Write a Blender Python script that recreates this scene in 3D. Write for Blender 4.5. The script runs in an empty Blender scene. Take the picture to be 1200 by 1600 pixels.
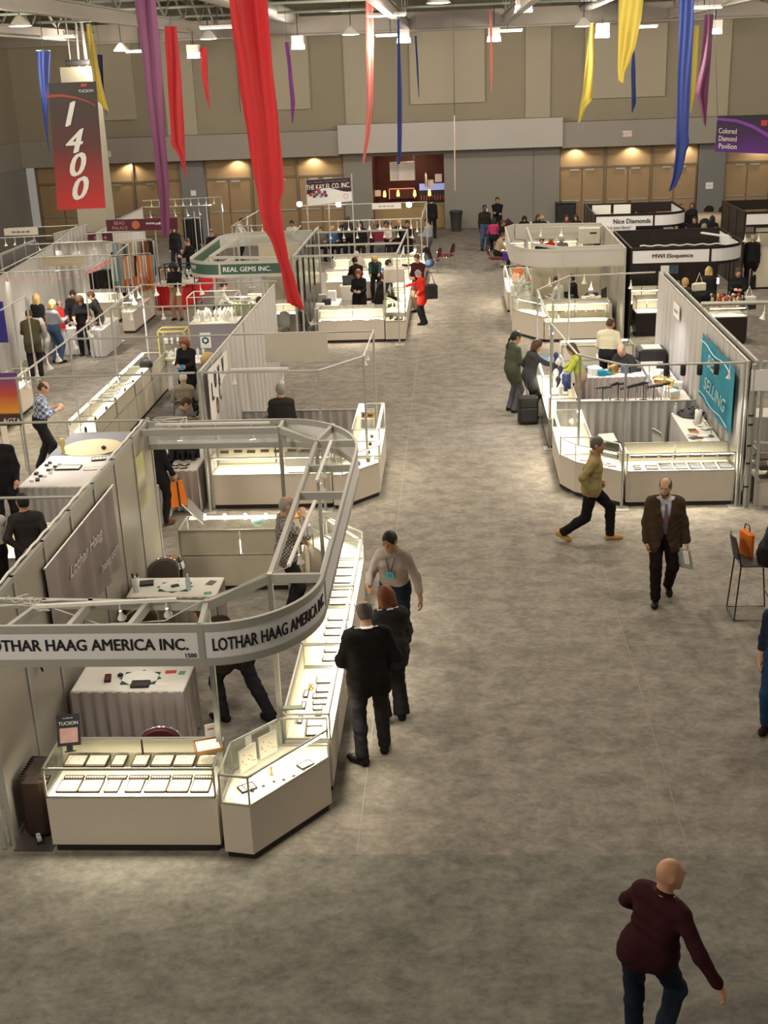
import bpy, math, random
import numpy as np
from mathutils import Vector, Matrix
random.seed(7); np.random.seed(7)
C = bpy.context.scene.collection
PI = math.pi
def RAD(a): return a*PI/180

# ------------------------------------------------------------------ camera, world, light, exposure
FPX, PITCH, ROLL, YAW, CAMH = 1879.3, 0.352525, -0.038608, 0.067509, 6.96576
def cam_axes():
    cy,sy,cp,sp,cr,sr = math.cos(YAW),math.sin(YAW),math.cos(PITCH),math.sin(PITCH),math.cos(ROLL),math.sin(ROLL)
    fwd = Vector((-sy*cp, cy*cp, -sp)); right = Vector((cy, sy, 0)); up = right.cross(fwd)
    return cr*right+sr*up, -sr*right+cr*up, fwd
AR, AU, AF = cam_axes()
cam_data = bpy.data.cameras.new('camera'); cam = bpy.data.objects.new('camera', cam_data); C.objects.link(cam)
cam_data.sensor_fit = 'VERTICAL'; cam_data.sensor_height = 24; cam_data.lens = FPX/1600*24
cam_data.clip_end = 200
M = Matrix.Identity(4)
for i, v in enumerate((AR, AU, -AF)):
    for j in range(3): M[j][i] = v[j]
M.translation = Vector((0, 0, CAMH)); cam.matrix_world = M
bpy.context.scene.camera = cam
vs = bpy.context.scene.view_settings
vs.view_transform = 'Standard'; vs.look = 'None'; vs.gamma = 1; vs.use_curve_mapping = False; vs.exposure = 0.0
bpy.context.scene.display_settings.display_device = 'sRGB'
cy_ = bpy.context.scene.cycles
cy_.max_bounces = 6; cy_.diffuse_bounces = 3; cy_.glossy_bounces = 3; cy_.transparent_max_bounces = 24
cy_.transmission_bounces = 4; cy_.caustics_reflective = False; cy_.caustics_refractive = False
cy_.sample_clamp_indirect = 4.0; cy_.use_denoising = True

world = bpy.data.worlds.new('hall_ambient'); bpy.context.scene.world = world; world.use_nodes = True
bg = world.node_tree.nodes['Background']; bg.inputs[0].default_value = (1.0, 0.93, 0.80, 1); bg.inputs[1].default_value = 0.24

def lamp(kind, name, loc, power, color=(1, .93, .82), size=.5, target=None, spot=None, blend=.6):
    d = bpy.data.lights.new(name, kind); o = bpy.data.objects.new(name, d); C.objects.link(o)
    o.location = loc; d.energy = power*(1.25 if name == 'spot_lamp_light' else 1); d.color = color
    if kind == 'AREA': d.size = size
    else: d.shadow_soft_size = size
    if kind == 'SPOT': d.spot_size = RAD(spot or 100); d.spot_blend = blend
    if target is not None:
        o.rotation_euler = (Vector(target)-Vector(loc)).to_track_quat('-Z', 'Y').to_euler()
    return o
WARM = (1.0, .88, .71)
# high-bay lamps of the hall ceiling (x, y, watts)
for hx, hy, pw in ((-13, 4, 500), (-6.5, 4, 1150), (6, 3, 170), (-13, 14, 700), (-4.5, 13, 520), (5.5, 15, 600), (13, 12, 400), (1.5, 21, 900), (.5, 29, 800),
                   (-13, 25, 1000), (-4, 24, 500), (5, 22, 700), (14, 24, 600),
                   (-13, 36, 1100), (-2, 37, 900), (5, 36, 900), (14, 36, 900),
                   (-13, 46, 680), (-4, 46, 660), (5, 46, 660), (14, 46, 640)):
    lamp('POINT', 'high_bay_light', (hx, hy, 7.7), pw*.95, WARM, .35)

# ------------------------------------------------------------------ measuring: a picture pixel -> a point of the place
def pray(x, y):
    return AR*((x-600)/FPX) + AU*((800-y)/FPX) + AF
def pz(x, y, z=0.0):
    v = pray(x, y); t = (z-CAMH)/v.z; return Vector((v.x*t, v.y*t, z))
def pY(x, y, Y):
    v = pray(x, y); t = Y/v.y; return Vector((v.x*t, Y, CAMH+v.z*t))
def pX(x, y, X):
    v = pray(x, y); t = X/v.x; return Vector((X, v.y*t, CAMH+v.z*t))

# ------------------------------------------------------------------ materials
MATS = {}
def mat(name, col, rough=.6, metal=0.0, emit=0.0, ecol=None, var=.06, scale=8, bump=0.0, bscale=60, alpha=1.0, spec=.4, sheen=0):
    if name in MATS: return MATS[name]
    m = bpy.data.materials.new(name); m.use_nodes = True; nt = m.node_tree; N = nt.nodes; L = nt.links
    b = N['Principled BSDF']; b.inputs['Roughness'].default_value = rough; b.inputs['Metallic'].default_value = metal
    b.inputs['Specular IOR Level'].default_value = spec
    if len(col) == 3: col = (*col, 1)
    tc = N.new('ShaderNodeTexCoord'); nz = N.new('ShaderNodeTexNoise'); nz.inputs['Scale'].default_value = scale
    nz.inputs['Detail'].default_value = 3; L.new(tc.outputs['Object'], nz.inputs['Vector'])
    mx = N.new('ShaderNodeMix'); mx.data_type = 'RGBA'
    mx.inputs['A'].default_value = (*[c*(1-var) for c in col[:3]], 1); mx.inputs['B'].default_value = (*[min(1, c*(1+var)) for c in col[:3]], 1)
    L.new(nz.outputs['Fac'], mx.inputs['Factor']); L.new(mx.outputs['Result'], b.inputs['Base Color'])
    if emit:
        b.inputs['Emission Color'].default_value = (*(ecol or col[:3]), 1); b.inputs['Emission Strength'].default_value = emit
    if bump:
        n2 = N.new('ShaderNodeTexNoise'); n2.inputs['Scale'].default_value = bscale; L.new(tc.outputs['Object'], n2.inputs['Vector'])
        bp = N.new('ShaderNodeBump'); bp.inputs['Strength'].default_value = bump; bp.inputs['Distance'].default_value = .01
        L.new(n2.outputs['Fac'], bp.inputs['Height']); L.new(bp.outputs['Normal'], b.inputs['Normal'])
    if sheen: b.inputs['Sheen Weight'].default_value = sheen
    MATS[name] = m; return m
def glass_mat(name='clear_glass', tint=(.965, .975, .955), refl=.45):
    m = bpy.data.materials.new(name); m.use_nodes = True; nt = m.node_tree; N = nt.nodes; L = nt.links
    N.remove(N['Principled BSDF']); out = N['Material Output']
    tr = N.new('ShaderNodeBsdfTransparent'); tr.inputs[0].default_value = (*tint, 1)
    gl = N.new('ShaderNodeBsdfGlossy'); gl.inputs['Roughness'].default_value = .03; gl.inputs[0].default_value = (.95, 1, .96, 1)
    fr = N.new('ShaderNodeFresnel'); fr.inputs['IOR'].default_value = 1.45
    nz = N.new('ShaderNodeTexNoise'); nz.inputs['Scale'].default_value = 3
    mp = N.new('ShaderNodeMath'); mp.operation = 'MULTIPLY'; mp.inputs[1].default_value = refl
    L.new(fr.outputs[0], mp.inputs[0])
    mx = N.new('ShaderNodeMixShader'); L.new(mp.outputs[0], mx.inputs[0]); L.new(tr.outputs[0], mx.inputs[1]); L.new(gl.outputs[0], mx.inputs[2])
    L.new(mx.outputs[0], out.inputs[0]); MATS[name] = m; return m
def emat(name, col, s):
    return mat(name, col, .5, emit=s, ecol=col, var=.01)

GLASS = glass_mat()
ALU = mat('brushed_aluminium', (.50, .50, .47), .35, .75, var=.12, scale=20)
ALUP = mat('grey_painted_aluminium', (.44, .44, .41), .45, .3, var=.05)
WHITE = mat('white_laminate', (.60, .54, .465), .45, var=.03)
CREAM = mat('cream_laminate', (.66, .61, .48), .5, var=.03)
DECK = mat('white_display_felt', (.86, .81, .69), .9, var=.02)
KICK = mat('black_kick_board', (.018, .014, .014), .6)
BLACK = mat('black_plastic', (.02, .02, .022), .45, var=.2)
BLACKF = mat('black_fabric', (.02, .019, .018), .85, var=.3, bump=.1)
DARKW = mat('dark_glossy_panel', (.05, .045, .042), .25, var=.3, scale=3)
GREYP = mat('grey_wall_panel', (.40, .37, .31), .4, .15, var=.05, scale=2)
GDRAPE = mat('grey_drape', (.50, .48, .47), .75, var=.08, scale=5, sheen=.3)
WDRAPE = mat('pale_grey_drape', (.55, .53, .51), .75, var=.06, scale=5)
TANDR = mat('taupe_skirt_cloth', (.40, .35, .32), .8, var=.08, scale=5)
CLOTH = mat('white_table_cloth', (.80, .77, .72), .8, var=.03)
CHROME = mat('chrome', (.75, .75, .75), .12, 1.0)
PAPER = mat('white_paper', (.85, .84, .80), .7, var=.02)
TRAYB = mat('black_tray_rim', (.035, .03, .03), .5)
TUBE = emat('fluorescent_tube', (1, .88, .62), 11)
BULB = emat('halogen_bulb', (1, .93, .80), 45)
BULBW = emat('cool_halogen_bulb', (.93, .92, 1), 60)
LAMPW = mat('white_lamp_metal', (.78, .76, .72), .4)
MAROON = mat('maroon_upholstery', (.10, .013, .022), .7, bump=.1)
GOLD = mat('gold_metal', (.75, .5, .16), .3, .9)
BRASS = mat('yellow_brass_frame', (.60, .48, .17), .4, .5)
CARD = mat('brown_cardboard', (.36, .20, .09), .8)
ORANGE = mat('orange_fabric', (.85, .22, .02), .75)
REDC = mat('red_table_cloth', (.55, .015, .02), .8, var=.15)
TEAL = mat('turquoise_banner_cloth', (.020, .235, .335), .8, var=.1, scale=3)
TEALD = mat('dark_green_sign_vinyl', (.045, .105, .08), .5)
SIGNW = mat('white_sign_vinyl', (.78, .78, .80), .45, var=.01)
INK = mat('black_lettering', (.015, .015, .018), .5)
INKW = mat('white_lettering', (.82, .82, .80), .5)
BLUE = mat('blue_plastic', (.03, .25, .55), .4)
GREEN = mat('green_card', (.12, .38, .25), .7)
GREYPL = mat('grey_plastic_shell', (.33, .32, .30), .5)
WPL = mat('white_plastic', (.72, .71, .66), .4)

# ------------------------------------------------------------------ objects
def prop(o, label=None, cat=None, group=None, kind=None):
    if label: o['label'] = label
    if cat: o['category'] = cat
    if group: o['group'] = group
    if kind: o['kind'] = kind
    return o
def thing(name, label, cat, loc=(0, 0, 0), rz=0, group=None):
    o = bpy.data.objects.new(name, None); C.objects.link(o); o.location = loc; o.rotation_euler = (0, 0, rz)
    o.empty_display_size = .1
    return prop(o, label, cat, group)
def copy_tree(o, parent=None):
    c = o.copy(); C.objects.link(c); c.parent = parent
    for ch in o.children: copy_tree(ch, c)
    return c
def clone(o, loc, rz=None, label=None, group=None):
    c = copy_tree(o); c.location = loc
    if rz is not None: c.rotation_euler = (0, 0, rz)
    if label: c['label'] = label
    if group: c['group'] = group
    return c
class MB:
    def __init__(s): s.v = []; s.f = []; s.m = []; s.cur = 0; s.sm = []
    def add(s, vs, fs, smooth=False):
        b = len(s.v); s.v += [tuple(v) for v in vs]; s.f += [tuple(i+b for i in f) for f in fs]
        s.m += [s.cur]*len(fs); s.sm += [smooth]*len(fs); return s
    def box(s, x0, x1, y0, y1, z0, z1):
        if x0 > x1: x0, x1 = x1, x0
        if y0 > y1: y0, y1 = y1, y0
        return s.add([(x0,y0,z0),(x1,y0,z0),(x1,y1,z0),(x0,y1,z0),(x0,y0,z1),(x1,y0,z1),(x1,y1,z1),(x0,y1,z1)],
              [(0,3,2,1),(4,5,6,7),(0,1,5,4),(1,2,6,5),(2,3,7,6),(3,0,4,7)])
    def bbox(s, x0, x1, y0, y1, z0, z1, b=.01):
        # box with chamfered vertical edges and top
        pts = [(x0+b,y0),(x1-b,y0),(x1,y0+b),(x1,y1-b),(x1-b,y1),(x0+b,y1),(x0,y1-b),(x0,y0+b)]
        cx, cy = (x0+x1)/2, (y0+y1)/2
        top = [(cx+(x-cx)*(1-b*1.2/max(.01, abs(x1-x0)/2)), cy+(y-cy)*(1-b*1.2/max(.01, abs(y1-y0)/2))) for x, y in pts]
        v = [(x,y,z0) for x,y in pts]+[(x,y,z1-b) for x,y in pts]+[(x,y,z1) for x,y in top]
        f = [tuple(range(7,-1,-1)), tuple(range(16,24))]
        for k in (0, 8):
            for i in range(8): j = (i+1) % 8; f.append((k+i, k+j, k+8+j, k+8+i))
        return s.add(v, f)
    def bar(s, p, q, w=.03, h=.03, up=(0, 0, 1)):
        p, q = Vector(p), Vector(q); d = (q-p).normalized(); u = Vector(up)
        if abs(d.dot(u)) > .98: u = Vector((0, 1, 0))
        a = d.cross(u).normalized()*w/2; b = a.cross(d).normalized()*h/2
        v = [p-a-b, p+a-b, p+a+b, p-a+b, q-a-b, q+a-b, q+a+b, q-a+b]
        return s.add(v, [(0,3,2,1),(4,5,6,7),(0,1,5,4),(1,2,6,5),(2,3,7,6),(3,0,4,7)])
    def tube(s, pts, r=.015, n=8, cap=True, r2=None):
        pts = [Vector(p) for p in pts]; rings = []; u = None
        for i, p in enumerate(pts):
            d = (pts[min(i+1, len(pts)-1)]-pts[max(i-1, 0)]).normalized()
            if u is None: u = d.cross(Vector((0,0,1)) if abs(d.z) < .9 else Vector((1,0,0))).normalized()
            u = (u-d*u.dot(d)).normalized(); w = d.cross(u)
            rr = r if r2 is None else r+(r2-r)*i/(len(pts)-1)
            rings.append([p+(u*math.cos(2*PI*k/n)+w*math.sin(2*PI*k/n))*rr for k in range(n)])
        v = [x for R in rings for x in R]; f = []
        for i in range(len(pts)-1):
            for k in range(n): f.append((i*n+k, i*n+(k+1)%n, (i+1)*n+(k+1)%n, (i+1)*n+k))
        s.add(v, f, True)
        if cap: s.add(rings[0]+rings[-1], [tuple(range(n-1,-1,-1)), tuple(range(n, 2*n))])
        return s
    def lathe(s, prof, c=(0, 0, 0), n=16, axis=(0, 0, 1), cap=True):
        ax = Vector(axis).normalized(); u = ax.cross(Vector((1,0,0)) if abs(ax.x) < .9 else Vector((0,1,0))).normalized(); w = ax.cross(u)
        c = Vector(c); v = []; f = []
        for r, z in prof:
            for k in range(n): a = 2*PI*k/n; v.append(c+ax*z+(u*math.cos(a)+w*math.sin(a))*r)
        for i in range(len(prof)-1):
            for k in range(n): f.append((i*n+k, i*n+(k+1)%n, (i+1)*n+(k+1)%n, (i+1)*n+k))
        s.add(v, f, True)
        if cap:
            m = len(prof); s.add([v[k] for k in range(n)]+[v[(m-1)*n+k] for k in range(n)], [tuple(range(n-1,-1,-1)), tuple(range(n, 2*n))])
        return s
    def prism(s, pts, z0, z1):
        n = len(pts); ar = sum(pts[i][0]*pts[(i+1)%n][1]-pts[(i+1)%n][0]*pts[i][1] for i in range(n))
        if ar < 0: pts = pts[::-1]
        v = [(x,y,z0) for x,y in pts]+[(x,y,z1) for x,y in pts]
        f = [tuple(range(n-1,-1,-1)), tuple(range(n, 2*n))]+[(i,(i+1)%n,n+(i+1)%n,n+i) for i in range(n)]
        return s.add(v, f)
    def band(s, path, z0, z1, t=.03, closed=False):
        # an upright band of thickness t along a plan path
        n = len(path); P = [Vector((p[0], p[1], 0)) for p in path]; nn = []
        for i in range(n):
            a = P[i-1] if (i > 0 or closed) else P[i]; b = P[(i+1) % n] if (i < n-1 or closed) else P[i]
            d = (b-a).normalized(); nn.append(Vector((d.y, -d.x, 0)))
        v = []
        for p, m in zip(P, nn):
            for q in (p-m*t/2, p+m*t/2):
                v.append((q.x, q.y, z0)); v.append((q.x, q.y, z1))
        f = []
        for i in range(n if closed else n-1):
            a, b = i*4, ((i+1) % n)*4
            f += [(a+2, b+2, b+3, a+3), (b, a, a+1, b+1), (a+1, a+3, b+3, b+1), (a, b, b+2, a+2)]
        if not closed: f += [(0, 2, 3, 1), ((n-1)*4, (n-1)*4+1, (n-1)*4+3, (n-1)*4+2)]
        return s.add(v, f)
    def drape(s, a, b, z0, z1, amp=.035, wave=.16, seed=0, flare=1.3, rows=5):
        # pleated cloth hanging between two plan points
        rnd = random.Random(seed); a, b = Vector((a[0], a[1], 0)), Vector((b[0], b[1], 0)); L = (b-a).length
        d = (b-a).normalized(); nrm = Vector((d.y, -d.x, 0)); n = max(8, int(L/wave*8)); ph = rnd.random()*6
        ph2 = [rnd.random()*6 for _ in range(4)]
        v = []; f = []
        for j in range(rows+1):
            t = j/rows; z = z1+(z0-z1)*t
            for i in range(n+1):
                u = i/n*L
                w = math.sin(u/wave*2*PI+ph+.9*math.sin(u*2.3+ph2[0])+.25*t*math.sin(u*5+ph2[1]))
                w += .35*math.sin(u/wave*2*PI*.5+ph2[2])
                A = amp*(.45+(flare-.45)*t)
                p = a+d*u+nrm*A*w+d*.25*A*math.sin(u/wave*4*PI+ph)
                v.append((p.x, p.y, z))
        for j in range(rows):
            for i in range(n): k = j*(n+1)+i; f.append((k+n+1, k+n+2, k+1, k))
        return s.add(v, f, True)
    def build(s, name, mats, parent=None, label=None, world=False, mesh_only=False):
        me = bpy.data.meshes.new(name); v = s.v
        if world and parent is not None:
            rz = parent.rotation_euler[2]; L = parent.location; c, sn = math.cos(-rz), math.sin(-rz)
            v = [((x-L.x)*c-(y-L.y)*sn, (x-L.x)*sn+(y-L.y)*c, z-L.z) for x, y, z in v]
        me.from_pydata(v, [], s.f)
        if not isinstance(mats, (list, tuple)): mats = [mats]
        for m in mats: me.materials.append(m)
        me.polygons.foreach_set('material_index', s.m); me.polygons.foreach_set('use_smooth', s.sm)
        me.update()
        o = bpy.data.objects.new(name, me); C.objects.link(o); o.parent = parent
        if label: o['label'] = label
        return o
def struct(mb, name, m):
    o = mb.build(name, m); o['kind'] = 'structure'; return o

TXT = {}
def text_mesh(txt, size=1.0, shear=0.0, extrude=.004, spacing=1.0, bold=0.0):
    key = (txt, size, shear, extrude, spacing, bold)
    if key in TXT: return TXT[key]
    cu = bpy.data.curves.new('lettering', 'FONT'); cu.body = txt; cu.size = size; cu.shear = shear; cu.extrude = extrude
    cu.space_character = spacing; cu.resolution_u = 3
    ob = bpy.data.objects.new('lettering', cu); C.objects.link(ob)
    dg = bpy.context.evaluated_depsgraph_get(); me = bpy.data.meshes.new_from_object(ob.evaluated_get(dg))
    V = [tuple(v.co) for v in me.vertices]; F_ = [tuple(p.vertices) for p in me.polygons]
    bpy.data.objects.remove(ob); bpy.data.curves.remove(cu); bpy.data.meshes.remove(me)
    TXT[key] = (V, F_); return V, F_
def lettering(txt, fn, width=None, height=None, m=None, parent=None, name='lettering', shear=0.0, spacing=1.0, bold=0.0, world=True, align='c'):
    """letters laid on a surface: fn(u, v, w) -> point; u across, v up, w out of the surface"""
    V, F_ = text_mesh(txt, 1.0, shear, .004, spacing, bold)
    xs = [v[0] for v in V]; ys = [v[1] for v in V]; x0, x1, y0, y1 = min(xs), max(xs), min(ys), max(ys)
    sy = height/(y1-y0) if height else None; sx = width/(x1-x0) if width else None
    sx = sx or sy; sy = sy or sx
    off = {'c': (x0+x1)/2, 'l': x0, 'r': x1}[align]
    b = MB()
    for k in ((-1, 1) if bold else (0,)): b.add([fn((v[0]-off+k*bold)*sx, (v[1]-(y0+y1)/2+k*bold*.4)*sy, v[2]+k*.0004) for v in V], F_)
    return b.build(name, m or INK, parent, world=world)
# ------------------------------------------------------------------ builders of the things on the show floor
def edge_frame(b, pts, z0, z1, w=.018, bottom=True, top=True):
    n = len(pts)
    for i in range(n):
        p, q = pts[i], pts[(i+1) % n]
        if top: b.bar((*p, z1-w/2), (*q, z1-w/2), w, w)
        if bottom: b.bar((*p, z0+w/2), (*q, z0+w/2), w, w)
        b.box(p[0]-w/2, p[0]+w/2, p[1]-w/2, p[1]+w/2, z0, z1)
def shrink(pts, d):
    cx = sum(p[0] for p in pts)/len(pts); cy = sum(p[1] for p in pts)/len(pts); out = []
    for x, y in pts:
        v = Vector((x-cx, y-cy)); L = v.length; out.append((cx+v.x*(L-d)/L, cy+v.y*(L-d)/L))
    return out
def glass_case(pts, label, loc=(0,0,0), rz=0, h=.92, deck=.60, group=None, body=None, lit=1, kick=.075, shelf=None, rear=None,
               frame=None, tubes=None, name='display_case', power=9.0, closed_back=None):
    """a showcase whose plan is the polygon pts (local): kick board, laminate body, felt deck, glass hood in a metal frame"""
    t = thing(name, label, 'display case', loc, rz, group)
    body = body or WHITE; frame = frame or ALU
    MB().prism(shrink(pts, .035), 0, kick).build('kick_board', KICK, t)
    b = MB(); b.prism(pts, kick, deck-.012); b.build('body', body, t)
    MB().prism(shrink(pts, .008), deck-.012, deck).build('deck', DECK, t)
    b = MB(); edge_frame(b, shrink(pts, .008), deck, h); b.build('frame', frame, t)
    g = MB(); P = shrink(pts, .008); n = len(P)
    for i in range(n):
        if rear is not None and i == rear: continue
        p, q = P[i], P[(i+1) % n]; g.add([(*p, deck+.01), (*q, deck+.01), (*q, h-.01), (*p, h-.01)], [(0,1,2,3)])
    g.add([(*p, h-.004) for p in P], [tuple(range(n))]); g.build('glass', GLASS, t)
    if rear is not None:                                             # cream sliding doors at the seller's side
        p, q = Vector((*P[rear], 0)), Vector((*P[(rear+1) % n], 0)); d = (q-p); L = d.length; d.normalize(); nr = Vector((d.y, -d.x, 0))
        for k in (0, 1):
            a, c = p+d*(L*k/2+.01)-nr*.01, p+d*(L*(k+1)/2-.01)-nr*.01
            MB().bar((a.x, a.y, (deck+h)/2), (c.x, c.y, (deck+h)/2), .008, h-deck-.04).build('sliding_door', CREAM, t)
            a, c = a+nr*.014, c+nr*.014
            sdoor = MB().bar((a.x, a.y, (deck+kick)/2), (c.x, c.y, (deck+kick)/2), .008, deck-kick-.06).build('lower_door', CREAM, t)
    if shelf:                                                         # (front y, back y, z, x0, x1)
        MB().box(shelf[3], shelf[4], shelf[0], shelf[1], shelf[2]-.006, shelf[2]).build('glass_shelf', GLASS, t)
    for tb in (tubes or []):
        (x0, y0), (x1, y1) = tb
        o = MB().tube([(x0, y0, h-.03), (x1, y1, h-.03)], .011, 6).build('light_tube', TUBE, t)
        if lit:
            d = bpy.data.lights.new('case_light', 'AREA'); d.shape = 'RECTANGLE'; L = math.hypot(x1-x0, y1-y0)
            d.size = L; d.size_y = .05; d.energy = power*L*lit*1.45; d.color = (1, .88, .66)
            lo = bpy.data.objects.new('case_light', d); C.objects.link(lo); lo.parent = t
            lo.location = ((x0+x1)/2, (y0+y1)/2, h-.05); lo.rotation_euler = (0, 0, math.atan2(y1-y0, x1-x0))
    return t
def showcase(label, x0, x1, y0, y1, rz=0, h=.92, deck=.60, group=None, front='-y', **k):
    """axis-aligned showcase in world coordinates; front names the customer side"""
    cx, cy = (x0+x1)/2, (y0+y1)/2; w, d = abs(x1-x0)/2, abs(y1-y0)/2
    pts = [(-w,-d),(w,-d),(w,d),(-w,d)]; rear = {'-y': 2, '+y': 0, '+x': 3, '-x': 1}[front]
    tb = {'-y': ((-w+.05,-d+.04),(w-.05,-d+.04)), '+y': ((-w+.05,d-.04),(w-.05,d-.04)), '+x': ((w-.04,-d+.05),(w-.04,d-.05)), '-x': ((-w+.04,-d+.05),(-w+.04,d-.05))}[front]
    return glass_case(pts, label, (cx, cy, 0), rz, h, deck, group, rear=rear, tubes=[tb], **k)

def tray(loc, w=.2, d=.14, rz=0, label='', group=None, pad=None, rim=None, slots=0, name='jewelry_tray', h=.02, cat='tray', tilt=0, gems=0):
    t = thing(name, label, cat, loc, rz, group); t.rotation_euler[0] = tilt
    b = MB(); r = .008
    b.box(-w/2, w/2, -d/2, d/2, 0, h*.5)
    for x0, x1, y0, y1 in ((-w/2,w/2,-d/2,-d/2+r), (-w/2,w/2,d/2-r,d/2), (-w/2,-w/2+r,-d/2,d/2), (w/2-r,w/2,-d/2,d/2)): b.box(x0, x1, y0, y1, 0, h)
    b.build('rim', rim or TRAYB, t)
    p = MB(); p.box(-w/2+r, w/2-r, -d/2+r, d/2-r, h*.5, h*.8)
    p.build('pad', pad or DECK, t)
    if slots:
        q = MB()
        for i in range(1, slots): x = -w/2+w*i/slots; q.box(x-.003, x+.003, -d/2+r, d/2-r, h*.8, h)
        q.build('divider', rim or TRAYB, t)
    if gems:
        q = MB(); rn = random.Random(int(loc[0]*100+loc[1]*37))
        for i in range(gems):
            x, y = rn.uniform(-w*.4, w*.4), rn.uniform(-d*.35, d*.35); q.lathe([(.0015, 0), (.006, .004), (.002, .009)], (x, y, h*.8), 6)
        q.build('jewelry', GOLD, t)
    return t
ORD = ['first','second','third','fourth','fifth','sixth','seventh','eighth','ninth','tenth','eleventh','twelfth','thirteenth','fourteenth','fifteenth','sixteenth','seventeenth','eighteenth','nineteenth','twentieth'] + ['twenty-'+q for q in ('first','second','third','fourth','fifth','sixth')]
def spread(n, x0, x1, y0, y1, r): return sorted(((r.uniform(x0, x1), r.uniform(y0, y1)) for _ in range(n)), key=lambda p: p[1])
def ordn(i, n, a='left', b='right'):
    if n == 1: return 'only'
    if i == 0: return a+'most' if a in ('left', 'right') else a+'est'
    if i == n-1: return b+'most' if b in ('left', 'right') else b+'est'
    return ORD[i]+' from '+a if a in ('left', 'right') else ORD[i]+' '+a+'est'

def skirted_table(label, x0, x1, y0, y1, z=.75, skirt=None, top=None, group=None, seed=1, sides='fblr', name='skirted_table', cat='table', legs=True, skz=.02):
    t = thing(name, label, cat, ((x0+x1)/2, (y0+y1)/2, 0), 0, group); w, d = (x1-x0)/2, (y1-y0)/2
    MB().bbox(-w, w, -d, d, z-.03, z, .012).build('table_top', top or CLOTH, t)
    if skirt is not None or sides:
        P = {'f': ((-w,-d),(w,-d)), 'r': ((w,-d),(w,d)), 'b': ((w,d),(-w,d)), 'l': ((-w,d),(-w,-d))}
        b = MB()
        for i, s_ in enumerate(sides):
            b.drape(*P[s_], skz, z-.012, .022, .13, seed+i, 1.5)
        b.build('skirt', skirt or GDRAPE, t)
    if legs:
        for sx in (-1, 1):
            for sy in (-1, 1): MB().tube([(sx*(w-.08), sy*(d-.08), 0), (sx*(w-.08), sy*(d-.08), z-.03)], .014).build('leg', ALU, t)
    return t

def banquet_chair(label, loc, rz, group=None, cloth=None, metal=None):
    """round-backed stacking chair; faces local +y"""
    t = thing('banquet_chair', label, 'chair', loc, rz, group); cloth = cloth or MAROON; metal = metal or CHROME
    b = MB(); b.bbox(-.21, .21, -.2, .21, .42, .49, .03); b.build('seat', cloth, t)
    # arched back
    pts = []; W, z0, z1 = .195, .56, .90
    for k in range(13):
        a = PI*k/12; pts.append((W*math.cos(a), z1-.16+.16*math.sin(a)))
    out = [(W, z0)]+pts+[(-W, z0)]
    n = len(out); yy = lambda z: -.215-.07*(z-.5)/.4
    v = [(x, yy(z)-.016, z) for x, z in out]+[(x, yy(z)+.022, z) for x, z in out]
    cv = [(x*.86, yy(z)-.03, .56+(z-.56)*.93+.01) for x, z in out]
    b = MB(); b.add(v, [tuple(range(n, 2*n))[::-1]]+[(i, (i+1) % n, n+(i+1) % n, n+i) for i in range(n)])
    b.add(v[:n]+cv, [(i, n+i, n+(i+1) % n, (i+1) % n) for i in range(n)], True); b.add(cv, [tuple(range(n))])
    b.build('backrest', cloth, t)
    fr = [(W+.012, yy(.45), .45)]+[(x*1.07, yy(z), z+(.012 if z > .7 else 0)) for x, z in out]+[(-W-.012, yy(.45), .45)]
    MB().tube(fr, .011, 8).build('back_frame', metal, t)
    for s_ in (-1, 1):
        MB().tube([(s_*.2, .19, .44), (s_*.215, .235, 0)], .011).build('leg', metal, t)
        MB().tube([(s_*.205, yy(.45), .46), (s_*.215, -.27, 0)], .011).build('leg', metal, t)
    b = MB(); 
    for s_ in (-1, 1): b.tube([(s_*.2, .19, .415), (s_*.2, -.2, .415)], .010)
    b.tube([(-.2, .19, .415), (.2, .19, .415)], .010); b.build('seat_frame', metal, t)
    return t
def shell_chair(label, loc, rz, group=None, m=None, name='plastic_chair'):
    t = thing(name, label, 'chair', loc, rz, group); m = m or GREYPL
    v = []; f = []; nx = 8; prof = [(.22,.45),(.1,.435),(-.08,.44),(-.19,.47),(-.235,.56),(-.26,.70),(-.285,.84)]
    for j, (y, z) in enumerate(prof):
        for i in range(nx+1):
            u = i/nx*2-1; w = .21 if j < 3 else .23-.02*(j-3); c = .025*u*u*(1 if j < 3 else 0); bk = .035*u*u*(0 if j < 3 else 1)
            zz = z+c-(.035*u*u if j == len(prof)-1 else 0); v.append((u*w, y+bk, zz))
    for j in range(len(prof)-1):
        for i in range(nx): k = j*(nx+1)+i; f.append((k, k+1, k+nx+2, k+nx+1))
    n = len(v); v2 = [(x, y-.008, z-.012) for x, y, z in v]
    edge = [i for i in range(nx+1)]+[(j*(nx+1)+nx) for j in range(1, len(prof))]+[((len(prof)-1)*(nx+1)+i) for i in range(nx-1, -1, -1)]+[j*(nx+1) for j in range(len(prof)-2, 0, -1)]
    ff = f+[tuple(i+n for i in q[::-1]) for q in f]+[(edge[i], edge[(i+1) % len(edge)], edge[(i+1) % len(edge)]+n, edge[i]+n) for i in range(len(edge))]
    MB().add(v+v2, ff, True).build('seat_shell', m, t)
    for s_ in (-1, 1):
        MB().tube([(s_*.17, .16, .43), (s_*.22, .22, 0)], .012).build('leg', CHROME if m is not WPL else m, t)
        MB().tube([(s_*.17, -.15, .43), (s_*.22, -.24, 0)], .012).build('leg', CHROME if m is not WPL else m, t)
    return t
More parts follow.
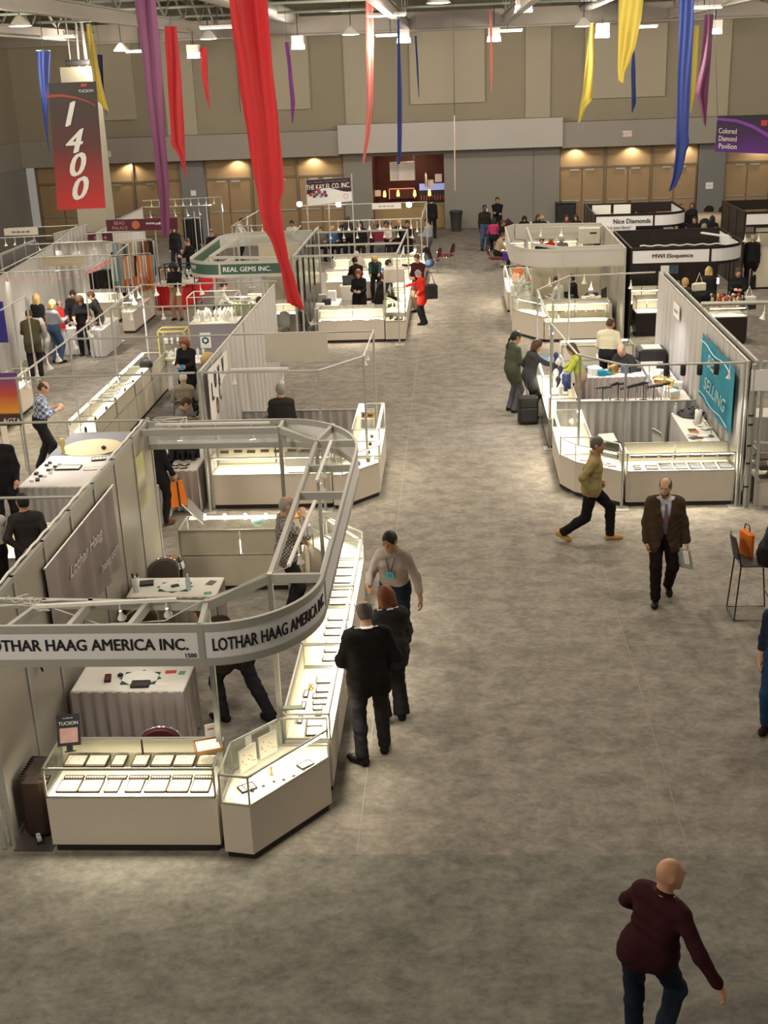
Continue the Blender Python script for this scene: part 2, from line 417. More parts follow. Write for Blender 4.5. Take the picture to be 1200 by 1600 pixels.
def bar_stool(label, loc, rz, group=None):
    """tall stool on a black sled frame, seat and small back; faces local +y"""
    t = thing('bar_stool', label, 'stool', loc, rz, group); m = BLACK; H = .76
    pl = mat('dark_brown_shell', (.05, .042, .045), .45)
    MB().bbox(-.2, .2, -.19, .2, H, H+.035, .02).build('seat', pl, t)
    b = MB(); v = []; f = []
    for j in range(6):
        for i in range(9):
            u = i/8*2-1; w = .19*math.sqrt(max(.05, 1-((j-2.5)/3.2)**2*.8)); v.append((u*w, -.2-.03*(1-u*u)-.012*j, H+.08+.062*j))
    for j in range(5):
        for i in range(8): k = j*9+i; f.append((k, k+1, k+10, k+9))
    n = len(v); v += [(x, y-.022, z) for x, y, z in v[:n]]
    ed = list(range(9))+[j*9+8 for j in range(1, 6)]+[45+i for i in range(7, -1, -1)]+[j*9 for j in range(4, 0, -1)]
    f += [tuple(i+n for i in q[::-1]) for q in f]+[(ed[i], ed[(i+1) % len(ed)], ed[(i+1) % len(ed)]+n, ed[i]+n) for i in range(len(ed))]
    b.add(v, f, True); b.build('backrest', pl, t)
    for s_ in (-1, 1):
        MB().tube([(s_*.19, -.22, H+.2), (s_*.19, -.19, H), (s_*.22, -.24, .015), (s_*.22, .26, .015), (s_*.19, .18, H)], .011, 8).build('leg', m, t, )
    MB().tube([(-.21, .225, .28), (.21, .225, .28)], .011).build('foot_rest', m, t)
    MB().tube([(-.22, -.24, .015), (.22, -.24, .015)], .011).build('stretcher', m, t)
    return t

# clamp spot lamps: white bell with a bright reflector bulb, hanging from a rail or aimed sideways
def make_spot(label, loc, aim=(0, 0, -1), group=None, cool=False, size=1.0, arm=.10, shell=None):
    t = thing('spot_lamp', label, 'lamp', loc, 0, group); a = Vector(aim).normalized(); S = size
    c = Vector((0, 0, -arm)); S *= .72; 
    MB().tube([(0, 0, .01), (0, 0, -arm*.6), tuple(c)], .010*S, 6).build('stem', LAMPW, t)
    MB().lathe([(.018*S, 0), (.022*S, .05*S), (.032*S, .08*S), (.058*S, .125*S), (.060*S, .135*S)], c, 12, a, cap=False).build('hood', shell or LAMPW, t)
    MB().lathe([(.001, .10*S), (.040*S, .105*S), (.050*S, .118*S), (.030*S, .128*S), (.001, .131*S)], c, 10, a, cap=False).build('bulb', BULBW if cool else BULB, t)
    return t
SPOTN = [0]
def spot_row(p, q, n, label, aim=(0, 0, -1), group=None, cool=False, size=1.0, arm=.1, power=0, shell=None, jit=.25):
    p, q = Vector(p), Vector(q); first = None; r = random.Random(int(p.x*31+p.y*17)); out = []
    for i in range(n):
        u = (i+.5)/n if n > 1 else .5; L = p.lerp(q, u)
        lb = label.replace('#', ordn(i, n))
        if first is None or jit:
            a = Vector(aim)+Vector((r.uniform(-jit, jit), r.uniform(-jit, jit), 0)) if jit else aim
            o = make_spot(lb, L, a, group, cool, size, arm, shell); first = first or o
        else: o = clone(first, L, None, lb, group)
        out.append(o)
        if power:
            A = Vector(aim).normalized(); lamp('SPOT', 'spot_lamp_light', L+Vector((0, 0, -arm))+A*.16*size, power, (1, .93, .82) if not cool else (.96, .95, 1), .04, L+A*3+Vector((0, 0, -arm)), 100, .7)
    return out

def pipe_frame(label, rails, posts, z=2.44, r=.022, m=None, name='booth_scaffold', group=None, square=False, base=True, zs=None):
    """upright posts and top rails of one booth (world coordinates)"""
    x0, y0 = posts[0][:2] if posts else rails[0][0][:2]
    t = thing(name, label, 'booth frame', (x0, y0, 0), 0, group); m = m or ALUP
    for p in posts:
        zt = p[2] if len(p) > 2 else z
        b = MB(); b.box(p[0]-r, p[0]+r, p[1]-r, p[1]+r, 0, zt) if square else b.tube([(p[0], p[1], 0), (p[0], p[1], zt)], r, 8)
        if base: b.box(p[0]-.12, p[0]+.12, p[1]-.12, p[1]+.12, 0, .008)
        b.build('post', m, t, world=True)
    for ra in rails:
        a, c = ra[0], ra[1]; za = ra[2] if len(ra) > 2 else z-r
        b = MB()
        if square: b.bar((a[0], a[1], za), (c[0], c[1], za), r*1.6, r*2.4)
        else: b.tube([(a[0], a[1], za), (c[0], c[1], za)], r*.85, 8)
        b.build('rail', m, t, world=True)
    return t
def arc(cx, cy, rx, ry, a0, a1, n=12):
    return [(cx+rx*math.cos(RAD(a0+(a1-a0)*i/n)), cy+ry*math.sin(RAD(a0+(a1-a0)*i/n))) for i in range(n+1)]
def fascia(label, path, z0, z1, insert, rail, seams=(), name='booth_header', group=None, t=.035, rail_h=.05, seam_m=None):
    """sign band on top of a booth: coloured insert between two metal rails, following a plan path (outer side to the right of travel)"""
    th = thing(name, label, 'booth sign', (path[0][0], path[0][1], 0), 0, group)
    MB().band(path, z0+rail_h*.8, z1-rail_h*.8, t*.5).build('sign_band', insert, th, world=True)
    b = MB(); b.band(path, z1-rail_h, z1, t); b.build('top_rail', rail, th, world=True)
    MB().band(path, z0, z0+rail_h, t).build('bottom_rail', rail, th, world=True)
    for (x, y, ang) in seams:
        c, s_ = math.cos(ang), math.sin(ang)
        MB().bar((x-c*.028, y-s_*.028, (z0+z1)/2), (x+c*.028, y+s_*.028, (z0+z1)/2), t*1.05, z1-z0).build('seam_post', seam_m or rail, th, world=True)
    return th
def path_len(path):
    L = [0]
    for i in range(1, len(path)): L.append(L[-1]+math.hypot(path[i][0]-path[i-1][0], path[i][1]-path[i-1][1]))
    return L
def on_path(path, s, off=0.02):
    L = path_len(path); s = max(0, min(L[-1]-1e-6, s)); i = 0
    while i < len(L)-2 and L[i+1] <= s: i += 1
    u = (s-L[i])/(L[i+1]-L[i]); x = path[i][0]+(path[i+1][0]-path[i][0])*u; y = path[i][1]+(path[i+1][1]-path[i][1])*u
    def nrm(k):
        k = max(0, min(len(path)-2, k)); dx, dy = path[k+1][0]-path[k][0], path[k+1][1]-path[k][1]; l = math.hypot(dx, dy); return Vector((dy/l, -dx/l))
    n = nrm(i)
    if u > .5: n = n.lerp(nrm(i+1), u-.5) if i < len(path)-2 else n
    elif i > 0: n = n.lerp(nrm(i-1), .5-u)
    n.normalize(); return x+n.x*off, y+n.y*off
def path_text(txt, path, s, z, height, parent, m=None, width=None, off=.02, **k):
    return lettering(txt, lambda u, v, w: (*on_path(path, s+u, off+w), z+v), width, height, m, parent, **k)
def flat_text(txt, o, ux, uz, height, parent, m=None, width=None, **k):
    """text on a plane: o centre, ux direction across, uz up"""
    o, ux, uz = Vector(o), Vector(ux).normalized(), Vector(uz).normalized(); n = ux.cross(uz)
    return lettering(txt, lambda u, v, w: tuple(o+ux*u+uz*v+n*w), width, height, m, parent, **k)
def board(b, o, ux, uz, w, h, t=.01):
    """thin box centred at o spanning w along ux, h along uz"""
    o, ux, uz = Vector(o), Vector(ux).normalized(), Vector(uz).normalized(); n = ux.cross(uz)
    v = []
    for dz in (-t/2, t/2):
        for a, c in ((-1,-1),(1,-1),(1,1),(-1,1)): v.append(o+ux*(a*w/2)+uz*(c*h/2)+n*dz)
    return b.add(v, [(0,3,2,1),(4,5,6,7),(0,1,5,4),(1,2,6,5),(2,3,7,6),(3,0,4,7)])
def blurred_print(parent, o, ux, uz, width, height, seed=1, m=None, words=4):
    """a line of print too small to read in the photograph: uneven strokes grouped like words"""
    r = random.Random(seed); o, ux, uz = Vector(o), Vector(ux).normalized(), Vector(uz).normalized(); n = ux.cross(uz); b = MB(); N_ = words*6; st = width/N_
    for i in range(N_):
        if i % 6 == 5: continue
        h = height*r.uniform(.6, 1); board(b, o+ux*(-width/2+st*(i+.5))+uz*(h-height)/2+n*.002, ux, uz, st*r.uniform(.45, .75), h, .003)
    return b.build('print', m or INK, parent)
def bottle(label, loc, group=None):
    t = thing('water_bottle', label, 'bottle', loc, 0, group)
    MB().lathe([(.03, 0), (.033, .01), (.033, .13), (.028, .16), (.012, .185), (.012, .2)], n=12).build('body', mat('bottle_plastic', (.55, .68, .72), .15), t)
    MB().lathe([(.015, .2), (.015, .22)], n=10).build('cap', WPL, t); return t
def flat_item(name, label, cat, loc, w, d, rz, m, h=.006, group=None, parts=None):
    b = MB(); b.box(-w/2, w/2, -d/2, d/2, 0, h); o = b.build(name, m); o.location = loc; o.rotation_euler[2] = rz
    return prop(o, label, cat, group)
# ------------------------------------------------------------------ people: one continuous surface grown around a posed skeleton
def _n(v): v = np.asarray(v, float); return v/np.linalg.norm(v)
def rot(axis, deg):
    a = _n(axis); t = RAD(deg); K = np.array([[0,-a[2],a[1]],[a[2],0,-a[0]],[-a[1],a[0],0]])
    return np.eye(3)+math.sin(t)*K+(1-math.cos(t))*K@K
def ik(a, t, l1, l2, pole):
    a, t = np.asarray(a, float), np.asarray(t, float); d = t-a; L = np.linalg.norm(d)
    if L > (l1+l2)*.995: t = a+d/L*(l1+l2)*.995; d = t-a; L = np.linalg.norm(d)
    dn = d/L; x = (l1*l1-l2*l2+L*L)/(2*L); hgt = math.sqrt(max(1e-6, l1*l1-x*x))
    p = np.asarray(pole, float); p = p-dn*np.dot(p, dn); p = _n(p)
    return a+dn*x+p*hgt, t
POSES = {
 'stand': dict(),
 'stand_relaxed': dict(rh=(.25, .05, .84), lh=(-.24, .10, .86), lf=(-.12, .04, .09), rf=(.1, -.05, .09)),
 'hands_front': dict(lh=(-.08, .34, 1.08), rh=(.08, .36, 1.10), head=(0, 22)),
 'counter': dict(lean=14, lh=(-.16, .46, 1.0), rh=(.18, .48, 1.0), head=(0, 28)),
 'point': dict(lean=10, lh=(-.24, .10, .90), rh=(.14, .55, 1.08), head=(12, 25)),
 'bend': dict(lean=38, lh=(-.14, .66, .93), rh=(.14, .70, .90), head=(0, 15), hip=(0, -.10, 0)),
 'sit': dict(sit=.47, lh=(-.16, .34, .74), rh=(.16, .36, .74), lean=6, head=(0, 14)),
 'sit_write': dict(sit=.47, lh=(-.2, .44, .80), rh=(.14, .48, .80), lean=16, head=(0, 30)),
 'sit_turn': dict(sit=.47, lh=(-.2, .26, .70), rh=(.18, .40, .78), lean=4, head=(35, 5), twist=15),
 'crossed': dict(lh=(.08, .24, 1.16), rh=(-.07, .26, 1.12), head=(0, 5)),
 'walk': dict(lf=(-.09, .34, .10), rf=(.09, -.36, .17), lh=(-.26, -.16, .92), rh=(.26, .22, .95), lean=4, hip=(0, 0, -.05)),
}
def skeleton(h, pose, bulk=1.0, fem=False):
    s = h/1.75; P = dict(POSES.get(pose, {})) if isinstance(pose, str) else dict(pose)
    J = {}; sit = P.get('sit')
    pel = np.array([0, 0, .935*s if sit is None else sit+.075])+np.array(P.get('hip', (0, 0, 0)), float)
    pt = P.get('pelvis_turn', 0); Rp = rot((0, 0, 1), -pt)@np.array([1., 0, 0])
    RT = rot((0, 0, 1), -P.get('twist', 0)-pt)@rot((0, 1, 0), P.get('side', 0))@rot((1, 0, 0), -P.get('lean', 0))
    U, Rt, Fw = RT@np.array([0, 0, 1.]), RT@np.array([1., 0, 0]), RT@np.array([0, 1., 0])
    J.update(pel=pel, U=U, Rt=Rt, Fw=Fw, s=s, Rp=Rp)
    J['waist'] = pel+U*.15*s; J['chest'] = pel+U*.33*s+Fw*.01*s; J['up'] = pel+U*.44*s; J['neck'] = pel+U*.505*s
    sh = .166*s*(.9 if fem else 1)*(1+(bulk-1)*.4)
    hy, hp = P.get('head', (0, 0)); RH = RT@rot((0, 0, 1), -hy)@rot((1, 0, 0), -hp+P.get('lean', 0)*.55); hp2 = hp
    J['Uh'], J['Rh'], J['Fh'] = RH@np.array([0, 0, 1.]), RH@np.array([1., 0, 0]), RH@np.array([0, 1., 0])
    J['head'] = J['neck']+U*.055*s+J['Uh']*.125*s+J['Fh']*.018*s
    for sd, k in ((-1, 'l'), (1, 'r')):
        S = pel+U*.440*s+Rt*sd*sh; J[k+'sh'] = S
        d = (sd*.22*s, .04*s, .84*s) if sit is None else (sd*.18, .3, .74)
        tgt = np.array(P.get(k+'h', d), float)*(1 if sit is not None else 1)
        J[k+'el'], J[k+'wr'] = ik(S, tgt, .285*s, .255*s, np.array(P.get(k+'ep', (sd*.5, -.8, -.45))))
        Hh = pel+Rp*sd*.092*s-np.array([0, 0, .03*s]); J[k+'hip'] = Hh
        d = (sd*.11*s, .0, .09*s) if sit is None else (sd*.13, .40, .09)
        ft = np.array(P.get(k+'f', d), float)
        J[k+'kn'], J[k+'an'] = ik(Hh, ft, .435*s, .43*s, np.array(P.get(k+'kp', (sd*.12, 1, .15))))
        toe = np.array(P.get(k+'t', (sd*.18, 1, 0)), float); J[k+'toe'] = _n(toe)
        hd = J[k+'wr']-J[k+'el']; J[k+'hd'] = _n(np.array(P.get(k+'hdir', hd), float))
        J[k+'palm'] = _n(np.array(P.get(k+'palm', (-sd*1, 0.1, 0)), float))
    J['bulk'] = bulk; J['fem'] = fem; J['curl'] = P.get('curl', 28); J['sit'] = sit
    return J
def cap(a, b, ra, rb, tag): return ('c', np.asarray(a, float), np.asarray(b, float), ra, rb, tag)
def ell(c, r, axes, tag): return ('e', np.asarray(c, float), np.asarray(r, float), np.array(axes, float), 0, tag)
def torso_prims(J, o=0.0, tag='top'):
    s, b, U, Rt, Fw = J['s'], J['bulk'], J['U'], J['Rt'], J['Fw']; f = J['fem']
    w = lambda c, x, r, dy=0: cap(c-Rt*x*s+Fw*dy*s, c+Rt*x*s+Fw*dy*s, r*s+o, r*s+o, tag)
    bb = 1+(b-1)*.8
    L = [w(J['up'], .105*(.88 if f else 1), .078), w(J['chest'], .078*(.85 if f else 1)*bb, .108*(.93 if f else 1)*bb, .005),
         w(pe(J, .24), .07*(.8 if f else 1)*bb, .104*(.9 if f else 1)*bb, .01), w(J['waist'], .062*(.85 if f else 1)*bb, .105*(.9 if f else 1)*b, .012+.05*(b-1))]
    L.append(cap(J['up'], J['neck']+U*.01*s, .075*s+o, .056*s+o*.7, tag))
    for k, sd in (('l', -1), ('r', 1)): L.append(cap(J['up']+Rt*sd*.06*s+U*.01*s, J[k+'sh'], .068*s+o, .056*s+o, tag))
    if f:
        for sd in (-1, 1): L.append(cap(J['chest']+Rt*sd*.065*s+Fw*.075*s, J['chest']+Rt*sd*.065*s+Fw*.085*s, .055*s+o, .05*s+o, tag))
    return L
def pe(J, k): return J['pel']+J['U']*k*J['s']
def pelvis_prims(J, o=0.0, tag='bottom'):
    s, b = J['s'], J['bulk']; c = J['pel']; R_ = J['Rp']
    return [cap(c-R_*.075*s, c+R_*.075*s, .112*s*b+o, .112*s*b+o, tag), cap(c-R_*.07*s+J['U']*.07*s, c+R_*.07*s+J['U']*.07*s, .108*s*b+o, .108*s*b+o, tag)]
def arm_prims(J, o=0.0, tag='top', end=1.0, wr=0):
    s = J['s']; L = []
    for k in 'lr':
        e = J[k+'el']; w = e+(J[k+'wr']-e)*end
        L += [cap(J[k+'sh'], e, .054*s+o, .041*s+o, tag), cap(e, w, .041*s+o, .029*s+o+wr, tag)]
    return L
def leg_prims(J, o=0.0, tag='bottom', end=1.0, an=0):
    s = J['s']; b = 1+(J['bulk']-1)*.5; L = []
    for k in 'lr':
        kn = J[k+'kn']; a = kn+(J[k+'an']-kn)*end
        L += [cap(J[k+'hip'], kn, .088*s*b+o, .057*s*b+o, tag), cap(kn, a, .055*s*b+o, .039*s+o+an, tag)]
        L.append(cap(kn-J[k+'toe']*.0, kn+(J[k+'an']-kn)*.35-_n(J[k+'toe'])*.018*s, .05*s+o, .052*s+o, tag))
    return L
def foot_prims(J, o=0.0, tag='shoe'):
    s = J['s']; L = []
    for k in 'lr':
        a = J[k+'an']; t = J[k+'toe']; sh = _n(J[k+'an']-J[k+'kn']); dn = np.array([0, 0, -1.]) if abs(t[2]) < .3 else sh
        heel = a+dn*.048*s-t*.035*s; ball = a+dn*.055*s+t*.13*s; side = _n(np.cross(t, dn))
        L += [cap(a, heel, .036*s+o, .036*s+o, tag), cap(heel, ball, .036*s+o, .030*s+o, tag), cap(heel+dn*.0, ball+side*.016*s, .034*s+o, .028*s+o, tag), cap(ball-side*.012*s, ball+t*.05*s, .029*s+o, .022*s+o, tag)]
    return L
def hand_prims(J, fine, tag='skin'):
    s = J['s']; L = []
    for k, sd in (('l', -1), ('r', 1)):
        w = J[k+'wr']; d = J[k+'hd']; n = J[k+'palm']; n = _n(n-d*np.dot(n, d)); lat = np.cross(d, n)*sd   # lat: towards the thumb
        if not fine:
            L += [cap(w, w+d*.075*s, .032*s, .036*s, tag), cap(w+d*.08*s+n*.01*s, w+d*.14*s+n*.03*s, .026*s, .016*s, tag), cap(w+d*.03*s+lat*.03*s, w+d*.085*s+lat*.06*s+n*.02*s, .014*s, .012*s, tag)]; continue
        L += [cap(w-d*.02*s, w+d*.03*s, .026*s, .026*s, tag)]
        for q in (-1, -.33, .33, 1): L.append(cap(w+d*.025*s+lat*q*.018*s, w+d*.085*s+lat*q*.029*s, .0145*s, .0125*s, tag))
        cu = J['curl']
        for q, ln in ((1, .92), (.34, 1.0), (-.33, .94), (-1, .74)):
            b = w+d*.088*s+lat*q*.0295*s; dd = d+lat*q*.06; 
            c1, c2, c3 = RAD(cu), RAD(cu*2.1), RAD(cu*2.9)
            g = lambda a: _n(_n(dd)*math.cos(a)+n*math.sin(a))
            p1 = b+g(c1)*.040*ln*s; p2 = p1+g(c2)*.026*ln*s; p3 = p2+g(c3)*.020*ln*s
            L += [cap(b, p1, .0098*s, .0090*s, tag), cap(p1, p2, .0090*s, .0084*s, tag), cap(p2, p3, .0084*s, .0074*s, tag)]
        tb = w+d*.028*s+lat*.024*s+n*.006*s; t1 = tb+_n(d*.62+lat*.72+n*.25)*.042*s; t2 = t1+_n(d*.85+lat*.35+n*.35)*.032*s
        t3 = t2+_n(d*.95+n*.3)*.022*s
        L += [cap(tb, t1, .0155*s, .0125*s, tag), cap(t1, t2, .0118*s, .0105*s, tag), cap(t2, t3, .0102*s, .0085*s, tag)]
    return L
def head_prims(J, fine, tag='skin'):
    s = J['s']; h, U, R_, F = J['head'], J['Uh'], J['Rh'], J['Fh']; A = [R_, F, U]
    L = [ell(h+U*.018*s-F*.008*s, np.array([.076, .095, .098])*s, A, tag), ell(h+F*.024*s-U*.045*s, np.array([.060, .066, .076])*s, A, tag),
         cap(J['neck']-J['U']*.03*s, h-U*.06*s-F*.02*s, .058*s*(.85 if J['fem'] else 1), .052*s*(.85 if J['fem'] else 1), tag),
         cap(h+F*.080*s-U*.005*s, h+F*.104*s-U*.030*s, .010*s, .014*s, tag)]
    for sd in (-1, 1): L.append(ell(h+R_*sd*.077*s-U*.004*s-F*.008*s, np.array([.011, .020, .030])*s, A, tag))
    if fine:
        L += [cap(h+F*.074*s-U*.108*s-R_*.012*s, h+F*.074*s-U*.108*s+R_*.012*s, .022*s, .022*s, tag),
              cap(h+F*.079*s+U*.026*s-R_*.034*s, h+F*.079*s+U*.026*s+R_*.034*s, .013*s, .013*s, tag),
              cap(h+F*.088*s-U*.062*s-R_*.016*s, h+F*.088*s-U*.062*s+R_*.016*s, .0085*s, .0085*s, tag),
              cap(h+F*.060*s-U*.028*s-R_*.038*s, h+F*.060*s-U*.028*s+R_*.038*s, .024*s, .024*s, tag)]
    return L
def dist_all(prims, X):
    D = np.empty((len(prims), len(X)), np.float32)
    for i, p in enumerate(prims):
        if p[0] == 'c':
            a, b, ra, rb = p[1:5]; ab = b-a; L2 = ab@ab+1e-12; t = np.clip((X-a)@ab/L2, 0, 1)
            q = X-a-t[:, None]*ab; D[i] = np.sqrt((q*q).sum(1))-(ra+(rb-ra)*t)
        else:
            c, r, A = p[1:4]; q = (X-c)@A.T; k0 = np.sqrt(((q/r)**2).sum(1)); k1 = np.sqrt(((q/(r*r))**2).sum(1))+1e-9
            D[i] = k0*(k0-1)/k1
    return D
def smin(D, k):
    m = D.min(0); return m-k*np.log(np.exp(-(D-m)/k).sum(0))
def surf(f, prims, vox, pad=.03, slack=.03):
    lo = np.min([np.minimum(p[1], p[2])-max(p[3], p[4]) if p[0] == 'c' else p[1]-p[2].max() for p in prims], 0)-pad
    hi = np.max([np.maximum(p[1], p[2])+max(p[3], p[4]) if p[0] == 'c' else p[1]+p[2].max() for p in prims], 0)+pad
    B = 6; nb = np.ceil((hi-lo)/(vox*B)).astype(int)+1; n = nb*B
    bi = np.stack(np.meshgrid(*[np.arange(k) for k in nb], indexing='ij'), -1).reshape(-1, 3)
    cen = lo+(bi+.5)*B*vox; d0 = np.concatenate([f(cen[i:i+20000]) for i in range(0, len(cen), 20000)])
    D = np.repeat(np.repeat(np.repeat(d0.reshape(nb), B, 0), B, 1), B, 2).astype(np.float32)
    keep = bi[np.abs(d0) < B*vox*.9+slack]
    off = np.stack(np.meshgrid(*[np.arange(B)]*3, indexing='ij'), -1).reshape(-1, 3)
    ch = 160
    for i in range(0, len(keep), ch):
        idx = (keep[i:i+ch, None, :]*B+off[None]).reshape(-1, 3)
        D[idx[:, 0], idx[:, 1], idx[:, 2]] = f(lo+idx*vox)
    S = D < 0; nx, ny, nz = D.shape
    cs = np.zeros((nx-1, ny-1, nz-1), np.int8)
    for dx in (0, 1):
        for dy in (0, 1):
            for dz in (0, 1): cs += S[dx:nx-1+dx, dy:ny-1+dy, dz:nz-1+dz]
    act = np.argwhere((cs > 0) & (cs < 8)); vid = -np.ones(cs.shape, np.int32); vid[tuple(act.T)] = np.arange(len(act))
    acc = np.zeros((len(act), 3)); cnt = np.zeros(len(act))
    cor = [(x, y, z) for x in (0, 1) for y in (0, 1) for z in (0, 1)]
    for a in cor:
        for ax in range(3):
            if a[ax]: continue
            b = list(a); b[ax] = 1
            da = D[act[:, 0]+a[0], act[:, 1]+a[1], act[:, 2]+a[2]]; db = D[act[:, 0]+b[0], act[:, 1]+b[1], act[:, 2]+b[2]]
            m = (da < 0) != (db < 0); t = np.where(m, da/(da-db+1e-12), 0)
            p = np.tile(np.array(a, float), (len(act), 1)); p[:, ax] = t
            acc[m] += p[m]; cnt[m] += 1
    V = lo+(act+acc/np.maximum(cnt, 1)[:, None])*vox; Fs = []
    for ax in range(3):
        o1, o2 = [(1, 2), (2, 0), (0, 1)][ax]
        sl0 = [slice(None)]*3; sl1 = [slice(None)]*3; sl0[ax] = slice(0, -1); sl1[ax] = slice(1, None)
        A, Bb = S[tuple(sl0)], S[tuple(sl1)]; E = np.argwhere(A != Bb)
        ok = (E[:, o1] > 0) & (E[:, o2] > 0) & (E[:, o1] < cs.shape[o1]) & (E[:, o2] < cs.shape[o2]); E = E[ok]
        def g(d1, d2):
            e = E.copy(); e[:, o1] -= d1; e[:, o2] -= d2; return vid[e[:, 0], e[:, 1], e[:, 2]]
        q = np.stack([g(1, 1), g(0, 1), g(0, 0), g(1, 0)], 1); ins = A[E[:, 0], E[:, 1], E[:, 2]]
        q[~ins] = q[~ins][:, ::-1]; Fs.append(q)
    Fq = np.concatenate(Fs); Fq = Fq[(Fq >= 0).all(1)]
    return V, Fq
def sdf_mesh(prims, vox, k=.015, clip=None, fine=None):
    """prims: smooth union; fine: prims joined with a tighter blend (fingers); clip(X, d) trims hems and necklines"""
    def f(X):
        d = smin(dist_all(prims, X), k)
        if fine:
            d2 = smin(dist_all(fine, X), .0035); h = np.clip(.5+.5*(d2-d)/.012, 0, 1); d = d2+(d-d2)*h-.012*h*(1-h)
        if clip: d = clip(X, d)
        return d
    return surf(f, prims+(fine or []), vox)
def mk_mesh(name, V, F_, mats, parent, tags=None):
    me = bpy.data.meshes.new(name); me.vertices.add(len(V)); me.vertices.foreach_set('co', V.astype(np.float32).ravel())
    me.loops.add(len(F_)*4); me.loops.foreach_set('vertex_index', F_.astype(np.int32).ravel())
    me.polygons.add(len(F_)); me.polygons.foreach_set('loop_start', np.arange(0, len(F_)*4, 4, dtype=np.int32)); me.polygons.foreach_set('loop_total', np.full(len(F_), 4, np.int32))
    me.update(calc_edges=True); me.polygons.foreach_set('use_smooth', np.ones(len(F_), bool))
    for m in mats: me.materials.append(m)
    if tags is not None: me.polygons.foreach_set('material_index', tags.astype(np.int32))
    me.validate(); me.update()
    o = bpy.data.objects.new(name, me); C.objects.link(o); o.parent = parent; return o
def hair_sdf(J, style):
    s = J['s']; h, U, R_, F = J['head'], J['Uh'], J['Rh'], J['Fh']; A = [R_, F, U]; t = 'hair'
    g = {'short': .009, 'ring': .007, 'curly': .03, 'afro': .05}.get(style, .014)*s
    P = [ell(h+U*.020*s-F*.012*s, np.array([.078, .095, .098])*s+g, A, t)]
    P.append(ell(h-U*.03*s-F*.045*s, np.array([.062, .055, .07])*s+g*.6, A, t))
    low = -.075*s
    if style in ('bob', 'long', 'tail', 'curly', 'afro'):
        dn = {'bob': .12, 'long': .25, 'tail': .02, 'curly': .10, 'afro': .09}[style]; low = -(dn+.06)*s
        rr = {'bob': .040, 'long': .042, 'tail': .02, 'curly': .05, 'afro': .065}[style]*s
        if style != 'tail':
            for x in (-.062, 0, .062): P.append(cap(h+R_*x*s-F*.045*s, h+R_*x*1.15*s-F*.055*s-U*dn*s, rr, rr*.85, t))
            for x in (-.072, .072): P.append(cap(h+R_*x*s+F*.005*s+U*.02*s, h+R_*x*1.1*s+F*.01*s-U*dn*.9*s, rr*.65, rr*.6, t))
        else: P += [cap(h-F*.10*s+U*.02*s, h-F*.13*s-U*.10*s, .022*s, .02*s, t), cap(h-F*.13*s-U*.10*s, h-F*.12*s-U*.30*s, .02*s, .012*s, t)]
    if style == 'cap': g2 = 1
    sh_ = style in ('short', 'ring'); face = ell(h+F*.088*s-U*(.036 if sh_ else .047)*s, np.array([.064, .064, .106 if sh_ else .096])*s, A, t)
    top = ell(h+U*.115*s+F*.035*s, np.array([.080, .125, .080])*s, A, t)
    ears = [ell(h+R_*sd*.09*s-U*.015*s+F*.0*s, np.array([.03, .026, .034])*s, A, t) for sd in (-1, 1)]
    def clip(X, d):
        d = np.maximum(d, -dist_all([face], X)[0])
        if style in ('short', 'ring', 'tail'): d = np.maximum(d, -dist_all(ears, X).min(0))
        if style == 'ring': d = np.maximum(d, -dist_all([top], X)[0])
        return np.maximum(d, -((X-h)@U-low)) if style != 'tail' else d
    return P, clip
def folds(X, d):
    x, y, z = X.T; w = np.sin(z*38+x*14+2.2*np.sin(x*17+y*11))*np.sin(x*21-z*9+1.3*np.sin(z*13))
    return d+.0042*w+.0022*np.sin(z*71+x*33+y*29)
BODYC = {}
SKIN = mat('skin_light', (.58, .33, .22), .55, var=.06, scale=20); SKIN2 = mat('skin_tan', (.42, .22, .13), .55, var=.06, scale=20); SKIN3 = mat('skin_dark', (.13, .065, .04), .5, var=.06)
HAIRS = {'black': (.012, .010, .009), 'brown': (.07, .035, .018), 'auburn': (.20, .065, .025), 'blond': (.50, .33, .13), 'grey': (.28, .26, .23), 'white': (.62, .60, .56), 'red': (.22, .045, .02), 'darkgrey': (.09, .08, .07)}
def hairmat(c): return mat('hair_'+c, HAIRS[c], .6, var=.35, scale=60)
def clothmat(name, col, **k): return mat(name, col, k.pop('rough', .85), spec=.12, **k)
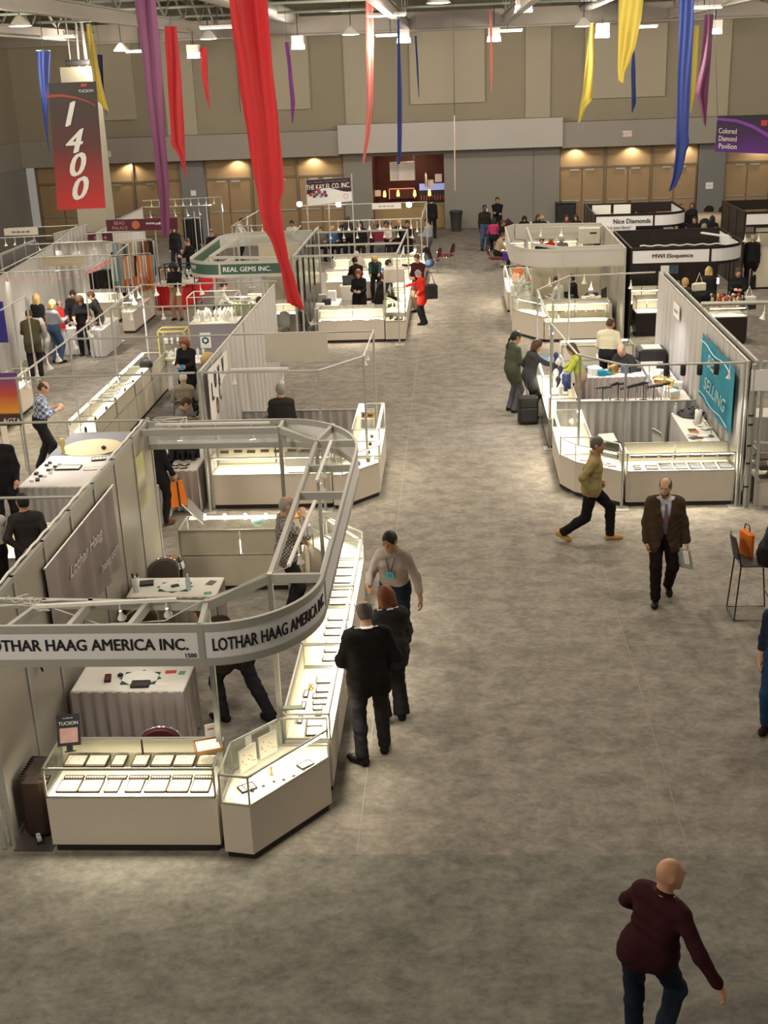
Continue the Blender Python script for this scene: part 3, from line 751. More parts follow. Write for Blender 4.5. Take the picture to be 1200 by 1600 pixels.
def person(label, loc, face, h=1.73, pose='stand', top=None, bottom=None, shoe=None, skin=None, hair=('short', 'brown'), bulk=1.0, fem=False, group=None, vox=.024, coat=False, name='person', sleeves=1.0):
    """a figure seen from afar: one body surface coloured by skin, top, trousers and shoes, with its hair as a child"""
    t = thing(name, label, 'person', loc, -RAD(face), group); key = (str(pose), round(h, 2), round(bulk, 2), fem, vox, coat, sleeves)
    if key not in BODYC:
        J = skeleton(h, pose, bulk, fem)
        pr = torso_prims(J, .014)+pelvis_prims(J, .012, 'top' if coat else 'bottom')+arm_prims(J, .012, end=sleeves)+leg_prims(J, .014, an=.012)+foot_prims(J, .006)+hand_prims(J, False)+head_prims(J, vox < .018)
        if sleeves < 1: pr += arm_prims(J, 0, 'skin')
        if coat: pr += [cap(J[k+'hip'], J[k+'hip']+(J[k+'kn']-J[k+'hip'])*.45, .10*J['s']+.02, .095*J['s']+.02, 'top') for k in 'lr']
        V, F_ = sdf_mesh(pr, vox, .012, clip=lambda X, d: np.maximum(d, -X[:, 2]))
        cen = V[F_].mean(1); D = dist_all(pr, cen); tg = [p[5] for p in pr]; ids = np.array([{'skin': 0, 'top': 1, 'bottom': 2, 'shoe': 3}[x] for x in tg])[D.argmin(0)]
        BODYC[key] = (J, V, F_, ids, None)
    J, V, F_, ids, me = BODYC[key]
    mats = [skin or SKIN, top, bottom or clothmat('black_trousers', (.018, .017, .02)), shoe or clothmat('black_shoe', (.015, .012, .012), rough=.4)]
    if me is None:
        o = mk_mesh('body', V, F_, mats, t, ids); BODYC[key] = (J, V, F_, ids, o.data)
    else:
        o = bpy.data.objects.new('body', me); C.objects.link(o); o.parent = t
    for i, m in enumerate(mats): o.material_slots[i].link = 'OBJECT'; o.material_slots[i].material = m
    if hair:
        hk = key+(hair[0],)
        if hk not in BODYC:
            P, cl = hair_sdf(J, hair[0]); HV, HF = sdf_mesh(P, min(vox, .014), .012, cl); BODYC[hk] = (HV, HF)
        HV, HF = BODYC[hk]; mk_mesh('hair', HV, HF, [hairmat(hair[1])], t)
    return t, J
def detailed_person(label, loc, face, h=1.76, pose='stand', shirt=None, trousers=None, shoes=None, skin=None, hair=('short', 'brown'), jacket=None, bulk=1.0, fem=False,
                    vox=.009, beard=None, tie=None, badge=None, open_jacket=False, short_sleeve=False, tucked=True, flare=0.0, hem=.20, lanyard=None, group=None, eyes=True):
    """a figure near the camera: full body with face and five-fingered hands, and each garment a mesh of its own"""
    t = thing('person', label, 'person', loc, -RAD(face), group); skin = skin or SKIN
    J = skeleton(h, pose, bulk, fem); s = J['s']; H, Uh, Rh, Fh = J['head'], J['Uh'], J['Rh'], J['Fh']; U, Fw, Rt = J['U'], J['Fw'], J['Rt']
    sock = [cap(H+Rh*sd*.031*s+Fh*.104*s+Uh*.004*s, H+Rh*sd*.031*s+Fh*.106*s+Uh*.004*s, .017*s, .017*s, 'x') for sd in (-1, 1)]
    mouth = cap(H+Fh*.104*s-Uh*.0625*s-Rh*.022*s, H+Fh*.104*s-Uh*.0625*s+Rh*.022*s, .003*s, .003*s, 'x')
    def cl(X, d): return np.maximum(np.maximum(np.maximum(d, -smin(dist_all(sock, X), .004)), -dist_all([mouth], X)[0]), -X[:, 2]+.003)
    pr = torso_prims(J)+pelvis_prims(J)+arm_prims(J)+leg_prims(J)+foot_prims(J, -.004)+head_prims(J, True)
    V, F_ = sdf_mesh(pr, vox, .011, cl, hand_prims(J, True)); mk_mesh('body', V, F_, [skin], t)
    if eyes:
        for sd in (-1, 1):
            e = H+Rh*sd*.031*s+Fh*.0835*s+Uh*.003*s
            MB().lathe([(.001, -.011*s), (.009*s, -.006*s), (.0112*s, 0), (.009*s, .006*s), (.001, .0105*s)], e, 10, Fh).build('eye', WPL, t)
            ec = e+Fh*.0092*s; MB().lathe([(.0001, .002*s), (.0052*s, .001*s), (.0055*s, -.001*s)], ec, 8, Fh).build('iris', INK, t)
            MB().tube([e+Fh*.014*s+Uh*.016*s-Rh*.016*s, e+Fh*.017*s+Uh*.0195*s, e+Fh*.013*s+Uh*.016*s+Rh*.016*s], .0035*s, 5).build('eyebrow', hairmat(hair[1] if hair else 'brown'), t)
    vo = vox*1.2
    neckc = J['neck']+U*.022*s
    # trousers
    tr = trousers or clothmat('black_trousers', (.018, .017, .02))
    P = pelvis_prims(J, .016)+leg_prims(J, .016+flare*.3, end=.985, an=.014+flare)+[cap(J['waist']-Rt*.06*s, J['waist']+Rt*.06*s, (.105*bulk)*s+.008, (.105*bulk)*s+.008, 'b')]
    anz = [(J[k+'an'], _n(J[k+'an']-J[k+'kn'])) for k in 'lr']
    def ct(X, d):
        d = np.maximum(d, (X-J['pel'])@U-.13*s)
        for a, dr in anz: d = np.where(np.linalg.norm(X-a, axis=1) < .16, np.maximum(d, (X-a)@dr-.022), d)
        return d
    V, F_ = sdf_mesh(P, vo, .012, lambda X, d: ct(X, folds(X, d))); mk_mesh('trousers', V, F_, [tr], t)
    FP = foot_prims(J, .007)
    for fp in (FP[:4], FP[4:]): V, F_ = sdf_mesh(fp, vox, .008, lambda X, d: np.maximum(d, -X[:, 2])); mk_mesh('shoe', V, F_, [shoes or clothmat('black_shoe', (.015, .012, .012), rough=.4)], t)
    # shirt
    if shirt:
        P = torso_prims(J, .011)+arm_prims(J, .012, end=.42 if short_sleeve else .93, wr=.006)
        if short_sleeve: P = torso_prims(J, .011)+[cap(J[k+'sh'], J[k+'sh']+(J[k+'el']-J[k+'sh'])*.7, .054*s+.014, .048*s+.018, 't') for k in 'lr']
        lowz = .03*s if tucked else -.13*s
        if not tucked or True: P += pelvis_prims(J, .034 if not tucked else .012)
        def cs_(X, d):
            d = np.maximum(d, -((X-J['pel'])@U-lowz)); 
            dd = (X-neckc)@_n(U+Fw*.35)-.004
            return np.where(np.linalg.norm(X-neckc, axis=1) < .115, np.maximum(d, dd), d)
        V, F_ = sdf_mesh(P, vo, .012, lambda X, d: cs_(X, folds(X, d))); mk_mesh('shirt', V, F_, [shirt], t)
        b = MB(); ring = []
        for k in range(15):
            a = RAD(20+320*k/14); r = .061*s; c = neckc-U*.004*s
            ring.append(c+(Fw*math.cos(a)*1.08+Rt*math.sin(a))*r+U*(.010-.018*math.cos(a))*s)
        v = [tuple(p-U*.014*s+(p-neckc)*.15) for p in ring]+[tuple(p+U*.016*s) for p in ring]+[tuple(p-U*.012*s+(p-neckc)*.34) for p in ring]
        n = len(ring); b.add(v, [(i, i+1, n+i+1, n+i) for i in range(n-1)]+[(n+i, n+i+1, 2*n+i+1, 2*n+i) for i in range(n-1)], True); b.build('collar', shirt, t)
    if jacket:
        P = torso_prims(J, .024)+arm_prims(J, .024, end=.93, wr=.008)+pelvis_prims(J, .032)
        hv = [cap(J[k+'hip']+np.array([0, 0, 0]), J[k+'hip']+(J[k+'kn']-J[k+'hip'])*.30, .098*s*bulk+.026, .100*s*bulk+.030, 't') for k in 'lr']; P += hv
        def cj(X, d):
            q = X-J['pel']; d = np.maximum(d, -(q@U+hem*s)); r_ = X-neckc
            d = np.where(np.linalg.norm(r_, axis=1) < .13, np.maximum(d, r_@_n(U+Fw*.35)-.002), d)
            if open_jacket:
                a = q@U; x = np.abs(q@Rt); f_ = q@Fw; wv = np.where(a > .02, .018+.055*np.clip((a-.02)/.42, 0, 1)*s, .018+np.clip(.02-a, 0, .2)*.35)
                d = np.maximum(d, np.minimum(np.minimum(wv-x, f_-.02), .1))
            return d
        V, F_ = sdf_mesh(P, vo, .016, lambda X, d: cj(X, folds(X, d))); mk_mesh('jacket', V, F_, [jacket], t)
        if open_jacket:
            for sd in (-1, 1):                                       # lapels
                b = MB(); pts = []
                for k in range(7):
                    u = k/6; a = .46*s-.40*s*u; y = (.095+.055*math.sin(PI*min(1, u*.9)))*s*1.02+.025+.02*(bulk-1)*8*u
                    x = (.075-.055*u)*s; pts.append((x, a, y))
                v = []
                for k, (x, a, y) in enumerate(pts):
                    wd = .045*s*math.sin(PI*min(1, (k+1.2)/7.4)); 
                    for dx, dy in ((0, 0), (wd, -.004)): v.append(tuple(J['pel']+U*a+Rt*sd*(x+dx)+Fw*(y+dy-(x+dx)*.25)))
                b.add(v, [(2*i, 2*i+1, 2*i+3, 2*i+2) for i in range(6)], True); b.build('lapel', jacket, t)
    if tie:
        b = MB(); v = []; n = 8
        for k in range(n+1):
            u = k/n; a = (.47-.44*u)*s; y = (.092+.045*math.sin(PI*min(1, .15+u*.8)))*s+.026+.12*(bulk-1)*min(1, u*2); w = (.012+.030*u)*s if k else .018*s
            if k == n: w = .004; a -= .03*s
            for sx in (-1, 1): v.append(tuple(J['pel']+U*a+Rt*sx*w+Fw*y))
        m = len(v); v += [tuple(np.array(p)-Fw*.006) for p in v]
        b.add(v, [(2*i, 2*i+1, 2*i+3, 2*i+2) for i in range(n)]+[(2*i+m, 2*i+2+m, 2*i+3+m, 2*i+1+m) for i in range(n)]+[(2*i, 2*i+2, 2*i+2+m, 2*i+m) for i in range(n)]+[(2*i+1, 2*i+1+m, 2*i+3+m, 2*i+3) for i in range(n)]); b.build('tie', tie, t)
    if hair:
        P, c_ = hair_sdf(J, hair[0]); V, F_ = sdf_mesh(P, vox, .010, c_); mk_mesh('hair', V, F_, [hairmat(hair[1])], t)
    if beard:
        P = [ell(H+Fh*.030*s-Uh*.070*s, np.array([.062, .066, .066])*s, [Rh, Fh, Uh], 'b'), cap(H+Fh*.076*s-Uh*.105*s, H+Fh*.08*s-Uh*.120*s, .027*s, .02*s, 'b'), cap(H+Fh*.096*s-Uh*.050*s-Rh*.02*s, H+Fh*.096*s-Uh*.050*s+Rh*.02*s, .0085*s, .0085*s, 'b')]
        cut = ell(H+Fh*.10*s-Uh*.020*s, np.array([.055, .06, .030])*s, [Rh, Fh, Uh], 'x')
        V, F_ = sdf_mesh(P, vox, .008, lambda X, d: np.maximum(np.maximum(d, -dist_all([cut], X)[0]), -((X-H)@Fh-.02*s))); mk_mesh('beard', V, F_, [hairmat(beard)], t)
    if lanyard or badge:
        ch = lambda a, y=.0: J['pel']+U*a*s+Fw*((.128+y)*s+.018)
        if lanyard:
            for sd in (-1, 1): MB().tube([neckc+Rt*sd*.058*s-U*.01*s, J['pel']+U*.44*s+Rt*sd*.05*s+Fw*(.10*s+.016), ch(.30)+Rt*sd*.012], .0045, 5).build('lanyard', lanyard, t)
        if badge:
            b = MB(); board(b, ch(.25, .012), Rt, U, .10, .085, .006); b.build('badge', badge, t)
            for q in (.018, 0, -.018): 
                b = MB(); board(b, ch(.25, .012)+Fw*.0042+U*q, Rt, U, .06, .006, .002); b.build('badge_print', INK, t)
    return t, J
# ------------------------------------------------------------------ the hall
def carpet_mat(name, a, b, c):
    m = bpy.data.materials.new(name); m.use_nodes = True; nt = m.node_tree; N = nt.nodes; L = nt.links; P = N['Principled BSDF']
    P.inputs['Roughness'].default_value = .95; P.inputs['Specular IOR Level'].default_value = .15
    tc = N.new('ShaderNodeTexCoord'); mp = N.new('ShaderNodeMapping'); mp.inputs['Scale'].default_value = (1.0, 1.25, 1); L.new(tc.outputs['Object'], mp.inputs['Vector'])
    def noise(sc, det=6, dist=0, src=None):
        n = N.new('ShaderNodeTexNoise'); n.inputs['Scale'].default_value = sc; n.inputs['Detail'].default_value = det; n.inputs['Distortion'].default_value = dist
        n.inputs['Roughness'].default_value = .65; L.new((src or mp).outputs[0], n.inputs['Vector']); return n
    n1 = noise(3.0, 8, .25); n2 = noise(11, 5, .3); n3 = noise(45, 3)
    r = N.new('ShaderNodeValToRGB'); e = r.color_ramp.elements; e[0].position = .36; e[0].color = (*a, 1); e[1].position = .60; e[1].color = (*b, 1)
    L.new(n1.outputs['Fac'], r.inputs[0])
    r2 = N.new('ShaderNodeValToRGB'); e = r2.color_ramp.elements; e[0].position = .34; e[0].color = (.74, .74, .75, 1); e[1].position = .62; e[1].color = (1.08, 1.07, 1.06, 1)
    L.new(n2.outputs['Fac'], r2.inputs[0])
    m1 = N.new('ShaderNodeMix'); m1.data_type = 'RGBA'; m1.blend_type = 'MULTIPLY'; m1.inputs['Factor'].default_value = .8
    L.new(r.outputs[0], m1.inputs['A']); L.new(r2.outputs[0], m1.inputs['B'])
    r3 = N.new('ShaderNodeValToRGB'); e = r3.color_ramp.elements; e[0].position = .3; e[0].color = (.90, .90, .90, 1); e[1].position = .7; e[1].color = (1.1, 1.1, 1.1, 1); L.new(n3.outputs['Fac'], r3.inputs[0])
    m2 = N.new('ShaderNodeMix'); m2.data_type = 'RGBA'; m2.blend_type = 'MULTIPLY'; m2.inputs['Factor'].default_value = .7
    L.new(m1.outputs['Result'], m2.inputs['A']); L.new(r3.outputs[0], m2.inputs['B']); L.new(m2.outputs['Result'], P.inputs['Base Color'])
    bp = N.new('ShaderNodeBump'); bp.inputs['Strength'].default_value = .25; bp.inputs['Distance'].default_value = .004; L.new(n3.outputs['Fac'], bp.inputs['Height']); L.new(bp.outputs[0], P.inputs['Normal'])
    return m
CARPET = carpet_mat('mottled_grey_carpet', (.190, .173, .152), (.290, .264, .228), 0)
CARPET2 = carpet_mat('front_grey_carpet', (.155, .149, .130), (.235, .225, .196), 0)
WY = 56.35
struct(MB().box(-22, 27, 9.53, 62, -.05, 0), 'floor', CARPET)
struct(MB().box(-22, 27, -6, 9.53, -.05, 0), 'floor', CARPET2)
SEAM = mat('carpet_seam_edge', (.33, .30, .26), .95)
struct(MB().box(-1.032, -1.024, 9.55, 34, 0, .003), 'trim_1', SEAM); struct(MB().box(2.078, 2.086, 9.55, 34, 0, .003), 'trim_2', SEAM)
struct(MB().box(1.86, 1.866, 9.55, 11.2, 0, .002), 'trim_3', SEAM)
UPW = mat('beige_block_wall', (.31, .275, .20), .85, var=.05, scale=1.2, bump=.15, bscale=14); UPP = mat('acoustic_wall_panel', (.42, .375, .285), .9, var=.03, scale=2)
LOW = mat('grey_painted_wall', (.27, .255, .23), .7, var=.04, scale=1); BAND = mat('grey_wall_band', (.31, .285, .25), .75, var=.03, scale=1); BANDL = mat('pale_wall_band', (.48, .45, .42), .7, var=.03, scale=1)
PILG = mat('blue_grey_pilaster', (.20, .205, .205), .7, var=.04); TAN = mat('tan_door_panel', (.34, .235, .13), .6, var=.05, scale=1.5); TAND = mat('tan_door_frame', (.20, .15, .095), .6)
CEILM = mat('roof_deck', (.12, .108, .092), .85, var=.08, scale=.6); STEEL = mat('painted_roof_steel', (.21, .185, .155), .6, var=.06, scale=1)
b = MB(); b.box(-22, 27, WY, WY+.3, 4.45, 12); struct(b, 'wall_back', UPW)
b = MB()
for x0, x1 in ((-5.05, -3.76), (-.5, 4.68), (10.83, 12.0)): b.box(x0, x1, WY-.02, WY+.35, 0, 3.5)
b.box(-3.76, -.5, WY-.02, WY+.35, 3.3, 3.5); struct(b, 'wall_back_lower', LOW)
b = MB(); b.box(3.5, 3.53, WY-.04, WY-.019, 0, 3.45); struct(b, 'trim_4', TAND)
b = MB(); b.box(-12.54, -11.45, WY-.05, WY+.3, 0, 3.5); b.box(10.83, 12.0, WY-.06, WY+.3, 0, 3.5); struct(b, 'wall_pilaster', PILG)
struct(MB().box(-17.46, -5.15, WY-.75, WY+.1, 3.42, 4.5), 'trim_5', BAND); struct(MB().box(-5.15, 4.72, WY-.95, WY+.1, 3.5, 4.72), 'trim_6', BANDL)
struct(MB().box(4.72, 27, WY-.75, WY+.1, 3.42, 4.5), 'trim_7', BAND); struct(MB().box(-19.8, -17.46, WY-.2, WY+.1, 3.3, 4.45), 'trim_8', BAND)
for i, (x0, x1, z0, z1) in enumerate(((-16.9, -14.24, 5.25, 8.6), (-9.49, -6.37, 5.43, 8.5), (-1.92, 1.36, 5.45, 8.45), (5.7, 9.2, 5.42, 8.4), (14.6, 18, 5.4, 8.4))):
    o = struct(MB().box(x0, x1, WY-.16, WY-.001, z0, z1), 'wall_panel', UPP)
for x0, x1 in ((-12.91, -11.55), (-4.82, -3.7), (3.14, 4.22), (10.84, 11.95)): struct(MB().box(x0, x1, WY-.12, WY-.001, 4.5, 9.6), 'wall_panel', UPP)
struct(MB().box(-20.1, -19.8, -6, WY+.3, 4.45, 12), 'wall_left', UPW); struct(MB().box(-20.1, -19.8, -6, WY+.3, 0, 4.45), 'wall_left_lower', LOW)
struct(MB().box(-19.8, -19.74, 20, WY, 3.3, 4.45), 'trim_9', BAND)
struct(MB().box(26.7, 27, -6, WY+.3, 0, 12), 'wall_right', UPW)
struct(MB().box(-22, 27, -6, 62, 9.9, 10.1), 'ceiling', CEILM)
dn = 0
for bx0, bx1, nd in ((-19.3, -12.54, 6), (-11.45, -5.05, 6), (4.68, 10.83, 6), (12.0, 18.2, 6)):
    struct(MB().box(bx0, bx1, WY+.24, WY+.34, 0, 3.5), 'wall_bay', TAN)
    b = MB(); 
    for k in range(4): x = bx0+(bx1-bx0)*k/3; b.box(x-.05, x+.05, WY+.12, WY+.24, 0, 3.42)
    b.box(bx0, bx1, WY+.14, WY+.24, 2.48, 2.56); struct(b, 'trim_%d' % (20+dn), TAND)
    for k in range(nd):
        x0 = bx0+(bx1-bx0)*k/nd+.035+(.03 if k % 2 == 0 else 0); x1 = bx0+(bx1-bx0)*(k+1)/nd-.035-(.03 if k % 2 else 0); dn += 1
        d = struct(MB().box(x0, x1, WY+.17, WY+.22, .02, 2.46), 'door_%d' % dn, TAN)
        MB().box(x0+.08, x1-.08, WY+.10, WY+.13, 1.02, 1.09).box(x0+.1, x0+.16, WY+.12, WY+.175, 1.02, 1.09).box(x1-.16, x1-.1, WY+.12, WY+.175, 1.02, 1.09).build('push_bar', ALU, d)
        MB().box(x0+.1 if k % 2 else x1-.5, x0+.5 if k % 2 else x1-.1, WY+.12, WY+.17, 2.36, 2.44).build('door_closer', ALU, d)
for i, (x, y0) in enumerate(((-14.9, WY), (-9.9, WY), (-6.4, WY), (5.4, WY), (7.9, WY), (10.2, WY), (13.6, WY))):
    lamp('SPOT', 'soffit_light', (x, WY-.05, 3.38), 75, (1, .86, .6), .06, (x, WY+.2, 0), 140, .5)
# door in the left wall
d = struct(MB().box(-19.79, -19.74, 48.8, 50.6, 0, 2.6), 'door_90', mat('grey_steel_door', (.20, .185, .165), .6)); MB().box(-19.75, -19.70, 49.8, 50.3, 1.0, 1.06).build('push_bar', ALU, d)
fx = thing('fire_extinguisher', 'red fire extinguisher on the grey left wall beside the door', 'fire extinguisher', (-19.66, 48.2, 1.0))
MB().lathe([(.02, 0), (.07, .02), (.07, .38), (.03, .44), (.02, .48)], n=12).build('cylinder', REDC, fx); MB().tube([(0, 0, .45), (.08, 0, .42), (.1, 0, .2)], .012).build('hose', BLACK, fx)
# roof steel
b = MB(); b.box(-20, 27, 50.2, 50.5, 8.30, 8.36); b.box(-20, 27, 50.33, 50.37, 8.3, 9.0); struct(b, 'trim_40', STEEL)
for i, p in enumerate(((64, 0), (365, 65), (595, 0), (820, 0), (1010, 0))):
    x = [-9.0, -14.2, -1.75, 1.95, 8.2][i]
    b = MB(); b.box(x-.11, x+.11, 14, 50.3, 8.36, 8.42); b.box(x-.012, x+.012, 14, 50.3, 8.42, 8.7); b.box(x-.09, x+.09, 14, 50.3, 8.7, 8.74)
    y = 15.0; k = 0
    while y < 50: b.bar((x, y, 8.74), (x, y+1.4, 9.6), .06, .06, (1, 0, 0)); b.bar((x, y+1.4, 9.6), (x, y+2.8, 8.74), .06, .06, (1, 0, 0)); y += 2.8
    b.box(x-.08, x+.08, 14, 50.3, 9.6, 9.68); struct(b, 'trim_%d' % (41+i), STEEL)
for i, y in enumerate((22, 27, 32, 37, 42, 46)):
    b = MB(); b.box(-20, 27, y-.07, y+.07, 9.3, 9.36); b.box(-20, 27, y-.06, y+.06, 9.8, 9.88)
    x = -19.
    while x < 26: b.bar((x, y, 9.34), (x+.6, y, 9.82), .035, .035, (0, 1, 0)); b.bar((x+.6, y, 9.82), (x+1.2, y, 9.34), .035, .035, (0, 1, 0)); x += 1.2
    struct(b, 'trim_%d' % (50+i), STEEL)
for i, (x, z, r) in enumerate(((-11.2, 9.1, .35), (-6.2, 9.0, .28), (12.0, 9.1, .35), (5.0, 8.9, .18))):
    o = MB().tube([(x, 16, z), (x, 50, z)], r, 14).build('air_duct', mat('galvanised_duct', (.36, .34, .31), .45, .5), None)
    prop(o, ['round air duct under the roof left of the long purple streamer', 'slimmer round air duct above the big red streamer', 'round air duct under the roof at the right, beyond the blue streamer', 'thin pipe duct under the roof above the yellow streamers'][i], 'duct')
for i, (y, z) in enumerate(((30, 9.05), (34.5, 8.95), (40, 9.0), (44, 8.9))):
    o = MB().tube([(-19, y, z), (26, y, z)], .045, 8).build('sprinkler_pipe', mat('green_grey_pipe', (.28, .33, .27), .5), None)
    prop(o, '%s green-grey sprinkler pipe crossing under the roof, counted from the camera' % ORD[i], 'pipe', 'sprinkler pipes under the roof')
# white column behind the numbered banner
o = struct(MB().box(-14.32, -13.2, 46, 47.1, 0, 7.45), 'trim_60', mat('white_column_paint', (.50, .47, .38), .7)); o.name = 'column'
hb = thing('duct_fitting', 'cluster of pipes and brackets on top of the white column', 'bracket', (-13.75, 46.5, 7.45))
MB().tube([(-.3, 0, 0), (-.3, 0, 2.3)], .04).tube([(0, 0, 0), (.1, 0, 2.4)], .05).tube([(.3, 0, 0), (.25, 0, 2.4)], .07).build('pipe', mat('dark_pipe_paint', (.09, .085, .075), .6), hb); MB().tube([(-.45, -.1, .15), (.45, -.1, .15)], .1).build('coupling', BLACK, hb)
# pull cord hanging from the roof at the middle
prop(MB().tube([pY(708, -20, 40), pY(710, 180, 40)], .012, 6).build('pull_rope', BLACK, None), 'thin dark cord hanging from the roof in the middle of the hall', 'cord')
prop(MB().tube([pY(710, 180, 40)+Vector((0, .03, 0)), pY(711, 298, 40)+Vector((0, .03, 0))], .022, 6).build('cord_pull', mat('pale_rope', (.45, .36, .30), .8), None), 'pale rope end of the cord hanging in the middle of the hall', 'rope')

# ceiling lamps
def bay_lamp(p, Y, label, kind):
    c = pY(p[0], p[1], Y); t = thing('ceiling_lamp', label, 'lamp', c, 0, 'lamps under the roof')
    if kind == 'square':
        MB().box(-.22, .22, -.22, .22, .16, .46).build('housing', LAMPW, t)
        MB().lathe([(.02, -.02), (.26, -.02), (.24, .16), (.02, .16)], n=4).build('diffuser', emat('cool_high_bay_glow', (.86, .84, 1), 26), t)
    elif kind == 'round':
        MB().lathe([(.05, .30), (.12, .26), (.32, .02)], n=16, cap=False).build('shade', LAMPW, t); MB().lathe([(.02, .0), (.26, .01), (.28, .05)], n=16).build('diffuser', emat('warm_high_bay_glow', (1, .80, .62), 16), t)
    else:
        MB().box(-.55, .55, -.14, .14, .03, .10).build('housing', LAMPW, t); MB().box(-.52, .52, -.12, .12, .0, .03).build('diffuser', emat('green_tube_glow', (.66, 1, .80), 3.2), t)
    MB().tube([(0, 0, .1), (0, 0, max(.3, 9.3-c.z))], .02, 6).build('hanger', BLACK, t)
for p, Y, k, w in (((466, 76), 49, 'square', 'left of the pink streamer'), ((631, 66), 49, 'square', 'beside the thin blue streamer'), ((772, 64), 49, 'square', 'right of the thin pink streamer'),
                   ((941, 58), 47, 'square', 'between the two yellow streamers'), ((1117, 52), 49, 'square', 'beside the purple streamer on the right'), ((303, 90), 49, 'square', 'beside the small red streamer'),
                   ((818, 18), 38, 'square', 'near the roof beam above the middle'), ((604, 26), 36, 'tube', 'under the roof right of the pink streamer'), ((1100, 14), 40, 'tube', 'at the upper right'),
                   ((32, 42), 36, 'round', 'nearest the upper left corner'), ((326, 62), 44, 'round', 'under the beam right of the red streamer'), ((190, 80), 48, 'round', 'left of the purple streamer'), ((219, 82), 49, 'tube', 'just behind the purple streamer'),
                   ((548, 55), 46, 'round', 'left of the pink streamer, warm coloured'), ((685, 6), 34, 'round', 'at the top beside the roof beam'), ((912, 42), 46, 'round', 'orange-tinted above the yellow streamer'), ((793, 50), 48, 'tube', 'under the beam in the middle'),
                   ((92, 60), 42, 'tube', 'behind the roof lattice at the left'), ((340, 45), 40, 'tube', 'greenish, under the roof deck'), ((610, 57), 48, 'tube', 'left of the thin blue streamer'), ((1003, 44), 47, 'tube', 'right of the wide yellow streamer')):
    bay_lamp(p, Y, {'square': 'bright white high bay lamp ', 'round': 'round warm ceiling lamp ', 'tube': 'flat strip ceiling lamp '}[k]+w, k)

# ------------------------------------------------------------------ streamers hanging from the roof
def streamer(label, Y, left, right, col, folds=2.5, seed=1, trans=.25):
    """a long cloth strip: left/right edges sampled down its length at the distance Y"""
    nm = 'streamer_'+col[0]; m = MATS.get(nm)
    if not m:
        m = mat(nm, col[1], .6, var=.10, scale=2); 
        nt = m.node_tree; P = nt.nodes['Principled BSDF']; tl = nt.nodes.new('ShaderNodeBsdfTranslucent'); tl.inputs[0].default_value = (*col[1], 1)
        mx = nt.nodes.new('ShaderNodeMixShader'); mx.inputs[0].default_value = .22; nt.links.new(P.outputs[0], mx.inputs[1]); nt.links.new(tl.outputs[0], mx.inputs[2]); nt.links.new(mx.outputs[0], nt.nodes['Material Output'].inputs[0])
    ys = sorted(set([p[1] for p in left]+[p[1] for p in right])); y0, y1 = min(p[1] for p in left), max(p[1] for p in left)
    def at(pl, y):
        if y <= pl[0][1]: return pl[0][0]
        for a, c in zip(pl, pl[1:]):
            if y <= c[1]: u = (y-a[1])/(c[1]-a[1]); u = u*u*(3-2*u)*.35+u*.65; return a[0]+(c[0]-a[0])*u
        return pl[-1][0]
    rn = random.Random(seed); ph = [rn.random()*6 for _ in range(4)]; n = 48; w = 16; v = []; f = []
    for j in range(n+1):
        y = y0+(y1-y0)*j/n; a, c = at(left, y), at(right, y); A = pY(a, y, Y); B = pY(c, y, Y); W = (B-A).length
        for i in range(w+1):
            u = i/w; P = A.lerp(B, u); dy = .11*min(W, .8)*math.sin(u*folds*2*PI+ph[0]+.9*math.sin(j/n*5+ph[1]))+.05*W*math.sin(u*7+j*.16+ph[2]); P.y += dy; v.append(P)
    for j in range(n):
        for i in range(w): k = j*(w+1)+i; f.append((k+w+1, k+w+2, k+1, k))
    t = thing('streamer', label, 'streamer', pY((left[0][0]+right[0][0])/2, y0, Y))
    MB().add(v, f, True).build('cloth', m, t, world=True)
    MB().tube([v[0], v[w]], .012, 6).build('top_rod', ALU, t, world=True)
    c = (Vector(v[0])+Vector(v[w]))/2; MB().tube([c, (c.x, c.y, 9.9 if c.z < 9.8 else c.z+.1)], .006, 5).build('cord', BLACK, t, world=True)
RED_, PUR, BLU, YEL, PNK = ('red', (.52, .03, .035)), ('purple', (.155, .045, .115)), ('blue', (.008, .02, .115)), ('yellow', (.36, .28, .04)), ('pink', (.62, .17, .15))
DPU = ('deep_purple', (.13, .02, .16)); NAV = ('navy', (.01, .01, .06))
streamer('large wrinkled red streamer, the biggest of all, hanging over the left booths', 19.5, [(350, -60), (358, 10), (372, 120), (389, 236), (405, 330), (412, 362), (424, 376), (440, 430), (449, 477), (475, 485)], [(414, -60), (420, 10), (426, 90), (436, 190), (443, 270), (444, 295), (438, 315), (442, 350), (450, 400), (462, 440), (476, 486)], RED_, 1.7, 3)
streamer('long purple streamer left of the big red one', 27, [(203, -60), (210, 0), (226, 120), (240, 230), (250, 320), (253, 372)], [(238, -60), (243, 0), (252, 100), (258, 210), (264, 290), (265, 364), (258, 374)], PUR, 1.6, 5)
streamer('red streamer between the purple one and the small red one', 35, [(257, 41), (262, 120), (268, 226), (278, 240), (286, 262), (291, 282)], [(276, 41), (283, 120), (288, 220), (290, 262), (292, 283)], RED_, 1.5, 6)
streamer('small red streamer hanging highest of the red ones', 43, [(311, 74), (314, 110), (320, 145), (327, 171)], [(323, 74), (325, 120), (328, 172)], RED_, 1.2, 8)
streamer('narrow deep purple streamer against the wall panel right of the big red one', 43, [(445, 65), (450, 110), (454, 160), (456, 192)], [(451, 65), (456, 110), (461, 160), (458, 193)], DPU, 1, 9)
streamer('long pink streamer with ragged foot over the café front', 37, [(570, -40), (572, 60), (574, 160), (571, 210), (566, 256)], [(582, -40), (584, 60), (583, 160), (581, 170), (579, 205), (569, 258)], PNK, 1.4, 10)
streamer('thin pink streamer near the middle of the back wall', 44, [(765, 16), (766, 100), (767, 144)], [(768, 16), (770, 100), (768, 146)], PNK, 1, 12)
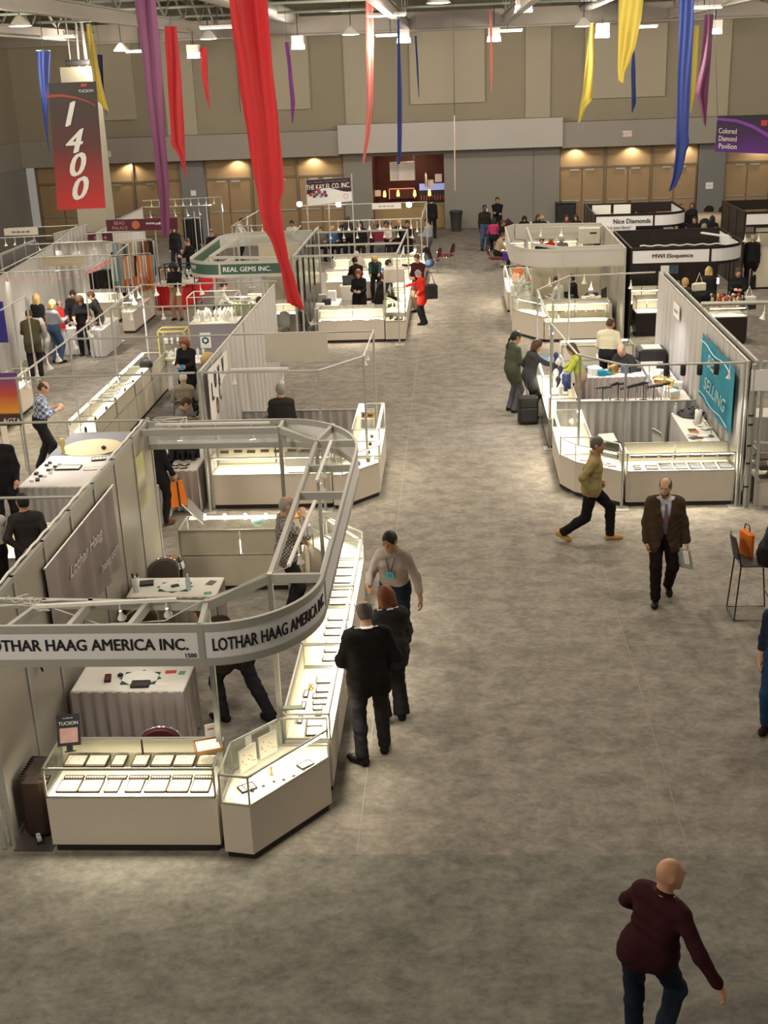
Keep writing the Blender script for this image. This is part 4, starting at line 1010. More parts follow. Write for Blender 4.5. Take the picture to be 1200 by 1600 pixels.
streamer('long thin blue streamer in front of the café', 34, [(621, 28), (621, 150), (621, 257)], [(624, 28), (628, 150), (628, 205), (627, 250), (622, 260)], BLU, 1, 14)
streamer('short very thin blue streamer beside the middle wall panel', 44, [(648, 55), (651, 110), (654, 152)], [(651, 55), (654, 110), (655, 153)], BLU, 1, 15)
streamer('slim yellow streamer over the right doors', 37, [(921, 36), (918, 70), (911, 140), (905, 175), (903, 192)], [(928, 34), (927, 90), (925, 155), (914, 170), (908, 188), (903, 195)], YEL, 1.3, 16)
streamer('wide yellow streamer at the top right', 25, [(968, -50), (966, 30), (965, 100), (966, 125), (970, 129)], [(1012, -50), (1004, 20), (994, 70), (985, 95), (976, 115), (974, 131)], YEL, 1.6, 17)
streamer('short blue streamer beside the wide yellow one', 44, [(989, 70), (986, 110), (987, 150), (987, 176)], [(991, 66), (993, 110), (994, 160), (988, 178)], BLU, 1, 18)
streamer('broad royal blue streamer, longest on the right side', 24, [(1061, -50), (1060, 50), (1058, 160), (1055, 240), (1051, 275), (1045, 299)], [(1084, -50), (1084, 40), (1078, 160), (1076, 212), (1078, 222), (1072, 240), (1066, 268), (1056, 292), (1046, 300)], BLU, 1.4, 19)
streamer('narrow yellow streamer behind the broad blue one', 42, [(1083, 40), (1081, 110), (1078, 176)], [(1092, 40), (1090, 90), (1087, 140), (1080, 177)], YEL, 1, 20)
streamer('plum streamer right of the broad blue one', 36, [(1101, 22), (1096, 90), (1087, 145), (1095, 168), (1099, 190), (1102, 198)], [(1115, 20), (1112, 80), (1106, 150), (1104, 185), (1103, 199)], PUR, 1.3, 21)
streamer('blue streamer beside the tall numbered banner', 38, [(56, 79), (61, 130), (69, 190), (74, 225), (77, 238)], [(78, 79), (77, 120), (74, 180), (75, 215), (78, 240)], BLU, 1.3, 22)
streamer('yellow streamer touching the numbered banner at the right', 40, [(135, 38), (138, 80), (146, 130), (151, 155), (162, 168), (169, 174)], [(142, 36), (150, 85), (158, 125), (164, 150), (170, 175)], YEL, 1.2, 23)
streamer('dark navy sliver of a streamer behind the yellow one at the left', 41, [(152, 85), (157, 130), (164, 165), (166, 180)], [(160, 85), (162, 130), (166, 165), (167, 181)], NAV, 1, 24)

# ------------------------------------------------------------------ hanging signs
def gradient_mat(name, stops, axis='Z'):
    m = bpy.data.materials.new(name); m.use_nodes = True; nt = m.node_tree; P = nt.nodes['Principled BSDF']; P.inputs['Roughness'].default_value = .5
    tc = nt.nodes.new('ShaderNodeTexCoord'); sp = nt.nodes.new('ShaderNodeSeparateXYZ'); nt.links.new(tc.outputs['Generated'], sp.inputs[0])
    r = nt.nodes.new('ShaderNodeValToRGB'); nt.links.new(sp.outputs[axis], r.inputs[0]); e = r.color_ramp.elements
    e[0].position, e[0].color = stops[0][0], (*stops[0][1], 1); e[1].position, e[1].color = stops[-1][0], (*stops[-1][1], 1)
    for p, c in stops[1:-1]: x = e.new(p); x.color = (*c, 1)
    nt.links.new(r.outputs[0], P.inputs['Base Color']); return m
Y = 33.
c4 = [pY(*p, Y) for p in ((90, 328), (165, 325), (150, 127), (75, 130))]
t = thing('aisle_banner', 'tall dark red hanging banner with white number 1400', 'banner', ((c4[0]+c4[1])/2))
n = Vector((0, .02, 0)); v = c4+[p+n for p in c4]
MB().add(v, [(0,1,2,3),(7,6,5,4),(0,4,5,1),(1,5,6,2),(2,6,7,3),(3,7,4,0)]).build('cloth', gradient_mat('numbered_banner_print', [(0, (.55, .03, .03)), (.2, (.36, .028, .028)), (.5, (.10, .022, .022)), (.75, (.045, .018, .016)), (1, (.018, .014, .012))]), t, world=True)
ux, uz = (c4[1]-c4[0]).normalized(), (c4[3]-c4[0]).normalized()
for ch, px_ in (('1', (110, 178)), ('4', (117, 220)), ('0', (122, 257)), ('0', (126, 294))):
    flat_text(ch, pY(*px_, Y-.03), ux, uz, .60, t, INKW, shear=.3, name='digit', bold=.035)
sw = MB(); A = [pY(*p, Y-.012) for p in ((72, 148), (96, 147), (118, 151), (136, 157), (149, 164))]; Bq = [pY(*p, Y-.012) for p in ((73, 153), (96, 151), (118, 154), (136, 159), (149, 166))]
sw.add(A+Bq, [(i+5, i+6, i+1, i) for i in range(4)]); sw.build('red_arc', mat('banner_red_arc', (.4, .05, .03), .5), t, world=True)
flat_text('TUCSON', pY(134, 142, Y-.03), ux, uz, .07, t, INKW); board(MB(), (0,0,0), ux, uz, .1, .1)
bb = MB(); board(bb, pY(131, 133, Y-.02), ux, uz, .16, .07, .005); bb.build('emblem', mat('emblem_red', (.5, .06, .04), .5), t, world=True)
MB().tube([c4[3], c4[3]+Vector((0, 0, 2.9))], .008, 5).tube([c4[2], c4[2]+Vector((0, 0, 2.9))], .008, 5).build('cable', BLACK, t, world=True)
Y = 33.
c4 = [pY(*p, Y) for p in ((1117, 237), (1262, 243), (1262, 178), (1121, 181))]
t = thing('aisle_banner', 'wide purple hanging banner reading Colored Diamond Pavilion', 'banner', ((c4[0]+c4[1])/2))
v = c4+[p+n for p in c4]; MB().add(v, [(0,1,2,3),(7,6,5,4),(0,4,5,1),(1,5,6,2),(2,6,7,3),(3,7,4,0)]).build('cloth', gradient_mat('purple_banner_print', [(0, (.13, .02, .30)), (.5, (.06, .018, .10)), (1, (.02, .014, .02))]), t, world=True)
ux, uz = (c4[1]-c4[0]).normalized(), Vector((0, 0, 1))
for s_, p in (('Colored', (1123, 204)), ('Diamond', (1123, 216)), ('Pavilion', (1123, 228))): flat_text(s_, pY(*p, Y-.03), ux, uz, .13, t, INKW, width=.46, align='l')
A = [pY(*p, Y-.012) for p in ((1121, 184), (1150, 186), (1175, 194), (1200, 208), (1225, 226))]; Bq = [pY(*p, Y-.012) for p in ((1121, 188), (1150, 191), (1175, 200), (1200, 215), (1222, 233))]
MB().add(A+Bq, [(i+5, i+6, i+1, i) for i in range(4)]).build('violet_arc', mat('banner_violet_arc', (.22, .06, .42), .5), t, world=True)
bb = MB(); board(bb, pY(1194, 192, Y-.02), ux, uz, .16, .14, .005); bb.build('emblem', MATS['emblem_red'], t, world=True)
MB().tube([c4[3], c4[3]+Vector((-.3, 0, 3.4))], .006, 5).tube([c4[2], c4[2]+Vector((0, 0, 3.4))], .006, 5).build('cable', BLACK, t, world=True)
for i, (px_, w_) in enumerate((((980, 209), 'over the right-hand doors'), ((166, 241), 'over the left-hand doors'))):
    c = pY(*px_, WY-.8); t = thing('exit_sign', 'small exit sign on the wall band '+w_, 'sign', (c.x, WY-.78, c.z))
    MB().box(-.2, .2, -.03, .03, -.12, .12).build('housing', LAMPW, t); flat_text('EXIT', (0, -.036, 0), (1, 0, 0), (0, 0, 1), .13, t, mat('exit_red', (.6, .03, .03), .5), world=False)

# ------------------------------------------------------------------ café opening in the back wall
cf = thing('cafe_counter', 'café service counter with green top in the back wall opening', 'counter', (-2.1, WY+.6, 0))
MB().box(-1.64, 1.58, -.1, .5, 0, 1.0).build('front', mat('cafe_maple', (.40, .27, .13), .5), cf); MB().box(-1.66, 1.6, -.16, .55, 1.0, 1.06).build('counter_top', mat('cafe_green_top', (.24, .30, .10), .4), cf)
struct(MB().box(-3.76, -.5, WY+3.2, WY+3.3, 0, 3.5), 'wall_cafe_back', mat('cafe_dark_red_wall', (.085, .018, .014), .6)); struct(MB().box(-3.86, -3.76, WY+.3, WY+3.3, 0, 3.5).box(-.5, -.4, WY+.3, WY+3.3, 0, 3.5).box(-3.8, -.4, WY+.3, WY+3.3, 3.5, 3.6), 'wall_cafe_side', MATS['cafe_dark_red_wall'])
t = thing('menu_board', 'large white menu board on the dark red café wall', 'menu board', (-2.43, WY+1.2, 2.52)); MB().box(-.58, -.005, -.02, .02, -.42, .42).build('panel', PAPER, t); MB().box(.005, .58, -.02, .02, -.42, .42).build('panel', PAPER, t)
b = MB()
for k in range(9):
    for sx in (-.5, .08): b.box(sx, sx+.4, -.026, -.021, .33-k*.085, .345-k*.085)
b.build('menu_lines', mat('menu_grey_print', (.3, .3, .3), .7), t)
for i, px_ in enumerate(((601, 303), (622, 302), (648, 302), (671, 301))):
    c = pY(*px_, WY+.9); t = thing('pendant_lamp', 'glowing orange pendant lamp, %s of four over the café counter' % ordn(i, 4), 'lamp', c, 0, 'orange pendant lamps of the café')
    MB().lathe([(.035, .14), (.05, .1), (.07, -.1), (.055, -.14)], n=12).build('shade', emat('orange_pendant_glow', (1, .32, .05), 9), t); MB().tube([(0, 0, .14), (0, 0, 3.45-c.z)], .008, 5).build('cord', BLACK, t)
lamp('POINT', 'cafe_light', (-2.1, WY+1.4, 3.0), 60, (1, .7, .45), .2)
for i, (px_, w, h, m, nm, lb) in enumerate((((666, 281), .16, .62, mat('steel_urn', (.6, .56, .48), .3, .8), 'coffee_urn', 'tall shiny coffee urn on the café shelf'), ((685, 278), .32, .36, PAPER, 'price_card', 'upper white price card at the right of the café'), ((673, 286), .26, .3, PAPER, 'price_card', 'lower white price card beside the coffee urn'), ((590, 302), .3, .28, PAPER, 'price_card', 'white notice at the left end of the café'))):
    c = pY(*px_, WY+1.5); o = (MB().lathe([(w/2, -h/2), (w/2, h*.35), (w*.3, h/2)], n=12) if i == 0 else MB().box(-w/2, w/2, -.02, .02, -h/2, h/2)).build(nm, m); o.location = c; prop(o, lb, 'urn' if i == 0 else 'card')
t = thing('drink_cooler', 'dark drink cooler with a lit blue front strip at the right of the café', 'cooler', (pY(676, 315, WY+2.4).x, WY+2.4, 0)); MB().box(-.65, .65, -.35, .35, 0, 1.9).build('body', BLACK, t); MB().box(-.6, .6, -.37, -.35, 1.55, 1.85).build('lit_header', emat('cooler_header_glow', (.25, .3, .6), .8), t); 
b = MB(); rn = random.Random(3)
for r_ in range(3):
    for k in range(9): b.lathe([(.035, 0), (.035, .16), (.015, .22)], (-.52+k*.13, -.36, .3+r_*.4), 6)
b.build('drink', mat('drink_label_mix', (.35, .1, .06), .4, var=.9, scale=14), t)
t = thing('wall_menu', 'red-framed lit menu panel behind the pendant lamps', 'menu board', (pY(628, 303, WY+2.9).x, WY+2.9, pY(628, 303, WY+2.9).z)); MB().box(-.6, .6, -.03, .03, -.22, .25).build('panel', mat('menu_brown', (.10, .03, .02), .5), t); MB().bar((-.6, -.04, .25), (.6, -.04, .25), .03, .03).bar((-.6, -.04, -.22), (-.6, -.04, .25), .03, .03).bar((.6, -.04, -.22), (.6, -.04, .25), .03, .03).build('frame', emat('menu_frame_glow', (1, .25, .15), 1.2), t)
t = thing('trash_can', 'dark round waste bin against the grey back wall', 'bin', pz(713, 361, 0)); MB().lathe([(.22, 0), (.28, .78), (.30, .80), (.30, .88), (.26, .9)], n=18).build('body', mat('dark_bin_plastic', (.05, .05, .05), .5), t); MB().lathe([(.305, .78), (.305, .86)], n=18, cap=False).build('rim', BLACK, t)
# ------------------------------------------------------------------ booth 1500 at the front left (x -4.4..-1.33, y 9.55..16.1)
FH0, FH1 = 2.03, 2.44
def partition(label, x, ys, m, seed=0, ax='y', z=2.44, name='booth_partition', rail=None, extra=()):
    t = thing(name, label, 'partition', (x, ys[0], 0) if ax == 'y' else (ys[0], x, 0)); rail = rail or ALUP
    for i in range(len(ys)-1):
        a, c = ys[i]+.025, ys[i+1]-.025; b = MB()
        (b.box(x-.012, x+.012, a, c, .05, z-.06) if ax == 'y' else b.box(a, c, x-.012, x+.012, .05, z-.06)); b.build('panel', m, t, world=True)
    for y in ys:
        b = MB(); (b.box(x-.025, x+.025, y-.025, y+.025, 0, z) if ax == 'y' else b.box(y-.025, y+.025, x-.025, x+.025, 0, z)); b.build('post', rail, t, world=True)
    b = MB(); (b.box(x-.022, x+.022, ys[0], ys[-1], z-.06, z) if ax == 'y' else b.box(ys[0], ys[-1], x-.022, x+.022, z-.06, z)); b.build('top_rail', rail, t, world=True)
    b = MB(); (b.box(x-.022, x+.022, ys[0], ys[-1], 0, .06) if ax == 'y' else b.box(ys[0], ys[-1], x-.022, x+.022, 0, .06)); b.build('bottom_rail', rail, t, world=True)
    return t
WX = -4.40
partition('grey hard wall of the front left booth, running back from its front post', WX, [9.68+.935*i for i in range(8)], GREYP)
# header band with rounded front and back corners
hp = [(-6.2, 9.5), (-2.31, 9.5)]+arc(-2.31, 10.55, .98, 1.05, -90, 0, 18)[1:]+[(-1.31, 14.6)]+arc(-2.45, 14.6, 1.14, 1.5, 0, 90, 18)[1:]+[(-4.40, 16.1)]
hd = fascia('grey and white curved header band reading LOTHAR HAAG AMERICA INC. over the front left booth', hp, FH0, FH1, SIGNW, ALUP, [(-2.31, 9.5, 0), (-1.33, 10.62, PI/2), (-2.45, 16.1, 0)], rail_h=.075)
Lh = path_len(hp); joint = 3.89
path_text('LOTHAR HAAG AMERICA INC.', hp, joint-.12, (FH0+FH1)/2+.01, .11, hd, width=1.86, off=.012, align='r', bold=.022)
path_text('LOTHAR HAAG AMERICA INC.', hp, joint+.10, (FH0+FH1)/2, .12, hd, width=1.42, off=.012, align='l', bold=.022)
path_text('1500', hp, joint-.05, FH0+.105, .04, hd, off=.012, align='r')
# inner square truss and posts
P1, P2, P3, P4 = (-2.35, 10.0), (-1.85, 10.62), (-1.87, 15.05), (-2.45, 15.72)
t = thing('booth_truss', 'square metal truss frame inside the header of the front left booth', 'booth frame', (P1[0], P1[1], 0))
for p in (P1, P2, P3, P4): 
    b = MB(); b.box(p[0]-.025, p[0]+.025, p[1]-.025, p[1]+.025, 0, 2.44)
    for q in (-.012, .012): b.box(p[0]+q-.003, p[0]+q+.003, p[1]-.029, p[1]-.025, 0, 2.44)
    b.build('post', ALU, t, world=True)
for a, c in (((-4.40, 10.12), P1), (P1, P2), (P2, P3), (P3, P4), (P4, (-4.40, 15.72)), (P2, (-1.33, 10.62)), (P1, (-2.31, 9.52)), (P3, (-1.34, 15.05)), (P3, (-1.72, 15.85)), (P4, (-2.45, 16.08)), ((-1.85, 13.0), (-1.33, 13.0)), ((-3.45, 10.1), (-3.5, 9.52)), ((-2.9, 10.06), (-2.95, 9.52)), ((-3.9, 10.1), (-4.05, 9.52)), ((-1.86, 14.0), (-1.33, 14.0))):
    MB().bar((*a, 2.385), (*c, 2.385), .045, .09).build('beam', ALUP, t, world=True)
# lamp tracks
def track(label, a, c, z=2.46): return prop(MB().bar((*a, z), (*c, z), .035, .03).build('lamp_track', LAMPW), label, 'lamp track')
track('white lamp track lying on the front truss of the header booth', (-3.9, 9.86), (-2.62, 9.98)); track('white lamp track on the right truss, front one of two', (-1.68, 10.75), (-1.62, 12.6)); track('white lamp track on the right truss, rear one of two', (-1.68, 13.3), (-1.66, 14.9)); track('white lamp track along the back of the header booth', (-4.2, 15.86), (-2.6, 15.84))
spot_row((-3.35, 9.9, 2.44), (-2.5, 9.98, 2.44), 2, '# white can lamp behind the header lettering', (0, .3, -1), 'lamps over the front left booth', size=1.0, arm=.06, power=26)
spot_row((-1.66, 10.9, 2.44), (-1.64, 12.6, 2.44), 2, '# bell lamp of two on the front right track of the header booth', (.15, 0, -1), 'lamps over the front left booth', power=22)
spot_row((-1.67, 13.3, 2.44), (-1.66, 14.9, 2.44), 3, '# bell lamp of three on the rear right track of the header booth', (.1, 0, -1), 'lamps over the front left booth', power=18)
spot_row((-4.1, 15.8, 2.44), (-2.6, 15.8, 2.44), 3, '# bell lamp of three on the header booth back track', (0, -.1, -1), 'lamps over the front left booth', power=14)
def cable(pts, label, r=.006, m=None, name='power_cable'): return prop(MB().tube(pts, r, 5).build(name, m or WPL), label, 'cable')
rn = random.Random(5)
def tangle(c, n, R_, label, m=None, name='cable_tangle', r=.005, zf=.4):
    rr = random.Random(int(c[0]*100)); pts = [Vector(c)+Vector((rr.uniform(-R_, R_), rr.uniform(-R_, R_)*.6, rr.uniform(-R_, R_)*zf)) for _ in range(n)]
    out = []
    for i in range(len(pts)-1):
        for k in range(5):
            u = k/5; p0, p1, p2, p3 = pts[max(0, i-1)], pts[i], pts[i+1], pts[min(len(pts)-1, i+2)]
            out.append(.5*((2*p1)+(p2-p0)*u+(2*p0-5*p1+4*p2-p3)*u*u+(3*p1-p0-3*p2+p3)*u**3))
    return prop(MB().tube(out, r, 5).build(name, m or WPL), label, 'cable')
tangle((-4.1, 9.95, 2.48), 14, .20, 'tangle of white cable on top of the wall at the front left'); tangle((-3.85, 9.95, 2.47), 9, .16, 'loose loop of white cable beside the front lamp track')
tangle((-4.0, 15.9, 2.47), 14, .25, 'bundle of cream cable on the back rail of the header booth')
cable([(-3.75, 9.9, 2.42), (-3.3, 9.8, 2.30), (-2.7, 9.8, 2.33), (-2.35, 9.98, 2.46), (-2.1, 10.3, 2.44), (-1.9, 10.58, 2.44), (-1.7, 10.8, 2.42)], 'white cable sagging along the front truss to the corner')
cable([(-2.45, 15.7, 2.46), (-2.1, 15.3, 2.44), (-1.86, 15.0, 2.46)], 'cream cable across the rear corner of the truss')
cable([(-4.43, 9.72+.18*i, 2.46+.012*(i % 2)) for i in range(36)], 'ribbed cable taped along the top of the grey hard wall', .016, WPL, 'power_cable')
# cases at the front and along the aisle
FX0, FX1 = -3.965, -2.33
showcase('white glass-topped showcase at the very front left, under the 1500 sign', FX0, FX1, 9.57, 10.13, h=.92, deck=.60, power=11, shelf=(.0, .24, .74, -.79, .79))
cc = [(-2.27, 9.47), (-1.99, 9.42), (-1.33, 10.27), (-1.36, 10.50), (-1.84, 10.50), (-2.26, 10.03)]
cx, cyy = -1.84, 10.0
glass_case([(x-cx, y-cyy) for x, y in cc], 'slanted corner showcase beside the front case of the header booth', (cx, cyy, 0), h=.92, deck=.60, rear=None, tubes=[((-.12, -.50), (.46, .20))], power=7)
ycuts = (10.56, 12.14, 13.74, 15.32)
for i in range(3):
    showcase('white aisle showcase of the header booth, '+('nearest the camera of three' if i == 0 else 'middle of three' if i == 1 else 'farthest of three'), -1.81, -1.345, ycuts[i]+.01, ycuts[i+1]-.01, h=.92, deck=.62, front='+x', power=9, group='aisle showcases of the header booth')
c2 = [(-1.81, 15.36), (-1.345, 15.36), (-1.37, 15.62), (-1.95, 16.28), (-2.2, 16.05), (-2.1, 15.8)]
glass_case([(x+1.7, y-15.75) for x, y in c2], 'slanted glass corner case at the rear of the header booth', (-1.7, 15.75, 0), h=.92, deck=.62, tubes=[((.3, -.35), (-.2, .42))], power=6)
showcase('cream-backed counter case across the back of the header booth, seen from behind', -4.0, -2.25, 15.72, 16.30, h=.94, deck=.55, front='+y', body=CREAM, power=8)
b = MB()
for k in range(5): b.lathe([(.018, 0), (.018, .03)], (-3.75+k*.3, 16.24, .955), 10)
for k in range(5): prop(MB().lathe([(.012, 0), (.022, .02), (.018, .035)], (0, 0, 0), 10).build('puck_light', BULB), '%s of five small bright lights along the back counter glass' % ordn(k, 5), 'light', 'puck lights on the back counter').location = (-3.72+k*.3, 16.25, .945)
lamp('AREA', 'counter_glow', (-3.1, 16.0, 1.25), 6, (1, .9, .7), .5)
TRAYN = mat('dark_tan_tray_rim', (.10, .07, .04), .6)
# trays in the front case
for k, (u, w) in enumerate(((.12, .2), (.24, .2), (.35, .13), (.45, .15), (.59, .2), (.74, .2), (.9, .17))):
    x = FX0+.07+(FX1-FX0-.14)*(k+.5)/7
    tray((x, 9.745, .602), w*1.03, .20, 0, 'white-padded jewelry tray, %s of the front row in the front left case' % ordn(k, 7), 'front row of trays in the front left case', gems=5, rim=TRAYN, h=.025)
    tray((x+.02, 9.965, .742), w*1.02, .19, 0, 'white-padded jewelry tray, %s of the back row in the front left case' % ordn(k, 7), 'back row of trays in the front left case', gems=5, rim=TRAYN, h=.03)
for k in range(7):
    x = FX0+.07+(FX1-FX0-.14)*(k+.5)/7
    tray((x, 9.90, .602), .19, .06, 0, 'narrow ring tray, %s behind the front row in the front left case' % ordn(k, 7), 'narrow ring trays in the front left case', slots=7)
# corner case contents
tray((-2.06, 9.72, .602), .16, .12, .6, 'small black-edged tray at the left end of the slanted corner case', slots=3, gems=3); tray((-1.55, 10.12, .602), .15, .10, .75, 'black-edged earring tray at the right end of the slanted corner case', gems=2)
t = thing('display_board', 'left white upright board of hanging jewelry in the corner case', 'display', (-2.10, 10.06, .61), .95); MB().box(-.11, .11, -.01, .01, 0, .24).build('board', DECK, t)
b = MB(); rn = random.Random(9)
for k in range(9): x, z = rn.uniform(-.09, .09), rn.uniform(.05, .2); b.lathe([(.002, 0), (.008, .006), (.002, .012)], (x, -.02, z), 6)
b.build('jewelry', GOLD, t)
clone(t, (-1.94, 10.30, .61), .85, 'right white upright board of hanging jewelry in the corner case')
t = thing('ring_stand', 'little gold ring display on the deck of the corner case', 'display', (-1.86, 9.95, .602)); MB().lathe([(.02, 0), (.015, .01), (.006, .05), (.012, .08), (.004, .10)], n=10).build('stem', GOLD, t)
rn = random.Random(12)
for k in range(6): prop(MB().lathe([(.016, 0), (.018, .006), (.008, .014)], (0, 0, 0), 8).build('ring_box', TRAYB), '%s of six tiny dark ring boxes across the corner case deck' % ordn(k, 6), 'box', 'ring boxes in the corner case').location = (-2.0+.09*k, 9.66+.075*k+rn.uniform(-.03, .05), .603)
# aisle cases: trays
spec = [(10.72, .18, .17), (10.9, .16, .17), (11.07, .07, .07), (11.2, .1, .1), (11.32, .17, .1), (11.46, .17, .1), (11.62, .16, .16), (11.82, .16, .15)]
for k, (y, w, d) in enumerate(spec):
    tray((-1.52-.02*(k % 2), y, .622), w, d, .05, 'white tray, %s from the front in the nearest aisle case' % ORD[k], 'trays in the nearest aisle case', slots=4 if d < .12 else 0, gems=2)
for k, y in enumerate((10.95, 11.25, 11.5)): tray((-1.70, y, .622), .05, .14, .0, 'slim bracelet box, %s from the front in the nearest aisle case' % ORD[k], 'slim boxes in the nearest aisle case', name='bracelet_box', cat='box')
for k, (y, s_) in enumerate(((12.34, 0), (12.56, 0), (12.78, 0), (13.0, 6), (13.2, 8), (13.42, 6))): tray((-1.52, y, .622), .26 if s_ else .17, .13, .02, 'wide tray, %s from the front in the middle aisle case' % ORD[k], 'trays in the middle aisle case', slots=s_, gems=3)
for k, y in enumerate((13.88, 14.1, 14.34, 14.56, 14.8, 15.08)): tray((-1.54, y, .622), .28, .13, .02, 'wide white tray, %s from the front in the farthest aisle case' % ORD[k], 'trays in the farthest aisle case', slots=8 if k % 2 else 0, gems=3)
prop(MB().lathe([(.03, 0), (.034, .02), (.008, .03), (.03, .06)], (0, 0, 0), 10).build('flower_brooch', GOLD), 'gold flower ornament in the nearest aisle case', 'ornament').location = (-1.66, 11.62, .622)
flat_item('folded_cloth', 'pale green folded cloth on the glass of the nearest aisle case', 'cloth', (-1.72, 10.68, .921), .2, .07, .1, mat('pale_green_cloth', (.45, .52, .38), .8), .015)
# things on top of the front case
t = thing('counter_card', 'black tilted counter sign with a pink picture on the front left case', 'sign', (-3.78, 9.86, .92), .18); t.rotation_euler[0] = -.5
MB().box(-.11, .11, -.006, .006, .06, .36).build('card', BLACK, t); MB().box(-.085, .085, -.009, -.006, .09, .23).build('picture', mat('pink_photo_print', (.55, .33, .30), .5, var=.35, scale=14), t); MB().box(-.05, .05, .0, .08, 0, .012).bar((0, .01, .01), (0, .01, .08), .06, .01).build('stand', BLACK, t)
flat_text('TUCSON', (0, -.008, .275), (1, 0, 0), (0, 0, 1), .032, t, INKW, world=False); blurred_print(t, (0, -.008, .325), (1, 0, 0), (0, 0, 1), .10, .010, 3, INKW, 3)
t = thing('card_box', 'shallow tan box of leaflets on the right end of the front left case', 'box', (-2.45, 9.93, .922), .35); t.rotation_euler[0] = .12
b = MB()
for x0, x1, y0, y1 in ((-.13, .13, -.1, -.09), (-.13, .13, .09, .1), (-.13, -.12, -.1, .1), (.12, .13, -.1, .1)): b.box(x0, x1, y0, y1, 0, .045)
b.box(-.13, .13, -.1, .1, 0, .008); b.build('tray', mat('tan_box_card', (.50, .27, .10), .7), t); MB().box(-.11, .11, -.08, .08, .01, .035).build('leaflets', PAPER, t)
bb = MB(); board(bb, (.05, .10, .12), (1, 0, 0), (0, .15, 1), .11, .14, .004); bb.build('card', PAPER, t); bb = MB(); board(bb, (.05, .096, .14), (1, 0, 0), (0, .15, 1), .06, .012, .002); bb.build('red_print', mat('red_print', (.6, .05, .04), .6), t)
# suitcase, power strip
t = thing('suitcase', 'dark ribbed hard suitcase standing between the grey wall and the front case', 'suitcase', (-4.18, 10.0, 0)); b = MB(); b.bbox(-.13, .13, -.24, .24, .05, .68, .05)
for k in range(9): b.box(-.137, .137, -.19+k*.045, -.178+k*.045, .08, .66)
b.build('shell', mat('dark_suitcase_shell', (.032, .018, .013), .4), t)
for sx in (-1, 1):
    for sy in (-1, 1): MB().lathe([(.03, -.015), (.03, .015)], (sx*.09, sy*.17, .03), 10, (1, 0, 0)).build('wheel', BLACK, t)
MB().tube([(-.08, .1, .68), (-.08, .1, .72), (.08, .1, .72), (.08, .1, .68)], .01).build('handle', BLACK, t)
t = thing('power_strip', 'power strip with white plugs on the floor in the wall corner', 'power strip', (-4.17, 9.74, 0), .5); MB().box(-.03, .03, -.1, .1, 0, .035).build('body', BLACK, t)
for k in range(3): MB().box(-.02, .02, -.07+k*.055, -.035+k*.055, .035, .07).build('plug', WPL, t)
cable([(-4.15, 9.8, .03), (-4.05, 9.9, .02), (-4.12, 10.0, .02), (-4.0, 9.85, .02)], 'cream cord curling on the floor by the power strip', .007)
prop(MB().box(-4.36, -3.98, 9.56, 9.8, 0, .012).build('floor_plate', mat('dark_floor_plate', (.06, .05, .05), .6)), 'dark floor plate at the foot of the grey wall', 'floor plate')
prop(MB().bar((-4.50, 9.62, 1.1), (-4.46, 9.60, .02), .05, .05).bar((-4.50, 9.62, 2.44), (-4.50, 9.62, 1.1), .05, .05).build('corner_post', ALUP), 'pale front post with taped cords outside the grey wall', 'post')
# tables inside
skirted_table('white-topped table with pleated taupe skirt near the front of the header booth', -4.27, -3.02, 11.40, 12.0, .74, TANDR, seed=3)
skirted_table('white-topped table with taupe skirt farther back in the header booth', -4.30, -3.13, 13.88, 14.5, .74, TANDR, seed=8)
def octagon(label, loc, r=.17):
    t = thing('jewelry_scale_pad', label, 'pad', loc, 0); MB().prism([(r*math.cos(RAD(22.5+45*k))*1.25, r*math.sin(RAD(22.5+45*k))) for k in range(8)], .004, .012).build('pad', PAPER, t)
    MB().prism([(r*1.4*math.cos(RAD(90*k)), r*1.15*math.sin(RAD(90*k))) for k in range(4)], 0, .004).box(-r*1.15, r*1.15, -r*.85, r*.85, 0, .003).build('under_pad', mat('dark_green_felt', (.02, .10, .07), .9), t); return t
octagon('octagonal white pad over green felt on the front table', (-3.56, 11.68, .741)); octagon('octagonal white pad over green felt on the rear table', (-3.72, 14.18, .741))
tray((-3.52, 11.52, .741), .2, .13, .05, 'black tray on the front table', pad=TRAYB, h=.03); tray((-3.92, 11.66, .741), .07, .15, .2, 'small brown case on the front table', pad=MAROON, rim=MAROON, name='pouch', cat='pouch', h=.03)
flat_item('red_notebook', 'small red-edged card on the front table', 'card', (-3.25, 11.82, .741), .12, .06, .1, mat('red_print', (.6, .05, .04), .6), .008); flat_item('green_card', 'green card on the front table', 'card', (-3.12, 11.80, .741), .07, .08, 0, GREEN, .004); flat_item('white_slip', 'long white slip of paper on the front table', 'paper', (-3.32, 11.55, .741), .2, .07, -.2, PAPER, .002)
prop(MB().lathe([(.03, 0), (.034, .015), (.02, .03)], (0, 0, 0), 10).build('loupe', BLACK), 'small black loupe on the front table', 'loupe').location = (-3.80, 11.74, .741)
flat_item('calculator', 'black calculator lying on the octagonal pad of the rear table', 'calculator', (-3.72, 14.18, .754), .1, .07, .5, BLACK, .012); flat_item('picture_card', 'dark framed photo card on the rear table', 'card', (-3.27, 14.3, .741), .1, .14, -.3, mat('dark_photo_print', (.10, .09, .07), .4, var=.7, scale=20), .006)
flat_item('green_card', 'green card at the front edge of the rear table', 'card', (-3.25, 13.97, .741), .1, .08, .2, GREEN, .004); flat_item('dark_box', 'flat black box at the left of the rear table', 'box', (-4.12, 14.28, .741), .18, .14, .2, BLACK, .03)
bottle('clear water bottle standing on the rear table', (-3.52, 14.08, .741))
